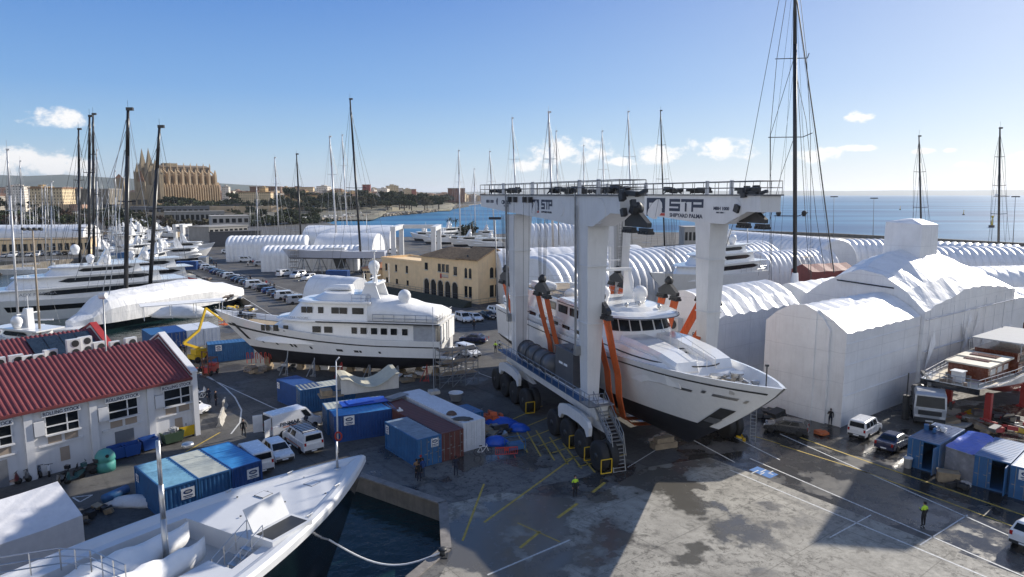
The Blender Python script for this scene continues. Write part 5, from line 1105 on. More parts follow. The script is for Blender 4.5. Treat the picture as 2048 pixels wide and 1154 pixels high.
# trio by the near yacht: ends towards us, long axis running away
a=Vector(G(323,979,hz)); d_=az(-46); n_=Vector((-d_.y,d_.x))
for k,(m_,r_,lab,lg) in enumerate(((cblue,clight,'pale blue roofed container, left end of the three by the near yacht',[(4.9,'L',.55,.6)]),(cblue,cgrey,'grey roofed blue container between two others by the near yacht',None),(cblue2,M('container_bright_blue',(.045,.25,.55),.45,var=.2,scale=2,streak=.12),'bright blue roofed container, right end of the three by the near yacht',None))):
    p=a-n_*((k+1)*2.5); t=container(lab,p,d_,1,m=m_,rm=r_,logo_=lg,doors=False)
    b=MB(); st=.28
    if k!=1:
        y0_=.3 if k==2 else .25; b.bx(-.02,.0,y0_,y0_+.95,1.35,2.15); mark(t,b,lambda u,v,o_,y0_=y0_: (-.02-o_,y0_+.95*(1-u),1.35+.8*v))
    b=MB(); pts=[]
    for i in range(7):
        for dx,dy in ((0,.06),(.09,.06),(.16,0),(.25,0)): pts.append((.03+dy,.12+i*.315+dx))
    for p_,q in zip(pts[:-1],pts[1:]): b.quad((q[0],q[1],.1),(p_[0],p_[1],.1),(p_[0],p_[1],hz-.1),(q[0],q[1],hz-.1))
    b.build('end_wall',m_,t)
a,d_=unit((553,758),(598,776),hz); container('deep blue container standing alone beyond the parked vans',a,d_,1,m=cblue2,logo_=[(.25,'R',.55,.7)])
a=Vector(G(600,781,hz)); container('blue container with ribbed grey white roof beside the parked vans',a,az(58),1,m=cblue,rm=cgrey)
a=Vector(G(668,834,hz)); d_=az(64); container('blue container with white round mark and a blue sheet on top',a,d_,1,m=cblue2,rm=M('container_bright_blue',(.045,.25,.55),.45),logo_=[(.9,'R',1.0,.9)])
n_=Vector((-d_.y,d_.x)); container('blue container carrying the curved cream hull mould',a+n_*2.5-d_*.2,d_,1,m=cblue,rm=cgrey)
a,_=unit((927,857),(769,795),hz); container('rust red long container between the blue and the white ones',a,az(-37.5),1,L_=12.19,m=cred)
a=Vector(G(970,836,2.75)); container('long white container with dirty roof, doors towards the hoist',a,az(-37.5),1,L_=12.19,Hc=2.75,m=cwhite)
a=Vector(G(883,868,hz)); container('short blue container with dusty roof in front of the rust red one',a,az(-37.5),1,m=cblue,rm=M('dusty_blue_roof',(.2,.26,.32),.6,var=.3,streak=.3),logo_=[(.3,'X',.75,.75),(5.1,'L',.6,.8)])
a=Vector(G(967,822,1.9)); container('small blue bin container behind the long white one',a,az(-37.5),1,L_=3,W_=2.2,Hc=1.9,m=cblue)
a,d_=unit((1817,874),(1873,843),hz); container('blue container with an open doorway right of the dark blue saloon',a,d_,-1,m=cblue,open_=0,rm=M('wet_blue_roof',(.06,.1,.2),.3,var=.4))
a,d_=unit((1949,909),(1986,877),hz); rc=container('blue container with a swung open door near right edge',a,d_,-1,m=cblue,open_=0)
a2=Vector(G(2022,930,hz)); container('blue container with white lined roof at the right edge',a2,d_,-1,m=cblue,rm=cwhite,logo_=[(.9,'X',1.0,.8)])
a=Vector(G(415,690,hz)); container('blue container under the bow of the yacht ashore, ribs in sun',a,az(62),1,m=cblue,logo_=[(1.0,'R',.8,.8)])
a=Vector(G(337,666,hz)); d_=az(-40); n_=Vector((-d_.y,d_.x))
for k,(m_,lab) in enumerate(((cblue,'blue container at the left end of the row by the wrapped boat'),(cblue2,'blue container second from left in the row by the wrapped boat'),(cwhite,'white container second from right in the row by the wrapped boat'),(cwhite,'white container at the right end of the row by the wrapped boat'))): container(lab,a-n_*(k*2.5),d_,1,m=m_)
for px,py,lab,a_ in ((305,538,'blue container in the far yard beside the blue sheeting',75),(352,540,'dark blue container in the far yard behind the parked cars',80),(375,520,'blue container at the foot of the tall frame hoist',60),(652,560,'dark blue container beneath the raised sailing yacht',95)): container(lab,Vector(G(px,py)),az(a_),1,m=cblue if 'dark' not in lab else cblue2,doors=False)
# sheets, mould and loads on the containers
a=Vector(G(690,815,hz)); b=MB(); d_=az(64); 
b.box((0,0,.12),(4.6,1.9,.06),rz=0); b.box((-.4,.1,.2),(2.6,1.5,.05),rz=.1); b.build('tarpaulin',M('blue_tarpaulin',(.015,.09,.5),.35,var=.2,bump=.5,bscale=3),loc=(a.x+1.5,a.y+1.5,hz+.03),rz=atan2(d_.y,d_.x),label='shiny blue sheet on the roof of the marked blue container',cat='tarpaulin')
a=Vector(G(648,800,hz)); cm_=M('cream_mould',(.5,.47,.36),.55,var=.12,streak=.1)
t=thing('hull_mould','big cream boat mould with dipped curved top on the blue containers','boat mould',(a.x+1.2,a.y+1.9,hz+.06),atan2(az(64).y,az(64).x))
b=MB(); n=14; top=[(6.2*i/n,1.6-1.15*sin(pi*min(1,max(0,(i/n-.12)/.8)))) for i in range(n+1)]
b.yprism([(0,0),(6.2,0)]+top[::-1],-.5,-.35); b.yprism([(0,0),(6.2,0)]+[(x,z+.35) for x,z in top[::-1]],1.6,1.75); b.build('side_panel',M('mould_white',(.62,.6,.55),.6,var=.1,streak=.15),t)
b=MB(); b.loft([[(x,-.9,z+.05),(x,1.9,z+.4),(x,1.9,z+.5),(x,-.9,z+.15)] for x,z in top]); b.build('shell',cm_,t)
b=MB(); b.bx(-2.2,.2,-.9,.9,0,.12); b.bx(-2.0,-.9,-.6,.6,.12,.7); b.build('crate_base',wood,t)
def heap(label,px,py,name,cat,mats,n=14,r=1.2,h=.6,z=0,smin=.2,smax=.9,kind=None):
    x,y=G(px,py,z); b=MB()
    for k in range(n):
        b.c=rnd.randrange(len(mats)); a_=rnd.random()*6.3; q=r*sqrt(rnd.random()); b.box((q*cos(a_),q*sin(a_),h*rnd.random()*(1-q/r*.6)+.1),(rnd.uniform(smin,smax),rnd.uniform(smin,smax),rnd.uniform(.1,.5)),rz=rnd.random()*3,rx=rnd.uniform(-.4,.4))
    return b.build(name,mats,loc=(x,y,z),label=label,cat=cat,kind=kind)
tarp=M('blue_tarpaulin',(.015,.09,.5),.35)
a=Vector(G(1030,857)); 
def tarp_blob(label,px,py,rx,ry,h,m=tarp,z=0,nm='tarpaulin',cat='tarpaulin'):
    x,y=G(px,py,z); b=MB().mat(0,True); rs=[]
    for j in range(6):
        f=1-j/5.2; rs.append([(rx*f**.6*cos(2*pi*i/20)*(1+.13*sin(i*2.7+j)),ry*f**.6*sin(2*pi*i/20)*(1+.13*cos(i*1.9+j*2)),h*(1-f**1.6)+.02) for i in range(20)])
    b.loft(rs); return b.build(nm,m,loc=(x,y,z),label=label,cat=cat)
tarp_blob('heap under a blue sheet beside the long white container, upper one',1000,851,2.0,1.0,.9); tarp_blob('small blue sheeted heap nearest the hoist wheels',1038,860,1.1,.8,.7); tarp_blob('blue sheeted heap behind the red barrier',992,888,1.3,.8,.8)
heap('orange ropes and fenders heaped on a blue sheet',985,836,'rope_heap','ropes',[M('orange_rope',(.6,.12,.04),.7,var=.3)],16,.9,.5,.6)
heap('stack of steel tubes and planks beside the long white container',985,868,'plank_stack','planks',[wood,galv,dark],18,1.6,.5,0,.3,1.8)
b=MB(); b.bx(-1,1,-.03,.03,.25,.32); b.bx(-1,1,-.03,.03,.85,.95)
for k in range(11): b.bx(-1+k*.2-.025,-1+k*.2+.025,-.02,.02,.3,.9)
b.bx(-.8,-.7,-.3,.3,0,.06); b.bx(.7,.8,-.3,.3,0,.06); b.bx(-.2,.2,-.05,-.03,.6,.85)
x,y=G(1013,914); b.build('barrier',redp,loc=(x,y,0),rz=R(8),label='red plastic crowd barrier beside the long white container',cat='barrier')
b=MB(); 
for p,q in (((-.8,-.6,0),(-.8,-.6,1)),((.8,-.6,0),(.8,-.6,1)),((-.8,.6,0),(-.8,.6,1)),((.8,.6,0),(.8,.6,1)),((-.8,-.6,1),(.8,-.6,1)),((-.8,.6,1),(.8,.6,1)),((-.8,-.6,1),(-.8,.6,1)),((.8,-.6,1),(.8,.6,1))): b.bar(p,q,.035,n=5)
b.bx(-.7,.7,-.5,.5,.1,.6); x,y=G(1030,898); b.build('cage_trolley',cblue,loc=(x,y,0),rz=.4,label='blue bin inside a steel cage frame behind the barrier',cat='trolley')
def bicycle(label,px,py,rz):
    x,y=G(px,py); t=thing('bicycle',label,'bicycle',(x,y,0),rz)
    for xx in (-.52,.52):
        b=MB(); b.tube([(xx+.33*cos(2*pi*i/18),0,.34+.33*sin(2*pi*i/18)) for i in range(19)],.025,5)
        for i in range(6): b.bar((xx,0,.34),(xx+.32*cos(i),0,.34+.32*sin(i)),.006,n=3)
        b.build('wheel',black,t)
    b=MB(); P=[(-.52,0,.34),(-.05,0,.3),(-.2,0,.82),(.35,0,.8),(.52,0,.34)]
    for i,j in ((0,1),(1,2),(0,2),(2,3),(1,3),(3,4)): b.bar(P[i],P[j],.025,n=5)
    b.bar((.36,-.28,.98),(.36,.28,.98),.02,n=5); b.bar(P[3],(.36,0,.98),.02,n=5); b.build('frame',signw,t); b=MB(); b.box((-.22,0,.9),(.26,.13,.06)); b.build('saddle',black,t)
bicycle('pale bicycle leaning by the doors of the long white container',966,910,.3); bicycle('bicycle standing by the white scooters at the workshop corner',408,800,.2)
# skip, tub, crate loads
def tub(label,px,py,m,r=.75,h=.8,z=0):
    x,y=G(px,py,z); b=MB().mat(0,True); n=18
    prof=[(r*.75,0),(r,h),(r*1.06,h),(r*1.06,h-.06),(r*.93,h-.04),(r*.68,.08)]
    b.loft([[(a*cos(2*pi*i/n),a*sin(2*pi*i/n),q) for i in range(n)] for a,q in prof]); return b.build('tub',m,loc=(x,y,z),label=label,cat='tub')
tub('round white plastic tub on a low stand behind the long white container',912,800,signw,.8,.9,.3)
b=MB(); b.bx(-.5,.5,-.5,.5,0,.35); x,y=G(868,786,2.8); b.build('ballast_block',conc,loc=(x,y,2.76),rz=.5,label='concrete base of the flag pole on the white container',cat='ballast'); 
b=MB().mat(0,True); b.bar((0,0,.35),(0,0,9.2),.05,.03,n=8); b.build('pole',alu,loc=(x,y,2.76),label='thin pole rising from the roof of the long white container',cat='pole')
tarp_blob('dark canvas lying on the white container roof near its doors',925,838,1.0,.6,.15,M('dark_canvas',(.08,.08,.08),.9),2.77); tarp_blob('small brown cover on the white container roof',903,829,.5,.4,.35,M('brown_canvas',(.1,.07,.06),.9),2.77)
b=MB(); b.box((0,0,.1),(2.6,1.3,.06)); b.box((.2,.1,.2),(2.4,1.2,.05),rz=.05); x,y=G(792,797,hz); b.build('sheet_stack',galv,loc=(x,y,hz+.02),rz=R(52),label='grey metal sheets stacked on the rust red container',cat='metal sheets')
b=MB(); b.bx(-.25,.25,-.2,.2,0,.1); b.bx(-.05,.05,-.2,.2,.1,.3); x,y=G(800,822,hz); b.build('bracket',signw,loc=(x,y,hz+.02),rz=.5,label='white bracket lying on the rust red container roof',cat='bracket')
# blue canopy and plastic sheet between the right containers
p0=Vector(G(1891,890,hz)); p1=Vector(G(1949,909,hz)); d_=(Vector(G(1873,843,hz))-Vector(G(1817,874,hz))).normalized(); t=thing('canopy','bright blue sheet roof with hanging plastic between the right containers','canopy',(p0.x,p0.y,0),0)
w_=p1-p0; b=MB().mat(0,True); rs=[]
for i in range(8): q=i/7; rs.append([(w_.x*k/6+d_.x*5.4*q,w_.y*k/6+d_.y*5.4*q,2.55-.35*sin(pi*k/6)*(1-.4*q)+.5*q*sin(pi*k/6)+.05*sin(i*2+k*1.4)) for k in range(7)])
b.loft(rs,close=False,caps=False); b.build('sheet_roof',tarp,t)
b=MB(); b.quad((.02,-.05,.2),(w_.x,w_.y-.05,.2),(w_.x,w_.y-.05,2.4),(.02,-.05,2.4)); b.build('plastic_curtain',M('dusty_plastic',(.25,.25,.27),.25,var=.3,bump=.6,bscale=2),t); b=MB(); b.beam((0,-.06,2.45),(w_.x,w_.y-.06,2.45),.08,.08); b.build('frame',galv,t)
heap('cans and boxes standing on the roof of the doorway container',1872,862,'paint_cans','cans',[dark,cblue,greyp],9,.8,.4,hz,.2,.5)
b=MB(); b.bx(-.8,.8,-.5,.5,.75,.85); b.bx(-.75,.75,-.45,.45,0,.75); x,y=G(1895,962); b.build('workbench',wood,loc=(x,y,0),rz=-.4,label='low wooden workbench outside the plastic curtain',cat='workbench')
heap('dark tool bags by the workbench at right',1915,973,'tool_bags','bags',[dark,black],6,.6,.3); tub('white drum beside the doorway container',1815,935,signw,.35,.9)
# rubbish bins along the workshop wall
def dumpster(label,px,py,m,wd=1.4,dp=.9,h=1.15,rz=0,full=False):
    x,y=G(px,py); t=thing('waste_bin',label,'waste bin',(x,y,0),rz); b=MB(); a=.82
    b.loft([[(-wd/2*a,-dp/2*a,.15),(wd/2*a,-dp/2*a,.15),(wd/2*a,dp/2*a,.15),(-wd/2*a,dp/2*a,.15)],[(-wd/2,-dp/2,h),(wd/2,-dp/2,h),(wd/2,dp/2,h),(-wd/2,dp/2,h)],[(-wd/2+.07,-dp/2+.07,h),(wd/2-.07,-dp/2+.07,h),(wd/2-.07,dp/2-.07,h),(-wd/2+.07,dp/2-.07,h)],[(-wd/2+.1,-dp/2+.1,.4),(wd/2-.1,-dp/2+.1,.4),(wd/2-.1,dp/2-.1,.4),(-wd/2+.1,dp/2-.1,.4)]]); b.build('tub',m,t)
    for xx in (-wd*.35,wd*.35):
        for yy in (-dp*.3,dp*.3): b=MB(); b.bar((xx-.04,yy,.1),(xx+.04,yy,.1),.1,n=10); b.build('castor',black,t)
    b=MB(); b.bx(-wd/2-.05,wd/2+.05,dp/2-.02,dp/2+.06,h-.02,h+.1); b.build('lid_hinge',m,t)
    b=MB(); b.bx(-.3,.2,-dp/2-.01+.09,-dp/2+.1,.6,.95); 
    if full:
        c=MB()
        for k in range(12): c.box((rnd.uniform(-.5,.5),rnd.uniform(-.3,.3),h-.1+rnd.random()*.35),(rnd.uniform(.2,.5),.3,.25),rz=rnd.random()*3)
        c.build('rubbish',M('mixed_rubbish',(.4,.4,.4),.6,var=.6,scale=4),t)
    return t
bl=M('bin_blue',(.02,.08,.3),.45,var=.1); rzb=R(50)
dumpster('open blue wheeled bin nearest the teal bottle bank',237,918,bl,rz=rzb); dumpster('open blue wheeled bin between the other blue bins',264,912,bl,rz=rzb); dumpster('blue wheeled bin standing apart nearest the green skip',299,900,bl,rz=rzb)
dumpster('dark green skip beside the yellow one',345,885,M('bin_green',(.05,.09,.05),.5),1.9,1.2,1.1,rz=rzb,full=True); dumpster('yellow skip full of rubbish by the workshop end wall',372,872,yellow,1.6,1.2,1.15,rz=rzb,full=True)
x,y=G(212,940); b=MB().mat(0,True); n=20; b.loft([[(r_*cos(2*pi*i/n),r_*sin(2*pi*i/n),z) for i in range(n)] for r_,z in ((.75,0),(.78,.7),(.72,.78),(.72,.95),(.8,1.0),(.74,1.4),(.5,1.75),(.2,1.88),(.05,1.9))]); t=b.build('bottle_bank',M('teal_plastic',(.07,.3,.27),.5,var=.1),loc=(x,y,0),label='teal dome shaped bottle bank by the workshop wall',cat='bottle bank')
b=MB().mat(0,True); b.bar((.5,-.5,1.45),(.55,-.55,1.45),.14,n=12); b.build('slot',black,t)
# ================= vehicles =================
PROF={ # body polygon, greenhouse base/roof x, base z, roof z, width
 'hatch':dict(L=4.05,W=1.7,body=[(0,.28),(0,.6),(.12,.72),(1.1,.9),(3.95,.95),(4.05,.78),(4.05,.28)],g=(.95,3.98,1.75,3.6),zb=.92,zr=1.42,wx=(.65,3.3),wr=.31),
 'saloon':dict(L=4.5,W=1.75,body=[(0,.28),(0,.6),(.12,.72),(1.2,.88),(3.7,.93),(4.45,.92),(4.5,.75),(4.5,.28)],g=(1.1,3.95,1.85,3.3),zb=.9,zr=1.4,wx=(.75,3.6),wr=.32),
 'suv':dict(L=4.5,W=1.85,body=[(0,.4),(0,.85),(.15,1.0),(1.15,1.1),(4.4,1.1),(4.5,.95),(4.5,.4)],g=(1.1,4.45,1.7,4.1),zb=1.08,zr=1.75,wx=(.8,3.6),wr=.38),
 'smallvan':dict(L=4.2,W=1.75,body=[(0,.3),(0,.65),(.15,.8),(.95,1.02),(4.15,1.05),(4.2,.9),(4.2,.3)],g=(.9,4.18,1.55,4.1),zb=1.03,zr=1.8,wx=(.7,3.35),wr=.32),
 'van':dict(L=5.1,W=1.95,body=[(0,.35),(0,.8),(.15,1.0),(.85,1.22),(5.05,1.22),(5.1,1.0),(5.1,.35)],g=(.8,5.08,1.65,5.0),zb=1.2,zr=2.0,wx=(.85,4.1),wr=.35),
 'bigvan':dict(L=5.4,W=2.0,body=[(0,.4),(0,.85),(.15,1.05),(.8,1.3),(5.35,1.3),(5.4,1.1),(5.4,.4)],g=(.75,5.38,1.6,5.3),zb=1.28,zr=2.4,wx=(.85,4.3),wr=.37)}
lamp=M('lamp_glass',(.6,.6,.6),.08,var=.1); red_l=M('tail_lamp',(.35,.01,.01),.2,var=.1); rimm=M('wheel_rim',(.35,.36,.37),.3,.8,var=.2)
PAINT={k:M('car_paint_'+k,c,.25,var=.04,coat=.8) for k,c in dict(white=(.75,.75,.75),silver=(.4,.41,.43),blue=(.02,.05,.17),dark=(.018,.02,.026),grey=(.12,.125,.135),red=(.3,.02,.02),maroon=(.1,.02,.025),navy=(.012,.018,.06)).items()}
def vehicle(kind,label,loc,rz,paint='white',group=None,sidew=None,cat='car',rearwin=True,nm=None):
    P=PROF[kind]; L_,W_=P['L'],P['W']; t=thing(nm or ('parked_car' if cat=='car' else 'parked_van'),label,cat,(loc[0],loc[1],0),rz,group)
    # local x: 0 = front, runs to the tail; shift so the middle is the origin
    ox=-L_/2; b=MB(); bd=P['body']; rs=[]
    for y,ins,dz in ((-W_/2,.06,.06),(-W_/2*.97,.0,0),(-W_*.3,-.06,.02),(W_*.3,-.06,.02),(W_/2*.97,.0,0),(W_/2,.06,.06)):
        rs.append([(ox+min(max(x,0+ins),L_-ins),y,z+(dz if z<.5 else (-dz if dz>.03 else dz))) for x,z in bd])
    n=len(bd); b.loft([r for r in rs])
    b.mat(0); g0,g1,r0,r1=P['g']; zb,zr=P['zb'],P['zr']; wb,wt=W_/2*.96,W_/2*(.86 if 'van' in kind else .76)
    base=[(ox+g0,-wb,zb),(ox+g1,-wb,zb+.02),(ox+g1,wb,zb+.02),(ox+g0,wb,zb)]; zm=zr-.06
    top=[(ox+r0,-wt,zr-.03),(ox+r1,-wt,zr-.05),(ox+r1,wt,zr-.05),(ox+r0,wt,zr-.03)]; cap=[(ox+r0+.12,-wt*.85,zr),(ox+r1-.1,-wt*.85,zr),(ox+r1-.1,wt*.85,zr),(ox+r0+.12,wt*.85,zr)]
    b.loft([base,top,cap]); body=b.build('body',PAINT[paint],t)
    V=[Vector(p) for p in base+top]
    def panel(i,j,u0,u1,v0,v1,nm_,m_=glass,off=.012):
        a,c,d_,e=V[i],V[j],V[4+j],V[4+i]; f=lambda u,v: (a.lerp(c,u)).lerp(e.lerp(d_,u),v); nn=(c-a).cross(e-a).normalized()*off
        q=MB(); q.quad(f(u0,v0)+nn,f(u1,v0)+nn,f(u1,v1)+nn,f(u0,v1)+nn); return q.build(nm_,m_,t)
    panel(3,0,.06,.94,.1,.92,'windscreen')
    if rearwin: panel(1,2,.08,.92,.2,.88,'rear_window')
    for (u0,u1) in (sidew if sidew is not None else ((.14,.44),(.47,.78))):
        panel(0,1,u0,u1,.14,.86,'side_window'); panel(2,3,1-u1,1-u0,.14,.86,'side_window')
    for xx in P['wx']:
        for s in (-1,1):
            r=P['wr']; w=MB().mat(0,True); w.loft([[(rr*cos(2*pi*i/18),yy,rr*sin(2*pi*i/18)) for i in range(18)] for yy,rr in ((.1,r*.6),(.1,r*.93),(.06,r),(-.06,r),(-.1,r*.93),(-.1,r*.6))]); wo=w.build('wheel',black,t,loc=(ox+xx,s*(W_/2-.07),r))
            c=MB(); c.bar((0,s*.03,0),(0,s*.095,0),r*.6,n=12); c.build('rim',rimm,wo)
    for s in (-1,1):
        b=MB(); b.box((ox+.05,s*W_*.36,P['body'][2][1]-.06),(.14,.3,.14)); b.build('headlight',lamp,t)
        b=MB(); b.box((ox+L_-.03,s*W_*.42,P['zb']-.12),(.1,.18,.28)); b.build('tail_light',red_l,t)
    for xa_ in (ox-.03,ox+L_-.1): b=MB(); b.bx(xa_,xa_+.13,-W_*.46,W_*.46,.3,.5); b.build('bumper',dark if paint in('white','silver') else PAINT[paint],t)
    for xa_ in (ox-.045,ox+L_+.03): b=MB(); b.bx(xa_,xa_+.015,-.26,.26,.36,.47); b.build('number_plate',signw,t)
    for s in (-1,1):
        b=MB(); ys=s*(W_/2*.97+.012)
        for xd in (g0+.55,(g0+r1)/2+.1,r1*.94): b.bx(ox+xd-.012,ox+xd+.012,min(ys,ys-s*.03),max(ys,ys-s*.03),.42,zb-.04)
        b.bx(ox+g0+.55,ox+r1*.94,min(ys,ys-s*.03),max(ys,ys-s*.03),.42,.445); b.build('door_seam',black,t)
    for s in (-1,1): b=MB(); b.box((ox+g0+.45,s*(wb+.1),zb+.12),(.12,.2,.14)); b.build('mirror',PAINT[paint],t)
    return t
def face(a): return atan2(-cos(R(a)),-sin(R(a)))     # heading in degrees clockwise from the view axis -> rotation (front is local -x)
def at(px,py): return G(px,py)
# vans and cars by the near quay
v=vehicle('bigvan','white works van with rear doors open and orange lettering',at(586,862),face(42),'white',sidew=((.05,.2),),cat='van',rearwin=False)
for s,y in ((-1,-1.0),(1,1.0)):
    b=MB(); b.box((2.7+.45,y*.98,1.35),(.9,.05,1.7),rz=s*.35); b.build('rear_door',PAINT['white'],v)
b=MB(); b.bx(2.69,2.71,-.88,.88,.55,2.2); b.build('load_opening',dark,v)
for q_ in (1,-1):
    text('PINMAR',.5,ink,'lettering',v,(.85,q_*1.012,1.3),rot=(pi/2,0,pi if q_>0 else 0),sx=1.2,bold=.012); b=MB(); y=q_*1.0; b.bx(.2,1.6,y-.012,y+.012,.98,1.05); b.build('stripe',M('orange_stripe',(.6,.15,.03),.4),v); b=MB(); b.bar((-.9,y-.012,1.35),(-.9,y+.012,1.35),.26,n=16); b.build('emblem',ink,v)
v=vehicle('van','white van with black roof rack and dark tinted windows',at(606,893),face(-40),'white',sidew=((.05,.2),(.25,.5)),cat='van')
b=MB()
for k in range(9): b.bx(-1.2+k*.42,-1.15+k*.42,-.85,.85,2.1,2.15)
for yy in (-.85,.85): b.bx(-1.25,2.3,yy-.03,yy+.03,2.1,2.16)
for xx in (-1,.5,2): b.bx(xx,xx+.05,-.85,-.8,1.95,2.1); b.bx(xx,xx+.05,.8,.85,1.95,2.1)
b.build('roof_rack',black,v); b=MB(); b.bx(-1.5,1.9,.985,1.0,.62,.7); b.bx(-1.5,1.9,-1.0,-.985,.62,.7); b.build('stripe',M('orange_stripe',(.6,.15,.03),.4),v)
vehicle('hatch','white saloon parked between the roof rack van and the container',at(556,913),face(143),'white'); vehicle('van','white van half hidden behind the bright blue roofed container',at(506,932),face(-40),'white',cat='van')
vehicle('hatch','white car parked in shade at the end of the workshop',at(380,826),face(100),'white')
# right hand side
vehicle('smallvan','small white van in sun by the wrapped shed wall',at(1729,868),face(48),'white',cat='van',sidew=((.1,.36),(.4,.62),(.66,.92)))
vehicle('saloon','dark navy saloon on wet ground beside the small white van',at(1788,893),face(52),'navy')
v=vehicle('hatch','black sports car with pink mirror in shade below the tall wrapped front',at(1572,864),face(-62),'dark'); b=MB(); b.bx(1.2,1.5,.7,.9,.7,.95); b.build('pink_trim',M('pink_trim',(.6,.03,.08),.4),v)
vehicle('suv','white off road car leaving the frame at lower right',at(2078,1084),face(60),'white')
# cars by the yellow building and hoist
for px,py,k,p,a_,lab in ((927,643,'smallvan','white',150,'white van parked first in line under the yellow building'),(950,641,'hatch','white',150,'white hatchback parked second in line under the yellow building'),(975,636,'saloon','dark',150,'black car parked third in line under the yellow building'),(992,630,'suv','white',150,'white off road car parked last in line under the yellow building'),(948,684,'saloon','navy',-70,'dark blue car driving past the stern of the yacht ashore'),(936,712,'smallvan','white',140,'white van behind the scaffolding at the stern of the yacht ashore')): vehicle(k,lab,at(px,py),face(a_),p,cat='van' if 'van' in k else 'car')
# the car row by the marina
p0=Vector(G(598,607)); p1=Vector(G(398,533)); protos={}
cols=['silver','dark','white','navy','grey','blue','dark','silver','white','blue','grey','dark','navy','grey','white','navy','grey','navy','blue','grey','silver','white','blue','silver','white']
kinds=['van','hatch','van','saloon','hatch','hatch','suv','hatch','van','hatch','hatch','hatch','saloon','hatch','suv','hatch','hatch','hatch','saloon','hatch','hatch','suv','hatch','hatch','van']
seen={}
for i,(c_,k_) in enumerate(zip(cols,kinds)):
    t_=i/(len(cols)-1); q=p0.lerp(p1,t_); 
    ordn=['nearest','second','third','fourth','fifth','sixth','seventh','eighth','ninth','tenth','eleventh','twelfth','thirteenth','fourteenth','fifteenth','sixteenth','seventeenth','eighteenth','nineteenth','twentieth','twenty-first','twenty-second','twenty-third','twenty-fourth','farthest'][i]
    lab='%s %s, %s in the row along the marina'%({'navy':'dark blue','dark':'black'}.get(c_,c_),{'van':'van','hatch':'hatchback','saloon':'saloon','suv':'estate car'}[k_],ordn)
    if k_ not in protos:
        protos[k_]=vehicle(k_,lab,(q.x,q.y),face(60+rnd.uniform(-4,4)),c_,'cars parked in a row along the marina',cat='van' if k_=='van' else 'car')
    else:
        o=copy_tree(protos[k_],label=lab); o.location=(q.x,q.y,0); o.rotation_euler=(0,0,face(60+rnd.uniform(-4,4)))
        for nm_ in ('body','bumper','mirror'): recolor(o,nm_,PAINT[c_])
def recar(k_,lab,px,py,a_,c_,grp):
    o=copy_tree(protos[k_],label=lab,group=grp); x,y=G(px,py); o.location=(x,y,0); o.rotation_euler=(0,0,face(a_))
    for nm_ in ('body','bumper','mirror'): recolor(o,nm_,PAINT[c_])
    return o
GF='vehicles scattered over the far yard'
for k_,px,py,a_,c_,lab in (('van',596,555,200,'white','white pickup van nearest the raised sailing yacht'),('suv',618,560,200,'white','white estate car beside the van near the raised sailing yacht'),('van',492,524,80,'white','white van in the shade of the square ended shed'),('suv',522,532,80,'silver','silver car in shade of the lower ribbed shed'),('hatch',417,523,170,'dark','black car alone on the far car park'),('suv',455,507,95,'white','white car parked under the grey offices'),('van',570,552,30,'white','white van before the door of the lower ribbed shed'),('van',786,506,10,'white','white van between the posts of the small frame hoist'),('hatch',330,495,60,'silver','silver car by the tall frame hoist'),('van',327,487,80,'white','white lorry cab sized van by the tall frame hoist'),('hatch',700,600,60,'dark','dark car behind the radar mast of the yacht ashore')): recar(k_,lab,px,py,a_,c_,GF)
GM='vehicles in front of the yellow marina store'
for i,(px,k_,c_) in enumerate(((10,'hatch','silver'),(28,'van','white'),(46,'hatch','dark'),(60,'hatch','white'),(78,'van','white'),(98,'hatch','grey'),(112,'suv','white'),(130,'hatch','dark'),(148,'van','white'))): recar(k_,'%s %s, number %s from left before the yellow marina store'%({'dark':'black'}.get(c_,c_),{'hatch':'car','van':'van','suv':'estate car'}[k_],['one','two','three','four','five','six','seven','eight','nine'][i]),px,515-px*.04,170,c_,GM)
# lorry
x,y=G(1856,846); t=thing('lorry','silver lorry with a loaded crane behind its cab, parked by the wooden yacht','lorry',(x,y,0),face(208)); t.scale=(1.15,1.15,1.15)
lp=M('lorry_silver',(.42,.43,.45),.3,.3,var=.1); b=MB(); b.loft([[(-1,-1.2,.5),(1.1,-1.2,.5),(1.1,1.2,.5),(-1,1.2,.5)],[(-1.02,-1.25,1.6),(1.1,-1.25,1.6),(1.1,1.25,1.6),(-1.02,1.25,1.6)],[(-.8,-1.2,2.75),(1.1,-1.2,2.85),(1.1,1.2,2.85),(-.8,1.2,2.75)],[(-.5,-1.05,3.0),(1.0,-1.1,3.05),(1.0,1.1,3.05),(-.5,1.05,3.0)]]); b.build('cab',lp,t)
b=MB(); b.quad((-1.04,1.1,1.7),(-1.04,-1.1,1.7),(-.83,-1.05,2.65),(-.83,1.05,2.65)); b.build('windscreen',glass,t)
b=MB(); b.bx(-1.08,-1.0,-1.2,1.2,.35,.75); b.bx(-1.05,-1.01,-.9,.9,1.0,1.4); b.build('grille',dark,t); b=MB(); b.bx(-1.08,-1.04,-.9,.9,1.48,1.55); b.bx(-1.1,-1.07,-.3,.3,.42,.56); b.build('trim',lamp,t)
for s in (-1,1):
    b=MB(); b.bx(-1.09,-1.0,s*.95-.2,s*.95+.2,.78,.98); b.build('headlight',lamp,t); b=MB(); b.bx(-.8,-.7,s*1.5-.12,s*1.5+.12,1.7,2.4); b.build('mirror',black,t); b=MB(); b.quad((-.6,s*1.262,1.7),(.4,s*1.262,1.7),(.4,s*1.23,2.5),(-.6,s*1.23,2.5)); b.build('side_window',glass,t)
    for xx in (-.1,4.2,5.5): wheel(t,xx,s*1.0,.5,.35)
b=MB(); b.bx(1.2,6.6,-.5,.5,.6,.9); b.bx(1.9,6.6,-1.2,1.2,1.0,1.15); b.build('flatbed',dark,t)
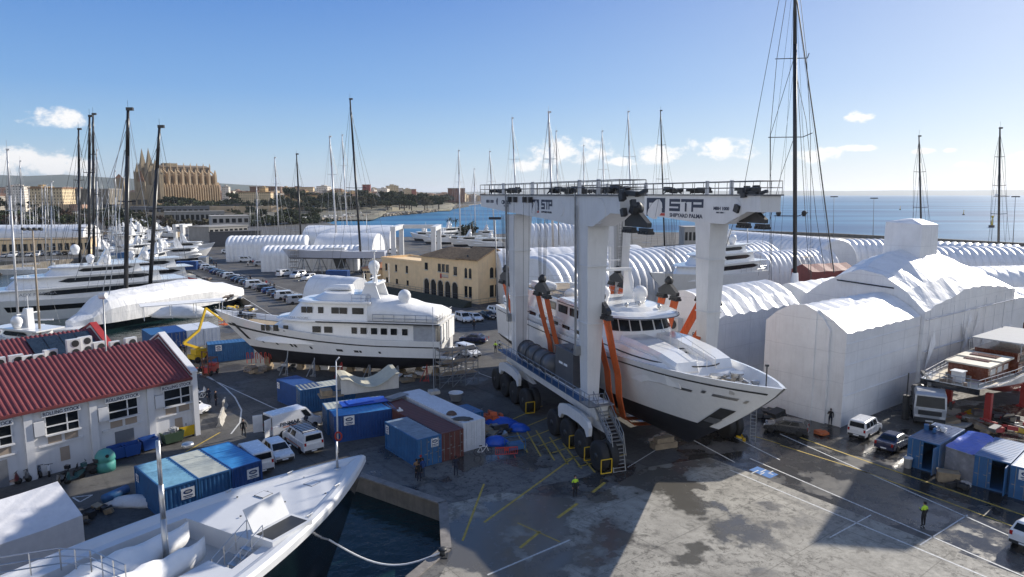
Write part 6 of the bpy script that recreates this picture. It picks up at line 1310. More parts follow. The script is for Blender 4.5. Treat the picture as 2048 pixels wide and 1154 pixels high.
b=MB(); b.beam((1.6,0,1),(1.6,0,3.4),.4,.4); b.beam((1.6,0,3.4),(4.5,.5,3.6),.3,.35); b.beam((4.5,.5,3.6),(2.4,-.4,2.6),.25,.3)
b.bx(2,6.4,-.9,.9,1.1,1.6)
for k in range(34): b.box((1.8+rnd.random()*4.4,rnd.uniform(-.9,.9),1.5+rnd.random()*.9),(rnd.uniform(.4,1.1),rnd.uniform(.3,.6),rnd.uniform(.5,.9)),rz=rnd.random()*3,ry=rnd.random())
b.build('loader_crane',M('greasy_steel',(.2,.2,.2),.35,.6,var=.6,scale=3),t)
# motor scooters
def scooter(label,px,py,rz,m):
    x,y=G(px,py); t=thing('motor_scooter',label,'scooter',(x,y,0),rz)
    for xx in (-.6,.62): b=MB().mat(0,True); b.bar((xx,-.07,.28),(xx,.07,.28),.28,n=16); b.build('wheel',black,t)
    b=MB(); b.loft([[(x_,-w_,z0),(x_,w_,z0),(x_,w_*.7,z1),(x_,-w_*.7,z1)] for x_,w_,z0,z1 in ((-.7,.08,.4,.6),(-.5,.16,.3,1.0),(-.38,.14,.28,.5),(0,.15,.28,.42),(.2,.18,.3,.75),(.7,.14,.5,.85),(.95,.06,.6,.75))]); b.build('body',m,t)
    b=MB(); b.bx(.05,.75,-.14,.14,.8,.9); b.build('seat',black,t); b=MB(); b.bar((-.5,-.3,1.05),(-.5,.3,1.05),.025); b.bar((-.55,0,.4),(-.48,0,1.05),.04); b.build('handlebar',dark,t)
    b=MB(); b.bx(.72,1.05,-.18,.18,.95,1.25); b.build('top_box',m,t)
for i,(px,py,m_,lab) in enumerate(((170,950,dark,'dark scooter nearest the teal bottle bank'),(186,940,PAINT['silver'],'silver scooter right beside the teal bottle bank'),(150,962,M('scooter_teal',(.02,.09,.1),.35),'dark teal scooter second from the white tent'),(125,968,PAINT['dark'],'black scooter nearest the white tent'),(100,948,PAINT['silver'],'silver scooter against the grey workshop doors'),(75,952,PAINT['dark'],'black scooter against the workshop wall'),(45,962,PAINT['grey'],'grey scooter against the workshop wall'),(20,970,PAINT['maroon'],'maroon scooter at the left edge by the workshop wall'),(400,790,PAINT['white'],'white scooter in shade by the workshop corner'))): scooter(lab,px,py,R(20+25*i),m_)
# ================= people =================
def person_mesh(pose):
    Vs=[];Es=[];Rr=[]
    def v(p,r): Vs.append(p); Rr.append(r); return len(Vs)-1
    def ch(start,pts):
        a=start
        for p,r in pts: b_=v(p,r); Es.append((a,b_)); a=b_
        return a
    pel=v((0,0,.95),.135); chest=ch(pel,[((0,.0,1.12),.125),((0,.0,1.33),.145)]); nk=ch(chest,[((0,.0,1.46),.075),((0,-.01,1.52),.055)]); hd=ch(nk,[((0,-.02,1.6),.085),((0,-.02,1.68),.09),((0,-.01,1.74),.06)])
    v_=len(Vs)-3; nose=v((0,-.115,1.62),.016); Es.append((v_,nose))
    st=.0 if pose!='walk' else .22
    for s in (-1,1):
        k=s*st; ch(pel,[((s*.1,0,.88),.105),((s*.11,-.02-k*.6,.5),.068),((s*.11,.02-k*1.1+(.12 if pose=='walk' and s<0 else 0),.1),.045),((s*.12,-.12-k*1.1,.05),.042)])
        if pose=='talk' and s>0: arm=[((s*.2,0,1.41),.065),((s*.27,.02,1.14),.05),((s*.17,-.22,1.2),.036),((s*.12,-.29,1.24),.032)]
        elif pose=='phone' and s<0: arm=[((s*.2,0,1.41),.065),((s*.3,-.08,1.16),.05),((s*.17,-.14,1.4),.036),((s*.13,-.13,1.5),.032)]
        else: arm=[((s*.2,0,1.41),.065),((s*.26,.03+k*.3,1.13),.05),((s*.25,-.06+k*.5,.88),.036),((s*.25,-.08+k*.55,.82),.034)]
        h=ch(chest,arm); bp=Vector(Vs[h]); dr=(bp-Vector(Vs[h-1])).normalized()
        for f in range(4): o=Vector((0,(f-1.5)*.02,0)); ch(h,[(tuple(bp+dr*.05+o),.011),(tuple(bp+dr*(.09-.01*abs(f-1.5))+o*1.2+Vector((-s*.012,-.01,0))),.008)])
        ch(h,[(tuple(bp+Vector((-s*.025,-.035,.0))),.011),(tuple(bp+dr*.04+Vector((-s*.035,-.05,0))),.009)])
    me=bpy.data.meshes.new('figure'); me.from_pydata(Vs,Es,[]); o=bpy.data.objects.new('figure_tmp',me); COL.objects.link(o)
    mo=o.modifiers.new('skin','SKIN'); mo.use_smooth_shade=True
    sv=me.skin_vertices[0].data
    for i,r in enumerate(Rr): sv[i].radius=(r,r*(.78 if .9<Vs[i][2]<1.4 and abs(Vs[i][0])<.05 else 1)); sv[i].use_root=(i==0)
    su=o.modifiers.new('sub','SUBSURF'); su.levels=1; su.render_levels=1
    dg=bpy.context.evaluated_depsgraph_get(); m2=bpy.data.meshes.new_from_object(o.evaluated_get(dg)); bpy.data.objects.remove(o)
    m2.materials.clear()
    for k in range(5): m2.materials.append(M('skin_tone',(.45,.26,.18),.6))
    for p in m2.polygons:
        c=p.center; p.use_smooth=True
        if c.z>1.5 and abs(c.x)<.13 and not (c.z<1.53): k=0
        elif abs(c.x)>.215 and .6<c.z<.87: k=0
        elif pose in('talk','phone') and c.y<-.25: k=0
        elif c.z<.09: k=3
        elif c.z<.93: k=2
        elif c.z>1.22: k=4
        else: k=1
        p.material_index=k
    return m2
FIG={p:person_mesh(p) for p in ('stand','walk','talk','phone')}
cl=lambda n,c: M('cloth_'+n,c,.85,var=.15)
C_=dict(black=cl('black',(.012,.012,.014)),navy=cl('navy',(.015,.02,.04)),tan=cl('tan',(.3,.18,.09)),red=cl('red',(.35,.03,.03)),grey=cl('grey',(.1,.1,.11)),hivis=cl('hi_vis',(.5,.75,.05)),blue=cl('blue',(.02,.06,.2)),white=cl('white',(.6,.6,.6)),jeans=cl('jeans',(.03,.05,.09)))
hairm=M('dark_hair',(.02,.013,.01),.7,var=.3)
def person(label,px,py,rz,pose='stand',top='navy',yoke=None,legs='navy',cap=None,h=1.0,group=None):
    x,y=G(px,py); o=bpy.data.objects.new('person',FIG[pose]); COL.objects.link(o); o.location=(x,y,.0); o.rotation_euler=(0,0,R(rz)); o.scale=(h,h,h); tag(o,label,'person',group)
    for k,m_ in enumerate((M('skin_tone',(.45,.26,.18),.6),C_[top],C_[legs],black,C_[yoke or top])): o.material_slots[k].link='OBJECT'; o.material_slots[k].material=m_
    b=MB().mat(0,True); b.ball((0,.015,1.69),.105,1.0,12,half=True); b.ball((0,.035,1.67),.1,1.05,10); b.build('hair' if not cap else 'helmet',C_[cap] if cap else hairm,o); return o
person('person in dark overalls and hi-vis shoulders standing before the hoist wheels',1150,994,20,'stand','black','hivis','black')
person('person in hi-vis jacket and dark trousers on the sunlit wet strip at right',1846,1053,200,'talk','black','hivis','black',cap='black',h=1.06)
person('person in dark suit alone in front of the rust red container',912,952,190,'phone','navy',legs='navy')
person('person in tan coat with the group by the short blue container',834,958,160,'talk','tan',legs='black'); person('person in red cap and dark jacket in the group by the short blue container',842,950,200,'stand','black',cap='red'); person('person in black standing at the front of the group on the quay',838,964,180,'stand','black',h=.98); person('person in blue jacket at the back of the group on the quay',846,956,220,'stand','blue',legs='jeans')
person('person walking in dark clothes beside the open works van',488,873,30,'walk','black',legs='black'); person('person in dark clothes by the bicycle at the workshop corner',432,812,90,'stand','black'); person('person pushing a scooter by the kerb near the workshop',418,806,60,'talk','navy')
person('person in black jacket behind the workshop roof, left of two',363,712,30,'stand','black'); person('person in black jacket behind the workshop roof, right of two',371,713,50,'stand','black')
person('person in hi-vis vest by the rear hoist wheels, left of two',991,706,160,'stand','black','hivis','black'); person('person in hi-vis vest by the rear hoist wheels, right of two',999,703,200,'stand','black','white','black')
person('person standing by the parked white hatchback under the yellow building',948,660,0,'stand','black')
person('person in dark clothes at the foot of the wrapped shed corner',1660,850,150,'talk','black',cap='grey')
person('person in blue by the shed door in the far yard',541,541,0,'stand','blue',legs='blue')
for px,py,tp,lab in ((428,534,'black','person in dark clothes far across the car park, left of a pair'),(433,535,'black','person in dark clothes far across the car park, right of a pair'),(501,563,'navy','person walking alone on the far car park'),(526,572,'black','person in black beside the one in red on the car park'),(533,573,'red','person in red jacket on the far car park'),(541,578,'black','person in dark clothes near the white parked van, left of two'),(549,580,'black','person in dark clothes near the white parked van, right of two'),(496,533,'white','person in white by the shaded sheds'),(506,529,'red','person in red by the shaded sheds'),(1605,480,'black','small figure on the breakwater beyond the hoist')): person(lab,px,py,rnd.uniform(0,360),rnd.choice(('stand','walk','talk')),tp)
# ================= yard clutter =================
def scaffold(label,px,py,W_,Dp,Hs,lv,rz,bay=2.0):
    x,y=G(px,py); b=MB(); nx=max(1,int(W_/bay))
    for i in range(nx+1):
        for yy in (0,Dp):
            b.bar((W_*i/nx,yy,0),(W_*i/nx,yy,Hs+rnd.uniform(0,.8)),.05,n=5)
    for k in range(1,lv+1):
        z=Hs*k/lv
        for yy in (0,Dp): b.bar((0,yy,z),(W_,yy,z),.04,n=5); b.bar((0,yy,z-Hs/lv*.5),(W_,yy,z-Hs/lv*.5),.03,n=4)
        for i in range(nx+1): b.bar((W_*i/nx,0,z),(W_*i/nx,Dp,z),.04,n=5)
        for i in range(nx): b.bar((W_*i/nx,0,z-Hs/lv),(W_*(i+1)/nx,0,z),.03,n=4)
    t=b.build('scaffold',galv,loc=(x,y,0),rz=rz,label=label,cat='scaffolding')
    c=MB()
    for k in range(1,lv+1): c.bx(.05,W_-.05,.1,Dp-.1,Hs*k/lv-.02,Hs*k/lv+.04)
    c.build('planks',wood,t); return t
scaffold('steel scaffolding round the stern of the yacht ashore, tall part',880,778,5,1.6,4.6,3,R(25),1.4); scaffold('low scaffolding beside the stern of the yacht ashore',905,760,4.5,1.8,3.2,2,R(70),1.2)
scaffold('dark scaffolding standing against the side of the largest wrapped shed',1935,745,8,1.6,10,5,R(38),1.6)
scaffold('scaffold tower beside the low tent behind the hoist',1610,580,3,2,8,4,R(38)); scaffold('thin scaffold tower left of the low tent',1568,572,3,2,7,4,R(38))
scaffold('scaffold stair beside the raised sailing yacht',578,548,2.4,2,7,4,0,1.2)
heap('pale folded covers and timber lying below the yacht ashore',795,757,'timber_pile','timber',[wood,signw,wood],14,2.2,.8,0,.4,1.6); heap('white bags and timbers near the stern props',835,752,'bag_pile','bags',[signw,wood],10,1.3,.7,0,.4,1.2)
heap('pallet of crates with red and white stanchions below the bow',517,742,'pallet_load','pallet',[wood,M('dusty_wood',(.25,.2,.15),.9)],14,1.5,.8,0,.5,1.3); x,y=G(517,738); b=MB()
for k in range(6): b.tube([(-1.5+k*.6,0,.8),(-1.5+k*.6,0,2.2),(-1.3+k*.6,0,2.3),(-1.2+k*.6,0,1.4)],.05)
b.build('stanchion_rack',signr,loc=(x,y,0),label='red curved stanchions standing on the pallet below the bow',cat='stanchions')
b=MB(); b.loft([[(-1,-.5,0),(1,-.5,0),(1,.5,0),(-1,.5,0)],[(-1.15,-.6,1.0),(1.15,-.6,1.0),(1.15,.6,1.0),(-1.15,.6,1.0)],[(-1.05,-.5,1.0),(1.05,-.5,1.0),(1.05,.5,1.0),(-1.05,.5,1.0)],[(-1,-.45,.3),(1,-.45,.3),(1,.45,.3),(-1,.45,.3)]]); x,y=G(642,738); b.build('skip',signw,loc=(x,y,0),rz=.1,label='white open skip below the middle of the yacht ashore',cat='skip')
heap('grey blocks and drums below the yacht ashore',575,742,'block_pile','blocks',[conc,dark,galv],10,1.2,1.,0,.4,.9)
# lattice frame under the bow, red fork lift, yellow boom lift
x,y=G(445,718); b=MB()
for z in (.2,1.1,2.0): b.bar((0,0,z),(4,0,z),.07)
for k in range(5): b.bar((k,0,.1),(k,0,2.1),.07); 
for k in range(4): b.bar((k,0,.2 if k%2 else 2),(k+1,0,2 if k%2 else .2),.05)
b.build('lattice_frame',M('ivory_paint',(.6,.56,.4),.5),loc=(x,y,0),rz=R(12),label='ivory lattice frame leaning by the container under the bow',cat='lattice frame')
x,y=G(398,722); t=thing('boom_lift','yellow articulated boom lift folded beside the blue containers','boom lift',(x,y,0),R(60)); b=MB(); b.bx(-1.2,1.2,-.8,.8,.5,1.1); b.bx(-.8,.9,-.6,.6,1.1,1.8); b.build('chassis',yellow,t)
for xx in (-.8,.8):
    for yy in (-.85,.85): wheel(t,xx,yy,.42,.3)
b=MB(); b.beam((.2,0,1.8),(-2.2,0,3.0),.3,.35); b.beam((-2.2,0,3.0),(.3,0,4.4),.28,.32); b.beam((.3,0,4.4),(1.6,0,7.4),.24,.28); b.beam((1.6,0,7.4),(4.2,0,5.2),.2,.25); b.build('boom',yellow,t); b=MB(); b.bx(4.0,5.0,-.6,.6,4.5,4.6); rail(b,[(4,-.6,4.5),(5,-.6,4.5),(5,.6,4.5),(4,.6,4.5),(4,-.6,4.5)],1.,.03,1); b.build('basket',orange,t)
x,y=G(422,748); t=thing('fork_lift','rusty red fork lift truck standing below the bow of the yacht','fork lift',(x,y,0),R(80)); b=MB(); b.bx(-1,1,-.55,.55,.35,1.1); b.bx(.3,1.05,-.55,.55,1.1,1.4); b.build('body',redp,t)
for xx in (-.7,.7):
    for yy in (-.5,.5): wheel(t,xx,yy,.33,.25)
b=MB()
for yy in (-.4,.4): b.beam((-1.1,yy,.1),(-1.1,yy,3.3),.12,.12)
for z in (.3,1.6,3.2): b.beam((-1.1,-.4,z),(-1.1,.4,z),.1,.1)
for yy in (-.3,.3): b.beam((-1.1,yy,.15),(-2.1,yy,.15),.12,.05)
for p,q in (((-.6,-.5,1.1),(-.5,-.5,2.1)),((-.6,.5,1.1),(-.5,.5,2.1)),((.9,-.5,1.4),(.8,-.5,2.1)),((.9,.5,1.4),(.8,.5,2.1))): b.bar(p,q,.05)
b.bx(-.6,.9,-.55,.55,2.1,2.17); b.build('mast_and_guard',M('rusty_steel',(.15,.06,.035),.8,var=.4),t)
heap('dark trailer parts and wheels between the workshop and the bow',385,742,'trailer_parts','machine parts',[dark,black,redp],16,1.7,.8,0,.3,1.1)
for px,py in ((445,836),(449,815),(441,848)): x,y=G(px,py); b=MB(); b.loft([[(-.9,-.3,0),(.9,-.3,0),(.9,.3,0),(-.9,.3,0)],[(-.9,-.1,.4),(.9,-.1,.4),(.9,.1,.4),(-.9,.1,.4)],[(-.9,-.08,.95),(.9,-.08,.95),(.9,.08,.95),(-.9,.08,.95)]]); b.build('road_barrier',conc,loc=(x,y,0),rz=R(-75),label='pale concrete road barrier along the curved white line',cat='road barrier',group='concrete barriers by the curved line')
# rowing skiff and tools between near yacht and containers
tarp_blob('grey covered dinghy lying beside the pale roofed container',272,1008,2.2,.8,.7,greyp,nm='covered_dinghy',cat='dinghy'); heap('jumble of dark tools and timber on the quay by the tent',185,1035,'tool_heap','tools',[dark,wood,black],14,1.2,.5)
b=MB().mat(0,True); b.bar((-1,0,.35),(1,0,.35),.35,n=14); x,y=G(232,996); b.build('fender',cblue,loc=(x,y,0),rz=1.2,label='fat blue fender on the quay near the covered dinghy',cat='fender')
# spare parts near the wrapped shed
heap('orange crate and gear beside the small white van',1640,868,'crate','crate',[M('orange_crate',(.5,.13,.04),.7)],3,.4,.3,0,.6,.9); heap('timbers stacked at the foot of the tall wrapped front',1548,838,'timber_stack','timber',[dark,wood],10,1.5,.8,0,.5,1.8)
b=MB(); 
for s in (-.25,.25): b.bar((s,0,0),(s,.6,3.4),.04)
for k in range(10): b.bar((-.25,.06*k,.3+.32*k),(.25,.06*k,.3+.32*k),.03)
x,y=G(1505,884); b.build('ladder',galv,loc=(x,y,0),rz=-.3,label='steel ladder leaning under the bow of the lifted yacht',cat='ladder'); heap('yellow framed gas trolley under the bow of the lifted yacht',1487,884,'gas_trolley','trolley',[yellow,dark],6,.5,.9,0,.1,.5)
b=MB(); b.bar((0,0,0),(0,0,2.6),.35,n=12); b.bar((0,0,2.6),(0,0,5.0),.06); x,y=G(1810,838); b.build('gas_bottle_post',dark,loc=(x,y,0),label='tall dark cylinder at the far corner of the wrapped shed',cat='cylinder')
heap('machinery and scrap under the wooden yacht',1990,850,'scrap_heap','scrap',[dark,yellow,redp,galv],24,3.2,1.2,0,.3,1.2); heap('planks and rollers on the ground by the lorry',1925,845,'plank_pile','planks',[wood,conc],18,3,.25,0,.5,2.4)
# clutter along the marina quay
for i,(px,py,n,lab) in enumerate(((480,622,16,'yellow and grey gear heaped by the nearest parked van'),(455,600,14,'gear and cushions heaped on the quay behind the cars, middle'),(430,580,14,'gear heaped on the quay behind the cars beside the red flag'),(400,560,14,'bikes and gear heaped on the quay behind the far cars'),(345,560,14,'pallets and gear near the dark blue far container'),(300,565,14,'timber and covers by the blue sheeting'),(250,545,12,'gear on the far quay behind the superyacht'))): heap(lab,px,py,'gear_heap','gear',[M('mixed_gear',(.2,.16,.13),.7),yellow if i==0 else galv,dark,signw],n,3,1.,0,.4,1.6)
tarp_blob('bright blue sheeting spread over stores on the far quay',282,530,5,2.5,1.8); tarp_blob('white cushion shaped cover on the quay near the parked vans',410,632,2.5,1.5,.8,cover); tarp_blob('white covered launch under the awning by the containers',365,632,6,2.6,2.2,cover,nm='covered_launch',cat='launch')
b=MB(); b.bx(-7,7,-2,2,2.5,2.62)
for xx in (-6.5,-2,2,6.5): b.bar((xx,-1.8,0),(xx,-1.8,2.5),.06); b.bar((xx,1.8,0),(xx,1.8,2.5),.06)
x,y=G(368,645); b.build('awning',cover,loc=(x,y,1.2),rz=R(32),label='flat white awning on posts in front of the wrapped boat',cat='awning')
b=MB().mat(0,True)
for i in range(4): b.box((i*1.6-2.4,0,.35),(1.3,2.2,.6))
x,y=G(700,566); b.build('covered_boats',cover,loc=(x,y,0),label='white covered small boats behind the arched cover',cat='boats')
# unseen block added past the right edge, shaped to cast the wedge shadow
q=[Vector(G(*p)) for p in ((1735,930),(1642,1075),(1831,1089),(1941,1033))]; hh=23.5; s=hh/tan_ if (tan_:=math.tan(SEL)) else 0
off=Vector((sin(SAZ),cos(SAZ)))*s; pr=[p+off for p in q]
t=thing('shadow_caster','unseen shadow caster with a deep counterweight standing outside the right edge of the view','shadow caster',(0,0,0))
b=MB(); b.prism([(p.x,p.y) for p in pr],22.6,24.2); b.build('occluder',greyp,t); c=(pr[0]+pr[3])/2+Vector((16,14)); b=MB(); m_=(pr[0]+pr[1]+pr[2]+pr[3])/4
b.beam((m_.x,m_.y,25),(c.x+22,c.y+10,25),1.6,1.6); b.build('caster_arm',greyp,t); b=MB(); b.beam((c.x+6,c.y,0),(c.x+6,c.y,25),2,2); b.build('tower',greyp,t)
# ================= masts =================
def mast(label,top,base,Y,r,m,hb=None,spr=2,rig=True,lean=0,ztop=None,group=None,nm='mast',hull=None):
    X0,z0=D(base[0],base[1],Y); X1,z1=D(top[0],top[1],Y)
    if ztop: X1=X1; z1=ztop
    if hb is not None: z0=hb
    t=thing(nm,label,'mast' if nm=='mast' else 'sailing boat',(X0,Y,0),0,group); d_=Vector((X1-X0,0,z1-z0)); p0=Vector((0,0,z0)); p1=p0+d_
    b=MB().mat(0,True); pm=p0+d_*.75; b.bar(p0,pm,r,r*.92,n=8); b.bar(pm,p1,r*.92,r*.6,n=8); b.mat(0,False); b.box(tuple(p1+Vector((r*.8,0,.0))),(r*3,r*1.2,r*1.4)); b.bar(p1,p1+Vector((0,0,1.6)),.03,n=4); b.build('spar',m,t)
    hw=min(3.2,d_.length*.06)
    for k in range(spr):
        q=p0+d_*((k+1)/(spr+1)); w_=hw*(1-.25*k); c=MB(); c.bar(q+Vector((-w_,.6,.1)),q,.06*max(1,r*4),n=4); c.bar(q,q+Vector((w_,-.6,.1)),.06*max(1,r*4),n=4); c.build('spreader',m,t)
    if rig:
        c=MB(); rr=.025 if Y<150 else .045
        for s in (-1,1):
            pts=[p1-d_*.04]+[p0+d_*((k+1)/(spr+1))+Vector((s*hw*(1-.25*k),-s*.6,.1)) for k in range(spr-1,-1,-1)]+[p0+Vector((s*hw*.8,-s*.6,0))]
            for a,q in zip(pts[:-1],pts[1:]): c.bar(a,q,rr,n=3)
        L_=d_.length; c.bar(p1-d_*.02,p0+Vector((-L_*.16,-L_*.1,.3)),rr,n=3); c.bar(p1-d_*.08,p0+Vector((L_*.17,L_*.1,.3)),rr,n=3); c.bar(p1-d_*.3,p0+Vector((-L_*.12,-L_*.08,.3)),rr,n=3); c.bar(p1-d_*.25,p0+Vector((L_*.09,L_*.05,.3)),rr*.8,n=3); c.build('rigging',dark if m==carbon else galv,t)
    if hull:
        pt,_=hull_fn(hull,hull*.24,-2.2,-1.5,-.2,.3,2,x0=-hull*.55); h=thing('h','','h'); bpy.data.objects.remove(h)
        b=MB().mat(0,True); n=14
        for side in (-1,1):
            for i in range(n):
                for j in range(len(LV)-1): qd=[pt(i/n,LV[j],side),pt((i+1)/n,LV[j],side),pt((i+1)/n,LV[j+1],side),pt(i/n,LV[j+1],side)]; b.quad(*(qd if side<0 else qd[::-1]))
        for i in range(n): b.quad(pt(i/n,1,-1),pt((i+1)/n,1,-1),pt((i+1)/n,1,1),pt(i/n,1,1))
        o=b.build('hull',gel,t,rz=rnd.uniform(2.6,4.0)); c=MB(); tier(c,-hull*.2,hull*.15,hull*.07,-.2,.5,fl=hull*.1,fr=.6); c.build('coachroof',gel,o); c=MB(); c.bar((-hull*.3,0,1.4),(0,0,1.5),.14); c.build('boom',signw,o)
    return t
mast('tallest black mast of all with three pairs of spreaders, rising from the low tent',(1588,-40),(1590,548),115,.36,carbon,spr=0,ztop=60)
big=bpy.data.objects['mast']; X0,z0=D(1590,548,115)
b=MB(); b.bar((0,0,z0-2.5),(0,0,z0+.2),.75,.5,n=12); b.build('mast_boot',cover,big)
rg=MB()
for px0,px1,py,k in ((1554,1614,116,0),(1540,1621,274,1),(1552,1612,432,2)):
    xa,z=D(px0,py,115); xb,_=D(px1,py-8,115); c=MB(); c.bar((xa-X0,.8,z),(0,0,z),.07,n=5); c.bar((0,0,z),(xb-X0,-.8,z+.6),.07,n=5)
    c.build('spreader',carbon,big)
    if k==2:
        for px in (1557,1608): xx,zz=D(px,431,115); dome(big,(xx-X0,0,zz+.4),.42,black,'radome')
for xs in ([(1588,-100),(1554,116),(1540,274),(1540,560)],[(1590,-100),(1613,108),(1621,270),(1622,560)],[(1588,-160),(1487,380),(1450,500)],[(1594,0),(1632,270),(1668,545)],[(1588,116),(1541,270),(1543,560)],[(1592,120),(1600,250),(1610,420),(1618,545)],[(1590,270),(1562,350),(1540,440)],[(1590,140),(1612,240),(1632,430),(1650,548)]):
    pts=[(D(px,py,115)[0]-X0,.0,D(px,py,115)[1]) for px,py in xs]
    rg.tube(pts,.045 if xs[0]!=(1594,0) else .11,4)
rg.build('rigging',dark,big)
mast('black mast to the right of the ridge box on the wrapped shed',(1838,272),(1843,485),190,.26,carbon,spr=2); mast('black mast nearest the right edge with instrument lamps low down',(2000,256),(1997,484),178,.28,carbon,spr=3)
for tp,bs,Y,r,m,lab,sp in (((157,258),(160,560),165,.3,carbon,'dark mast at the left of the pair with their heads joined',2),((179,232),(178,565),158,.34,carbon,'left dark mast of the pair with heads joined',2),((186,228),(188,545),172,.34,carbon,'right dark mast of the pair with heads joined',3),((256,218),(252,582),132,.42,carbon,'thick dark mast left of the cathedral rising from the wrapped boat',1),((319,253),(300,577),143,.42,carbon,'thick leaning dark mast crossing the cathedral',1),((700,198),(724,548),204,.34,carbon,'tall leaning black mast with one wide spreader, left of centre',1),((593,308),(603,500),262,.34,carbon,'short dark mast behind the ribbed sheds',2),((1321,221),(1329,492),262,.3,carbon,'dark mast above the middle of the hoist',3)):
    mast(lab,tp,bs,Y,r,m,spr=sp)
for tp,bs,Y,r,lab in (((549,315),(558,472),280,.3,'grey mast over the left ribbed sheds'),((513,372),(516,476),280,.26,'short pale mast over the square ended shed'),((659,273),(675,498),260,.34,'leaning grey mast over the dome tent'),((684,270),(694,452),300,.28,'white mast beside the leaning grey mast'),((917,301),(921,488),330,.32,'grey mast in front of the red brown hotel'),((948,338),(951,476),360,.26,'thin grey mast right of the hotel'),((979,303),(990,480),330,.3,'grey mast touching the left end of the hoist beam'),((1024,236),(1036,480),300,.33,'tall grey mast over the left of the hoist beam'),((1097,224),(1107,502),180,.3,'tall pale mast on the plain tunnel shed, widest spreaders'),((1112,262),(1118,490),240,.22,'grey mast just right of the tall pale one'),((1167,291),(1170,490),290,.22,'short grey mast over the hoist beam under the large cloud'),((1204,262),(1212,490),290,.26,'grey mast over the near hoist leg'),((1256,223),(1264,490),270,.3,'tall grey mast left of the black one over the hoist')):
    mast(lab,tp,bs,Y,r,M('pale_mast',(.55,.55,.56),.4,.2),spr=2 if r>.25 else 1)
# sailing boats afloat at the left
for tp,bs,Y,r,lab,hl in (((14,299),(38,660),118,.2,'white sailing boat with leaning pale mast at the left edge',18),((40,322),(44,520),215,.22,'white sailing boat with pale mast behind the marina store',15),((103,363),(103,560),190,.2,'white sailing boat with pale mast left of the yellow lamp post',14),((90,372),(91,520),230,.18,'white sailing boat with short pale mast',13),((230,342),(232,530),200,.18,'white sailing boat with grey mast left of the palace',14),((193,300),(195,540),205,.2,'white sailing boat with grey mast right of the dark pair',15)):
    mast(lab,tp,bs,Y,r,M('pale_mast',(.55,.55,.56),.4,.2),hb=0,spr=2,nm='sailing_boat',hull=hl)
for i in range(26):
    px=rnd.uniform(-20,240); Y=rnd.uniform(255,420); tpy=rnd.uniform(365,425); _,z=D(px,tpy,Y)
    mast('small sailing boat in the crowded far marina at left',(px-1,tpy),(px,470),Y,.12,M('pale_mast',(.55,.55,.56),.4,.2),hb=0,spr=1,rig=False,nm='sailing_boat',group='small sailing boats in the far marina',hull=11)
# mooring frame masts with cables in front of the marina
# ================= lamp posts =================
def lamp_post(label,base,top,heads=4,r=.14,m=galv,Y=None,arm=.9,group=None):
    if Y is None: X,Y=G(*base)
    else: X=D(base[0],base[1],Y)[0]
    X1,z=D(top[0],top[1],Y); t=thing('lamp_post',label,'lamp post',(X,Y,0),0,group); b=MB().mat(0,True); dx=X1-X; b.bar((0,0,0),(dx,0,z),r,r*.6,n=10); b.mat(0,False); b.bar((dx-arm,0,z),(dx+arm,0,z),.06); b.build('pole',m,t)
    for k in range(heads): c=MB(); x=dx-arm+2*arm*k/max(1,heads-1); c.box((x,-.1,z+.15),(.45,.55,.3),rx=R(-25)); c.build('lamp_head',dark,t)
    return t
t=lamp_post('tan lamp post with four angled lamp heads in front of the superyacht',(82,694),(65,460),4,.19,M('tan_pole',(.33,.27,.2),.7,var=.2),Y=104,arm=1.3)
lamp_post('slim floodlight post beside the far left hoist leg',(996,640),(990,438),6,.13,galv,Y=136,arm=1.0)
for bs,tp,Y,lab in (((1497,600),(1494,440),170,'bare post in front of the tunnel shed right of the hoist'),((1667,475),(1668,394),330,'floodlight post by the sea nearest the tallest mast'),((1746,480),(1748,397),330,'floodlight post by the sea with the widest cluster'),((2026,490),(2031,394),290,'floodlight post by the sea near right edge'),((868,480),(868,452),330,'short floodlight post by the small frame hoist'),((733,520),(733,425),280,'floodlight post beside the wide white hall'),((500,470),(500,412),380,'lamp post by the trees below the town'),((730,620),(728,545),150,'post behind the arched cover')): lamp_post(lab,bs,tp,6,.16,galv,Y=Y,arm=1.5)
X,Y_=G(676,905); X2,z=D(672,722,Y_); t=thing('flag_pole','slim white pole with crossbar and red lifebuoy beside the marked container','pole',(X,Y_,0)); b=MB().mat(0,True); b.bar((0,0,0),(X2-X,0,z),.09,.05,n=8); b.bar((-.5+X2-X,0,z-.5),(.5+X2-X,0,z-.5),.03,n=5); b.bar((X2-X,0,z),(X2-X+.3,0,z+.35),.06,n=6); b.build('pole',signw,t); b=MB().mat(0,True); b.tube([(.12+.3*cos(2*pi*i/16),-.12,1.6+.38*sin(2*pi*i/16)) for i in range(17)],.08,6); b.build('lifebuoy',signr,t)
X,Y_=G(210,735,7.0); t=thing('lamp_post','grey lamp post with a disc head rising behind the red roofs','lamp post',(X,Y_,0)); X2,z=D(206,592,Y_); b=MB().mat(0,True); b.bar((0,0,0),(X2-X,0,z),.1,.06,n=8); b.build('pole',galv,t); b=MB(); b.bar((X2-X-.3,0,z),(X2-X+.3,0,z+.05),.3,n=12); b.build('lamp_head',greyp,t)
b=MB(); b.quad((0,0,0),(2.2,.3,-.5),(2.0,.3,-3.6),(.6,.1,-1.9)); X,Y_=G(378,600); b.build('flag',redp,loc=(X,Y_,5.2),label='limp red flag at the stern of the long superyacht',cat='flag')
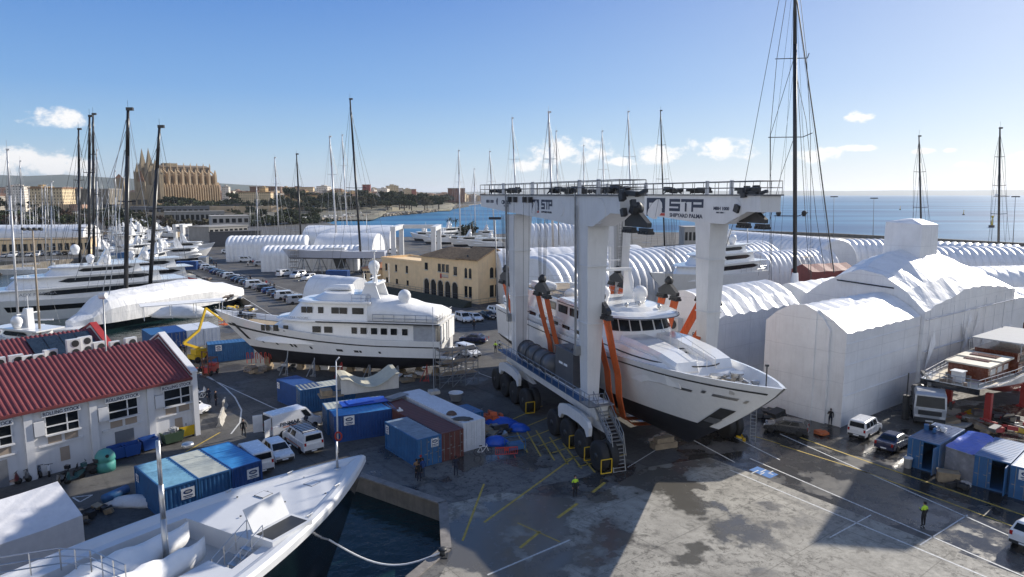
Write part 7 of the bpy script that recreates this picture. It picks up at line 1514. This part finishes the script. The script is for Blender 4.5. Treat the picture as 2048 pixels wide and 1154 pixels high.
# ================= the town =================
def ztown(x,y):
    s=-x*.1+0; return 2+13*exp(-(((x+470)/330)**2+((y-1000)/330)**2))+9*exp(-(((x+150)/300)**2+((y-1500)/350)**2))+max(0,(y-1500))*.012
b=MB().mat(0,True); nx,ny=46,26; vs=[];fs=[]
for j in range(ny+1):
    for i in range(nx+1):
        x=-1500+1440*i/nx; y=640+1900*j/ny; e=min(1,i/3,(nx-i)/4,j/4,(ny-j)/3); x=min(x,-.067*y-22 if y>1000 else -.11*y-60)
        vs.append((x,y,-.4+(ztown(x,y)+.3)*max(0,e)))
for j in range(ny):
    for i in range(nx): a=j*(nx+1)+i; fs.append((a,a+1,a+nx+2,a+nx+1))
b.add(vs,fs); b.build('hillside',landm,kind='structure')
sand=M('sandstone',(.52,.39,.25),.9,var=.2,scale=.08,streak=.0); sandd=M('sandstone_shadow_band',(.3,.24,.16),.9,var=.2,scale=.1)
def facade_mat(name,c,wc=(.06,.055,.05)):
    m=bpy.data.materials.new(name); m.use_nodes=True; nt=m.node_tree; N=nt.nodes; L=nt.links; bs=N['Principled BSDF']; bs.inputs['Roughness'].default_value=.85
    tc=N.new('ShaderNodeTexCoord'); sp=N.new('ShaderNodeSeparateXYZ'); L.new(tc.outputs['Object'],sp.inputs[0])
    ad=N.new('ShaderNodeMath'); L.new(sp.outputs['X'],ad.inputs[0]); L.new(sp.outputs['Y'],ad.inputs[1])
    def band(src,per,lo,hi):
        f=N.new('ShaderNodeMath'); f.operation='DIVIDE'; L.new(src,f.inputs[0]); f.inputs[1].default_value=per; g=N.new('ShaderNodeMath'); g.operation='FRACT'; L.new(f.outputs[0],g.inputs[0])
        a=N.new('ShaderNodeMath'); a.operation='GREATER_THAN'; L.new(g.outputs[0],a.inputs[0]); a.inputs[1].default_value=lo; c_=N.new('ShaderNodeMath'); c_.operation='LESS_THAN'; L.new(g.outputs[0],c_.inputs[0]); c_.inputs[1].default_value=hi; e=N.new('ShaderNodeMath'); e.operation='MULTIPLY'; L.new(a.outputs[0],e.inputs[0]); L.new(c_.outputs[0],e.inputs[1]); return e.outputs[0]
    u=N.new('ShaderNodeMath'); u.operation='MULTIPLY'; L.new(band(ad.outputs[0],2.6,.32,.66),u.inputs[0]); L.new(band(sp.outputs['Z'],2.9,.3,.75),u.inputs[1])
    ge=N.new('ShaderNodeNewGeometry'); sn=N.new('ShaderNodeSeparateXYZ'); L.new(ge.outputs['Normal'],sn.inputs[0]); lt=N.new('ShaderNodeMath'); lt.operation='LESS_THAN'; L.new(sn.outputs['Z'],lt.inputs[0]); lt.inputs[1].default_value=.5; u2=N.new('ShaderNodeMath'); u2.operation='MULTIPLY'; L.new(u.outputs[0],u2.inputs[0]); L.new(lt.outputs[0],u2.inputs[1])
    no=N.new('ShaderNodeTexNoise'); no.inputs['Scale'].default_value=.25; no.inputs['Detail'].default_value=5; L.new(tc.outputs['Object'],no.inputs['Vector']); r=N.new('ShaderNodeValToRGB'); r.color_ramp.elements[0].color=(*[k*.75 for k in c],1); r.color_ramp.elements[1].color=(*[k*1.1 for k in c],1); r.color_ramp.elements[0].position=.3; r.color_ramp.elements[1].position=.7; L.new(no.outputs['Fac'],r.inputs['Fac'])
    mx=N.new('ShaderNodeMix'); mx.data_type='RGBA'; L.new(u2.outputs[0],mx.inputs[0]); L.new(r.outputs['Color'],mx.inputs[6]); mx.inputs[7].default_value=(*wc,1); L.new(mx.outputs[2],bs.inputs['Base Color']); return m
FM={'cream':facade_mat('cream_facade',(.66,.52,.33)),'white':facade_mat('white_facade',(.74,.68,.6)),'ochre':facade_mat('ochre_facade',(.56,.38,.18)),'pink':facade_mat('pink_facade',(.52,.32,.23)),'grey':facade_mat('grey_facade',(.4,.37,.33)),'brown':facade_mat('brown_facade',(.2,.11,.07))}
tro=M('town_tile_roof',(.24,.13,.075),.9,var=.35,scale=.3); flat=M('flat_roof',(.3,.27,.23),.9,var=.3,scale=.2)
prot={}
for k in range(5):
    w_,d_,h_=[(14,12,11),(20,13,14),(11,11,17),(26,15,12),(16,16,22)][k]; b=MB(); b.bx(-w_/2,w_/2,-d_/2,d_/2,-6,h_)
    if k in (2,4): b.bx(-w_*.2,w_*.15,-2,3,h_,h_+2.6); b.bx(w_*.2,w_*.35,-3,-1,h_,h_+1.8)
    me_o=b.build('house',FM['cream'],label='proto',cat='house'); c=MB()
    if k in (0,1,3): c.loft([[(-w_/2-.5,-d_/2-.5,h_),(w_/2+.5,-d_/2-.5,h_),(w_/2+.5,d_/2+.5,h_),(-w_/2-.5,d_/2+.5,h_)],[(-w_*.3,-.2,h_+2.6),(w_*.3,-.2,h_+2.6),(w_*.3,.2,h_+2.6),(-w_*.3,.2,h_+2.6)]]); c.build('roof',tro,me_o)
    else: c.bx(-w_/2-.2,w_/2+.2,-d_/2-.2,d_/2+.2,h_,h_+.5); c.build('roof',flat,me_o)
    prot[k]=me_o
nH=0; keys=list(FM); r2=random.Random(11); used=[]
while nH<296:
    px=r2.uniform(-60,965); Y=r2.uniform(760,1500); X=(px-1024)/F*Y
    if px>780 and Y<1150+ (px-780)*2: continue
    if 225<px<480 and Y<1010: continue
    if px>470 and Y<1110: continue
    if any(abs(X-a)<15 and abs(Y-c)<15 for a,c in used): continue
    used.append((X,Y)); k=r2.choice([0,0,1,1,2,3,4] if Y<1300 else [0,1,2,3,4]); col=r2.choice(['cream','cream','white','white','ochre','ochre','pink','grey','brown'])
    o=prot[k] if nH<5 and False else copy_tree(prot[k]); kind_=['low tiled roofed','long tiled roofed','narrow flat roofed','wide tiled roofed','tall flat roofed'][k]
    part_='below the hill crest' if Y<1100 else 'on the skyline'; side_='left of the cathedral' if px<270 else ('right of the cathedral' if px<560 else 'above the seafront park')
    o['label']='%s %s house %s, %s'%(kind_,col,part_,side_); o['group']='%s %s houses %s %s'%(kind_,col,part_,side_); o['category']='house'
    o.location=(X,Y,ztown(X,Y)); o.rotation_euler=(0,0,r2.uniform(-.7,.7)); sc=r2.uniform(.75,1.25); o.scale=(sc,sc,r2.uniform(.75,1.2)*(.85 if Y<1000 else 1.05)); o.material_slots[0].link='OBJECT'; o.material_slots[0].material=FM[col]; nH+=1
tn=MB(); r3=random.Random(5); n_=0
while n_<1700:
    px=r3.uniform(-80,968); Y=r3.uniform(900,2100)
    if px>780 and Y<1250+(px-780)*2.5: continue
    if (px<480 and Y<1040) or (px>480 and Y<1090): continue
    X=(px-1024)/F*Y; w_,d_,h_=r3.uniform(7,17),r3.uniform(7,13),r3.uniform(6,14); a_=r3.uniform(-.7,.7); z_=ztown(X,Y); tn.c=r3.randrange(5); tn.box((X,Y,z_+h_/2-3),(w_,d_,h_+6),rz=a_); tn.c=5+r3.randrange(2); tn.box((X,Y,z_+h_+.4),(w_+.8,d_+.8,.9),rz=a_); n_+=1
    if r3.random()<.4: tn.c=0; tn.box((X+2,Y,z_+h_+1.8),(w_*.25,d_*.3,2.6),rz=a_)
tn.build('town_houses',[M('plaster_'+n,c,.85,var=.25,scale=.12) for n,c in (('cream',(.62,.5,.33)),('white',(.7,.66,.58)),('ochre',(.5,.35,.18)),('pink',(.46,.3,.22)),('grey',(.36,.33,.3)))]+[tro,flat],label='dense mass of small town houses beyond the nearer ones',cat='houses',kind='stuff')
for k in prot:
    for ch in list(prot[k].children): bpy.data.objects.remove(ch)
    bpy.data.objects.remove(prot[k])
def bigb(label,px0,px1,pyb,pyt,Y,m,dep=16,roof=tro,nm='town_building'):
    X0,zb=D(px0,pyb,Y); X1,_=D(px1,pyb,Y); _,zt=D(px0,pyt,Y); t=thing(nm,label,'building',(X0,Y,zb-3),R(6)); b=MB(); b.bx(0,X1-X0,0,dep,0,zt-zb+3); b.build('wall',m,t); c=MB(); c.bx(-.6,X1-X0+.6,-.6,dep+.6,zt-zb+3,zt-zb+4); c.build('roof',roof,t); return t
bigb('cream palace block right of the cathedral with dark roof',478,540,403,385,880,FM['cream']); bigb('pale long convent with tall end wall on the skyline',563,625,392,375,1250,FM['cream']); bigb('dark church with brown roof on the skyline',500,560,390,374,1200,FM['brown']); bigb('red brown tower block on the skyline, middle of the town',725,740,384,370,1300,M('red_tower',(.22,.06,.05),.85,var=.15)); bigb('grey white high rise pair on the skyline, left one',793,806,392,377,1400,FM['white'],roof=flat); bigb('red and white high rise on the seafront skyline',809,832,400,379,1350,M('red_white_block',(.3,.12,.1),.85,var=.5,scale=.2),roof=flat); bigb('red brown hotel block at the end of the seafront',896,930,402,377,1420,facade_mat('hotel_facade',(.24,.1,.06)),roof=flat); bigb('cream rectangular house by the seafront park',655,690,400,384,1050,FM['cream']); bigb('wide cream arcade building above the seafront trees',560,655,405,391,960,FM['ochre']); bigb('white terraced block above the seafront trees',780,800,405,392,1250,FM['white'],roof=flat); bigb('large pale mansion with broad tiled roof left of the dark masts',58,122,402,377,620,FM['cream'],dep=22); bigb('grey bastion wall at the foot of the old town',140,215,403,379,700,M('bastion_stone',(.18,.16,.13),.95,var=.25,scale=.1,bump=.4),dep=30,roof=flat,nm='bastion')
def walls(label,pts,Y,zt,m=sand):
    b=MB(); q=[(D(px,410,Y+dy)[0],Y+dy) for px,dy in pts]
    for a,c in zip(q[:-1],q[1:]): b.beam((a[0],a[1],zt/2-2),(c[0],c[1],zt/2-2),3,zt+4)
    return b.build('town_wall',m,label=label,cat='town wall')
walls('long sandstone rampart below the cathedral',[(330,60),(400,20),(470,0),(540,20),(620,60)],760,10); walls('lower pale sea wall below the rampart',[(250,30),(340,0),(440,-10),(520,10)],640,6,M('pale_stone_wall',(.4,.33,.24),.9,var=.2,scale=.1))
# ---- cathedral ----
ca=R(38); cu=Vector((sin(ca),cos(ca),0)); cc=thing('cathedral','great sandstone cathedral with rows of buttresses above the old town','cathedral',(-440,862,6),atan2(cu.y,cu.x))
b=MB(); b.bx(0,78,0,58,0,29); b.build('aisle_wall',sand,cc); b=MB(); b.bx(3,76,9,49,29,41); b.build('chapel_wall',M('recess_shade_sandstone',(.27,.2,.13),.95,var=.3,scale=.08),cc); b=MB(); b.bx(4,76,17,41,41,52); nv=b.build('nave_wall',M('recess_shade_sandstone',(.27,.2,.13),.95),cc); b=MB(); b.loft([[(4,16.5,52),(76,16.5,52),(76,41.5,52),(4,41.5,52)],[(4,28,55),(76,28,55),(76,30,55),(4,30,55)]]); b.build('nave_roof',M('old_lead_roof',(.22,.17,.12),.9,var=.2),cc)  # chapel and nave stone darkened as painted shade between the piers
def spirelet(mb,x,y,z,r,h): mb.loft([[(x-r,y-r,z),(x+r,y-r,z),(x+r,y+r,z),(x-r,y+r,z)],[(x-.05,y-.05,z+h),(x+.05,y-.05,z+h),(x+.05,y+.05,z+h),(x-.05,y+.05,z+h)]])
for k in range(24):
    x=2+k*3.25; b=MB(); b.bx(x-.55,x+.55,-3.2,0,0,26); b.bx(x-.45,x+.45,-2.2,0,26,29); spirelet(b,x,-1.2,29,.5,2.5); b.build('buttress',sand,cc)
for k in range(9):
    x=5+k*8.8; b=MB(); b.bx(x-1.3,x+1.3,2,9,29,43); b.bx(x-1,x+1,2.5,5,43,45.5); spirelet(b,x,3.7,45.5,1,4); b.build('great_pier',sand,cc)
    b=MB(); b.beam((x,5,42),(x,17,48),1.2,1.4); b.beam((x,5,37),(x,17,43),1.2,1.2); b.build('flying_buttress',sand,cc); b=MB(); b.bx(x-.6,x+.6,16,17.2,49,54); spirelet(b,x,16.6,54,.7,4); b.build('pinnacle',sand,cc)
for k in range(8):
    x=9.4+k*8.8; b=MB(); b.bx(x-1.3,x+1.3,8.9,8.99,32,39); b.build('tall_window',M('leaded_window',(.05,.045,.04),.5),cc); b=MB(); b.bx(x-1,x+1,16.9,16.99,44.5,50.5); b.build('tall_window',M('leaded_window',(.05,.045,.04),.5),cc)
for x,y,w_,h_,sp in ((-2,4,7,46,15),(-2,20,8,53,22),(-2,38,8,53,22),(-2,54,7,44,14),(1,-1,5,42,9)):
    b=MB(); b.bx(x-w_/2,x+w_/2,y-w_/2,y+w_/2,0,h_); 
    for a in (-1,1):
        for c in (-1,1): spirelet(b,x+a*w_*.42,y+c*w_*.42,h_,.6,4)
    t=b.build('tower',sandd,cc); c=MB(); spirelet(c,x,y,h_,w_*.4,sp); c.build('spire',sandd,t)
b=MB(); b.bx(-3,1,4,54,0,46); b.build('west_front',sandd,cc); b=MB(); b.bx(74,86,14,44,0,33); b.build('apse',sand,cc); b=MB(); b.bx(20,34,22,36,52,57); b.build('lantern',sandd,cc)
b=MB(); b.bx(-30,104,-14,-6,-6,6); b.build('terrace_wall',sand,cc)
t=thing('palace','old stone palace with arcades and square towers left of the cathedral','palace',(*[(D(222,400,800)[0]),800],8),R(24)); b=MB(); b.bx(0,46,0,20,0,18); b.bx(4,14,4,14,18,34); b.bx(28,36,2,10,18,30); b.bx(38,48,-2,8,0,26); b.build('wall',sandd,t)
for q_ in ((32,6,30,3.5,14),(9,9,34,4,5)): b=MB(); spirelet(b,*q_); b.build('roof',tro,t)
for k in range(6): b=MB(); b.bx(3+k*6,7+k*6,-.12,-.02,3,9); b.build('arch_opening',M('leaded_window',(.05,.045,.04),.5),t)
# ================= trees =================
lf={'dark':M('pine_foliage',(.025,.04,.016),.9,var=.45,scale=.5),'mid':M('park_foliage',(.045,.06,.022),.9,var=.45,scale=.5),'olive':M('dry_foliage',(.085,.075,.04),.9,var=.4,scale=.5),'red':M('bare_branches',(.1,.06,.04),.9,var=.3,scale=.5)}
bark=M('bark',(.09,.065,.045),.9,var=.3)
def tree_proto(seed,H_,Rw,m,clumps=16,leaves=46,flat_=.7,ls=.5):
    r=random.Random(seed); b=MB(); pts=[]
    for k in range(clumps):
        a=r.random()*6.28; q=Rw*sqrt(r.random())*.8; zz=H_*(.5+.42*r.random()*(1-q/Rw*.5)); pts.append((q*cos(a),q*sin(a),zz))
        cr=Rw*r.uniform(.25,.45)
        for i in range(leaves):
            d=Vector((r.gauss(0,1),r.gauss(0,1),r.gauss(0,.8))).normalized()*cr*r.random()**.4; p=Vector(pts[-1])+Vector((d.x,d.y,d.z*flat_)); u=Vector((r.gauss(0,1),r.gauss(0,1),r.gauss(0,1))).normalized(); v=u.cross(Vector((r.gauss(0,1),r.gauss(0,1),r.gauss(0,1)))).normalized(); s=ls*r.uniform(.6,1.4); b.quad(p-u*s-v*s*.6,p+u*s-v*s*.6,p+u*s+v*s*.6,p-u*s+v*s*.6)
    t=MB(); t.bar((0,0,-1),(0,0,H_*.45),Rw*.09,Rw*.05,n=6)
    for p in pts[:8]: t.bar((0,0,H_*.35),p,Rw*.04,Rw*.015,n=4)
    return b,t,m
def palm_proto():
    b=MB(); r=random.Random(3)
    for k in range(26):
        a=k*2.4; up=r.uniform(-.2,1.1); prev=Vector((0,0,8)); d=Vector((cos(a)*cos(up),sin(a)*cos(up),sin(up)))
        for j in range(4):
            nx=prev+d*.8; s=Vector((-sin(a),cos(a),0))*.28*(1-j*.2); b.quad(prev-s,prev+s,nx+s*.8-Vector((0,0,.1)),nx-s*.8-Vector((0,0,.1))); prev=nx; d=(d-Vector((0,0,.33))).normalized()
    t=MB(); t.bar((0,0,-.5),(.2,0,8),.22,.16,n=7); return b,t,'mid'
TP={}
for nm_,args in dict(pine=(1,11,5.5,'dark'),round=(2,9,4.5,'mid'),broad=(4,8,6,'mid'),dry=(5,8,4.5,'olive'),bare=(6,9,4.2,'red',14,26)).items():
    b,t,m=tree_proto(*args); TP[nm_]=(b,t,m)
TP['palm']=palm_proto()
cache={}
def tree(kind,x,y,z,s,label,group=None):
    if kind not in cache:
        b,t,m=TP[kind]; r=thing('palm_tree' if kind=='palm' else 'tree',label,'palm tree' if kind=='palm' else 'tree',(x,y,z)); b.build('crown',lf[m],r); t.build('trunk',bark,r); cache[kind]=r
    else: r=copy_tree(cache[kind],label=label); r.location=(x,y,z)
    r.scale=(s,s,s); r.rotation_euler=(0,0,rnd.random()*6.3)
    if group: r['group']=group
    elif 'group' in r: del r['group']
    return r
def scatter(n,px,py,kinds,label,group,s=(.8,1.3),z=None,Yr=None):
    for i in range(n):
        X_=rnd.uniform(*px)
        if Yr: Y=rnd.uniform(*Yr); X=(X_-1024)/F*Y
        else: X,Y=G(X_,rnd.uniform(*py))
        k=rnd.choice(kinds); tree(k,X,Y,ztown(X,Y)-1 if z is None else z,rnd.uniform(*s),label%dict(pine='dark pine',round='round green tree',broad='broad green tree',dry='dry olive tree',bare='bare brownish tree',palm='palm')[k],group+' ('+k+')')
scatter(60,(560,880),(417,427),['pine','round','broad','pine','dry'],'%s in the seafront park','trees of the seafront park',s=(1.3,2.1))
scatter(40,(470,640),(428,452),['round','broad','dry','pine'],'%s between the seafront road and the sheds','trees between the seafront road and the sheds',z=0,s=(.7,1.1))
scatter(26,(440,640),(418,432),['pine','round','broad'],'%s below the old town wall','trees below the old town wall',z=.5)
scatter(16,(330,405),None,['pine','broad'],'%s on the cathedral terrace','trees on the cathedral terrace',Yr=(800,835),z=8,s=(.9,1.5))
scatter(44,(-30,260),None,['round','pine','broad','dry','palm','bare'],'%s behind the far marina','trees behind the far marina',Yr=(440,620),z=0,s=(.9,1.5))
scatter(30,(-40,240),None,['pine','round','broad'],'%s among the left town houses','trees among the left town houses',Yr=(760,1100),s=(.9,1.5))
scatter(26,(130,345),(440,472),['dry','bare','round','palm'],'%s beside the long stores under the cathedral','trees beside the stores under the cathedral',z=0,s=(.7,1.1))
scatter(44,(440,900),None,['pine','round','broad'],'%s among the skyline houses','trees among the skyline houses',Yr=(900,1300),s=(1.0,1.6))
for i,(px,py) in enumerate(((900,470),(912,474),(945,482))): X,Y=G(px,py); tree('palm',X,Y,0,1.1,['left palm by the harbour water beyond the small hoist','middle palm by the harbour water beyond the small hoist','right palm close to the dark tree by the harbour'][i])
X,Y=G(936,480); tree('pine',X,Y,-2,1.0,'dark round tree by the palms at the harbour'); 
def belt(label,pxs,n,z0,hh,depth,m,seed):
    r=random.Random(seed); b=MB(); pts=[G(px,py) for px,py in pxs]
    segs=[(Vector(a),Vector(c)) for a,c in zip(pts[:-1],pts[1:])]; tot=sum((c-a).length for a,c in segs)
    for i in range(n):
        q=r.random()*tot
        for a,c in segs:
            if q<=(c-a).length: break
            q-=(c-a).length
        p=a.lerp(c,q/(c-a).length); p=p+Vector((r.uniform(-.3,.3),r.random()))*depth; rad=r.uniform(1.5,3.6); hgt=hh*(.55+.45*r.random())*(.8+.3*sin(p.x*.13)+.2*sin(p.x*.31+p.y*.2))
        for k in range(46):
            d=Vector((r.gauss(0,1),r.gauss(0,1),r.gauss(0,1))).normalized()*rad*r.random()**.4; c_=Vector((p.x,p.y,(ztown(p.x,p.y)-1 if p.y>700 else z0)+hgt*.6))+Vector((d.x,d.y,d.z*hgt*.14)); u=Vector((r.gauss(0,1),r.gauss(0,1),r.gauss(0,1))).normalized(); v=u.cross(Vector((0,0,1))).normalized(); s=r.uniform(.4,.9); b.quad(c_-u*s-v*s,c_+u*s-v*s,c_+u*s+v*s,c_-u*s+v*s)
    b.build('tree_belt',m,label=label,cat='trees',kind='stuff')
belt('dense dark tree belt of the seafront park',[(500,428),(600,430),(680,428),(760,423),(830,418),(905,410)],1300,0,12,60,lf['dark'],1)
belt('trees between the old stores and the town at left',[(-80,432),(60,430),(160,428),(250,426)],220,0,10,60,lf['mid'],6)
belt('scrub in front of the grey office blocks',[(250,462),(330,458),(400,452)],70,0,5,25,lf['olive'],7)
belt('dense green scrub between the seafront road and the far sheds',[(455,455),(520,452),(600,448),(640,446)],150,0,7,30,lf['mid'],2)
belt('scrub and trees below the cathedral terrace',[(250,440),(340,432),(420,428),(480,424)],170,0,8,40,lf['mid'],3)
belt('trees and palms behind the crowded far marina',[(-60,452),(60,448),(160,446),(250,444)],200,0,9,30,lf['olive'],4)
# seafront: promenade, rock armour, cars
b=MB(); rb=random.Random(5); cst=[Vector(p) for p in coast]
for a,c in zip(cst[:-1],cst[1:]):
    n=int((c-a).length/2.2)
    for i in range(n):
        for k in range(2): p=a.lerp(c,(i+rb.random())/n); nrm=Vector(((c-a).y,-(c-a).x)).normalized()*(rb.uniform(-1,7)); s=rb.uniform(1.6,3.2); b.box((p.x+nrm.x,p.y+nrm.y,rb.uniform(-1.4,.8)),(s,s*.8,s*.7),rz=rb.random()*3,rx=rb.random(),ry=rb.random())
b.build('rock_armour',M('breakwater_rock',(.3,.25,.19),.95,var=.35,scale=.2),label='rough rock armour along the curved seafront',cat='rock armour',kind='stuff')
b=MB()
for a,c in zip(cst[:-1],cst[1:]): d_=(c-a).normalized(); n_=Vector((-d_.y,d_.x))*7; b.beam((a.x+n_.x,a.y+n_.y,.5),(c.x+n_.x,c.y+n_.y,.5),9,1.2)
b.build('promenade',conc,kind='structure')
for i in range(16):
    t_=i/16*.6; p=cst[0].lerp(cst[3],t_); recar(rnd.choice(['hatch','van','suv']),'vehicle parked along the distant seafront promenade',0,0,30,rnd.choice(['white','white','silver','dark']),'vehicles along the seafront promenade').location=(p.x-22+rnd.uniform(-4,4),p.y+14,.9)
# breakwater wall at the right by the sea
b=MB()
for a,c in (((128,424),(180,384)),((180,384),(231,306)),((231,306),(330,170))): b.beam((a[0],a[1],.6),(c[0],c[1],.6),2.2,2.2)
b.build('breakwater',wallm,label='low stone breakwater between the sheds and the open sea',cat='breakwater')
for i,(px,py,s) in enumerate(((1800,420,1),(1983,455,1.5),(1927,430,1))):
    X,Y=G(px,py,-1.6); t=thing('buoy',['small dark buoy far out at sea, left one','yellow dark buoy nearest on the sea at right','faint distant buoy at sea'][i],'buoy',(X,Y,-1.6)); b=MB(); b.bar((0,0,-.5),(0,0,1.2*s),1.3*s,n=12); b.build('float',dark,t); b=MB(); b.bar((0,0,1.2*s),(0,0,5*s),.5*s,.2*s,n=6); b.ball((0,0,5.4*s),.6*s); b.build('topmark',yellow,t)
X,Y=D(2003,395,6000)[0],6000; t=thing('cargo_ship','grey cargo ship far away on the horizon at right','ship',(X,Y,-1.6)); b=MB(); b.loft([[(-60,-8,0),(60,-8,0),(60,8,0),(-60,8,0)],[(-66,-9,9),(68,-9,9),(68,9,9),(-66,9,9)]]); b.build('hull',dgrey,t); b=MB(); b.bx(-55,-38,-8,8,9,26); b.bx(-30,40,-7,7,9,13); b.build('superstructure',greyp,t)

# stays of the two thick dark masts, and craft and stores on the far left yard
for mi,(Y,lines_) in enumerate(((132,[((252,240),(176,572),.06),((252,262),(150,560),.06),((258,232),(300,470),.04),((250,300),(205,590),.08),((251,330),(218,590),.08)]),(143,[((318,285),(245,470),.05),((320,262),(372,520),.04),((316,330),(262,560),.05)]))):
    o=[x for x in bpy.data.objects if x.get('label','').startswith(('thick dark mast','thick leaning dark')[mi])][0]; c=MB()
    for a,q,r_ in lines_:
        xa,za=D(a[0],a[1],Y); xb,zb=D(q[0],q[1],Y-8); c.bar((xa-o.location.x,0,za),(xb-o.location.x,-8,zb),r_,n=4)
    c.build('stay',dark if mi else galv,o)
GY='yachts laid up on the far left yard'
src=[o for o in bpy.data.objects if o.get('label','').startswith('white cruiser laid up beyond the small hoist')][0]
src2=[o for o in bpy.data.objects if o.get('label','').startswith('little white launch by the breakwater')][0]
rc_=random.Random(9)
for i in range(22):
    px,py=rc_.uniform(190,345),rc_.uniform(462,528); X,Y=G(px,py); o=copy_tree(rc_.choice((src,src2)),label='white laid up yacht among the clutter of the far left yard',group=GY); o.location=(X,Y,0); o.rotation_euler=(0,0,rc_.uniform(0,6.3)); s=rc_.uniform(.8,1.3); o.scale=(s,s,s)
for i in range(14):
    px,py=rc_.uniform(200,420),rc_.uniform(470,530); X,Y=G(px,py); b=MB(); b.bx(-3,3,-1.2,1.2,0,2.6); b.bx(-3.05,3.05,-1.25,1.25,2.6,2.7); b.build('store_box',[cblue,cgrey,galv,wood][i%4],loc=(X,Y,0),rz=rc_.uniform(0,3),label='%s store box in the far left yard'%['blue','grey','metal','timber'][i%4],cat='store box',group='%s store boxes in the far left yard'%['blue','grey','metal','timber'][i%4])
for i in range(16):
    px,py=rc_.uniform(-20,250),rc_.uniform(470,480); recar(rc_.choice(['hatch','suv','van']),'vehicle parked behind the yellow marina store',px,py,rc_.uniform(0,360),rc_.choice(['white','silver','dark','blue']),'vehicles behind the yellow marina store')
# ================= air =================
hz_=bpy.data.materials.new('haze_air'); hz_.use_nodes=True; nt=hz_.node_tree; nt.nodes.clear(); o_=nt.nodes.new('ShaderNodeOutputMaterial'); v_=nt.nodes.new('ShaderNodeVolumePrincipled'); v_.inputs['Color'].default_value=(.86,.92,1,1); v_.inputs['Density'].default_value=4.5e-5; v_.inputs['Anisotropy'].default_value=.3; nt.links.new(v_.outputs[0],o_.inputs['Volume'])
MB().bx(-31000,31000,-320,41000,-6,320).build('haze',hz_,kind='stuff')
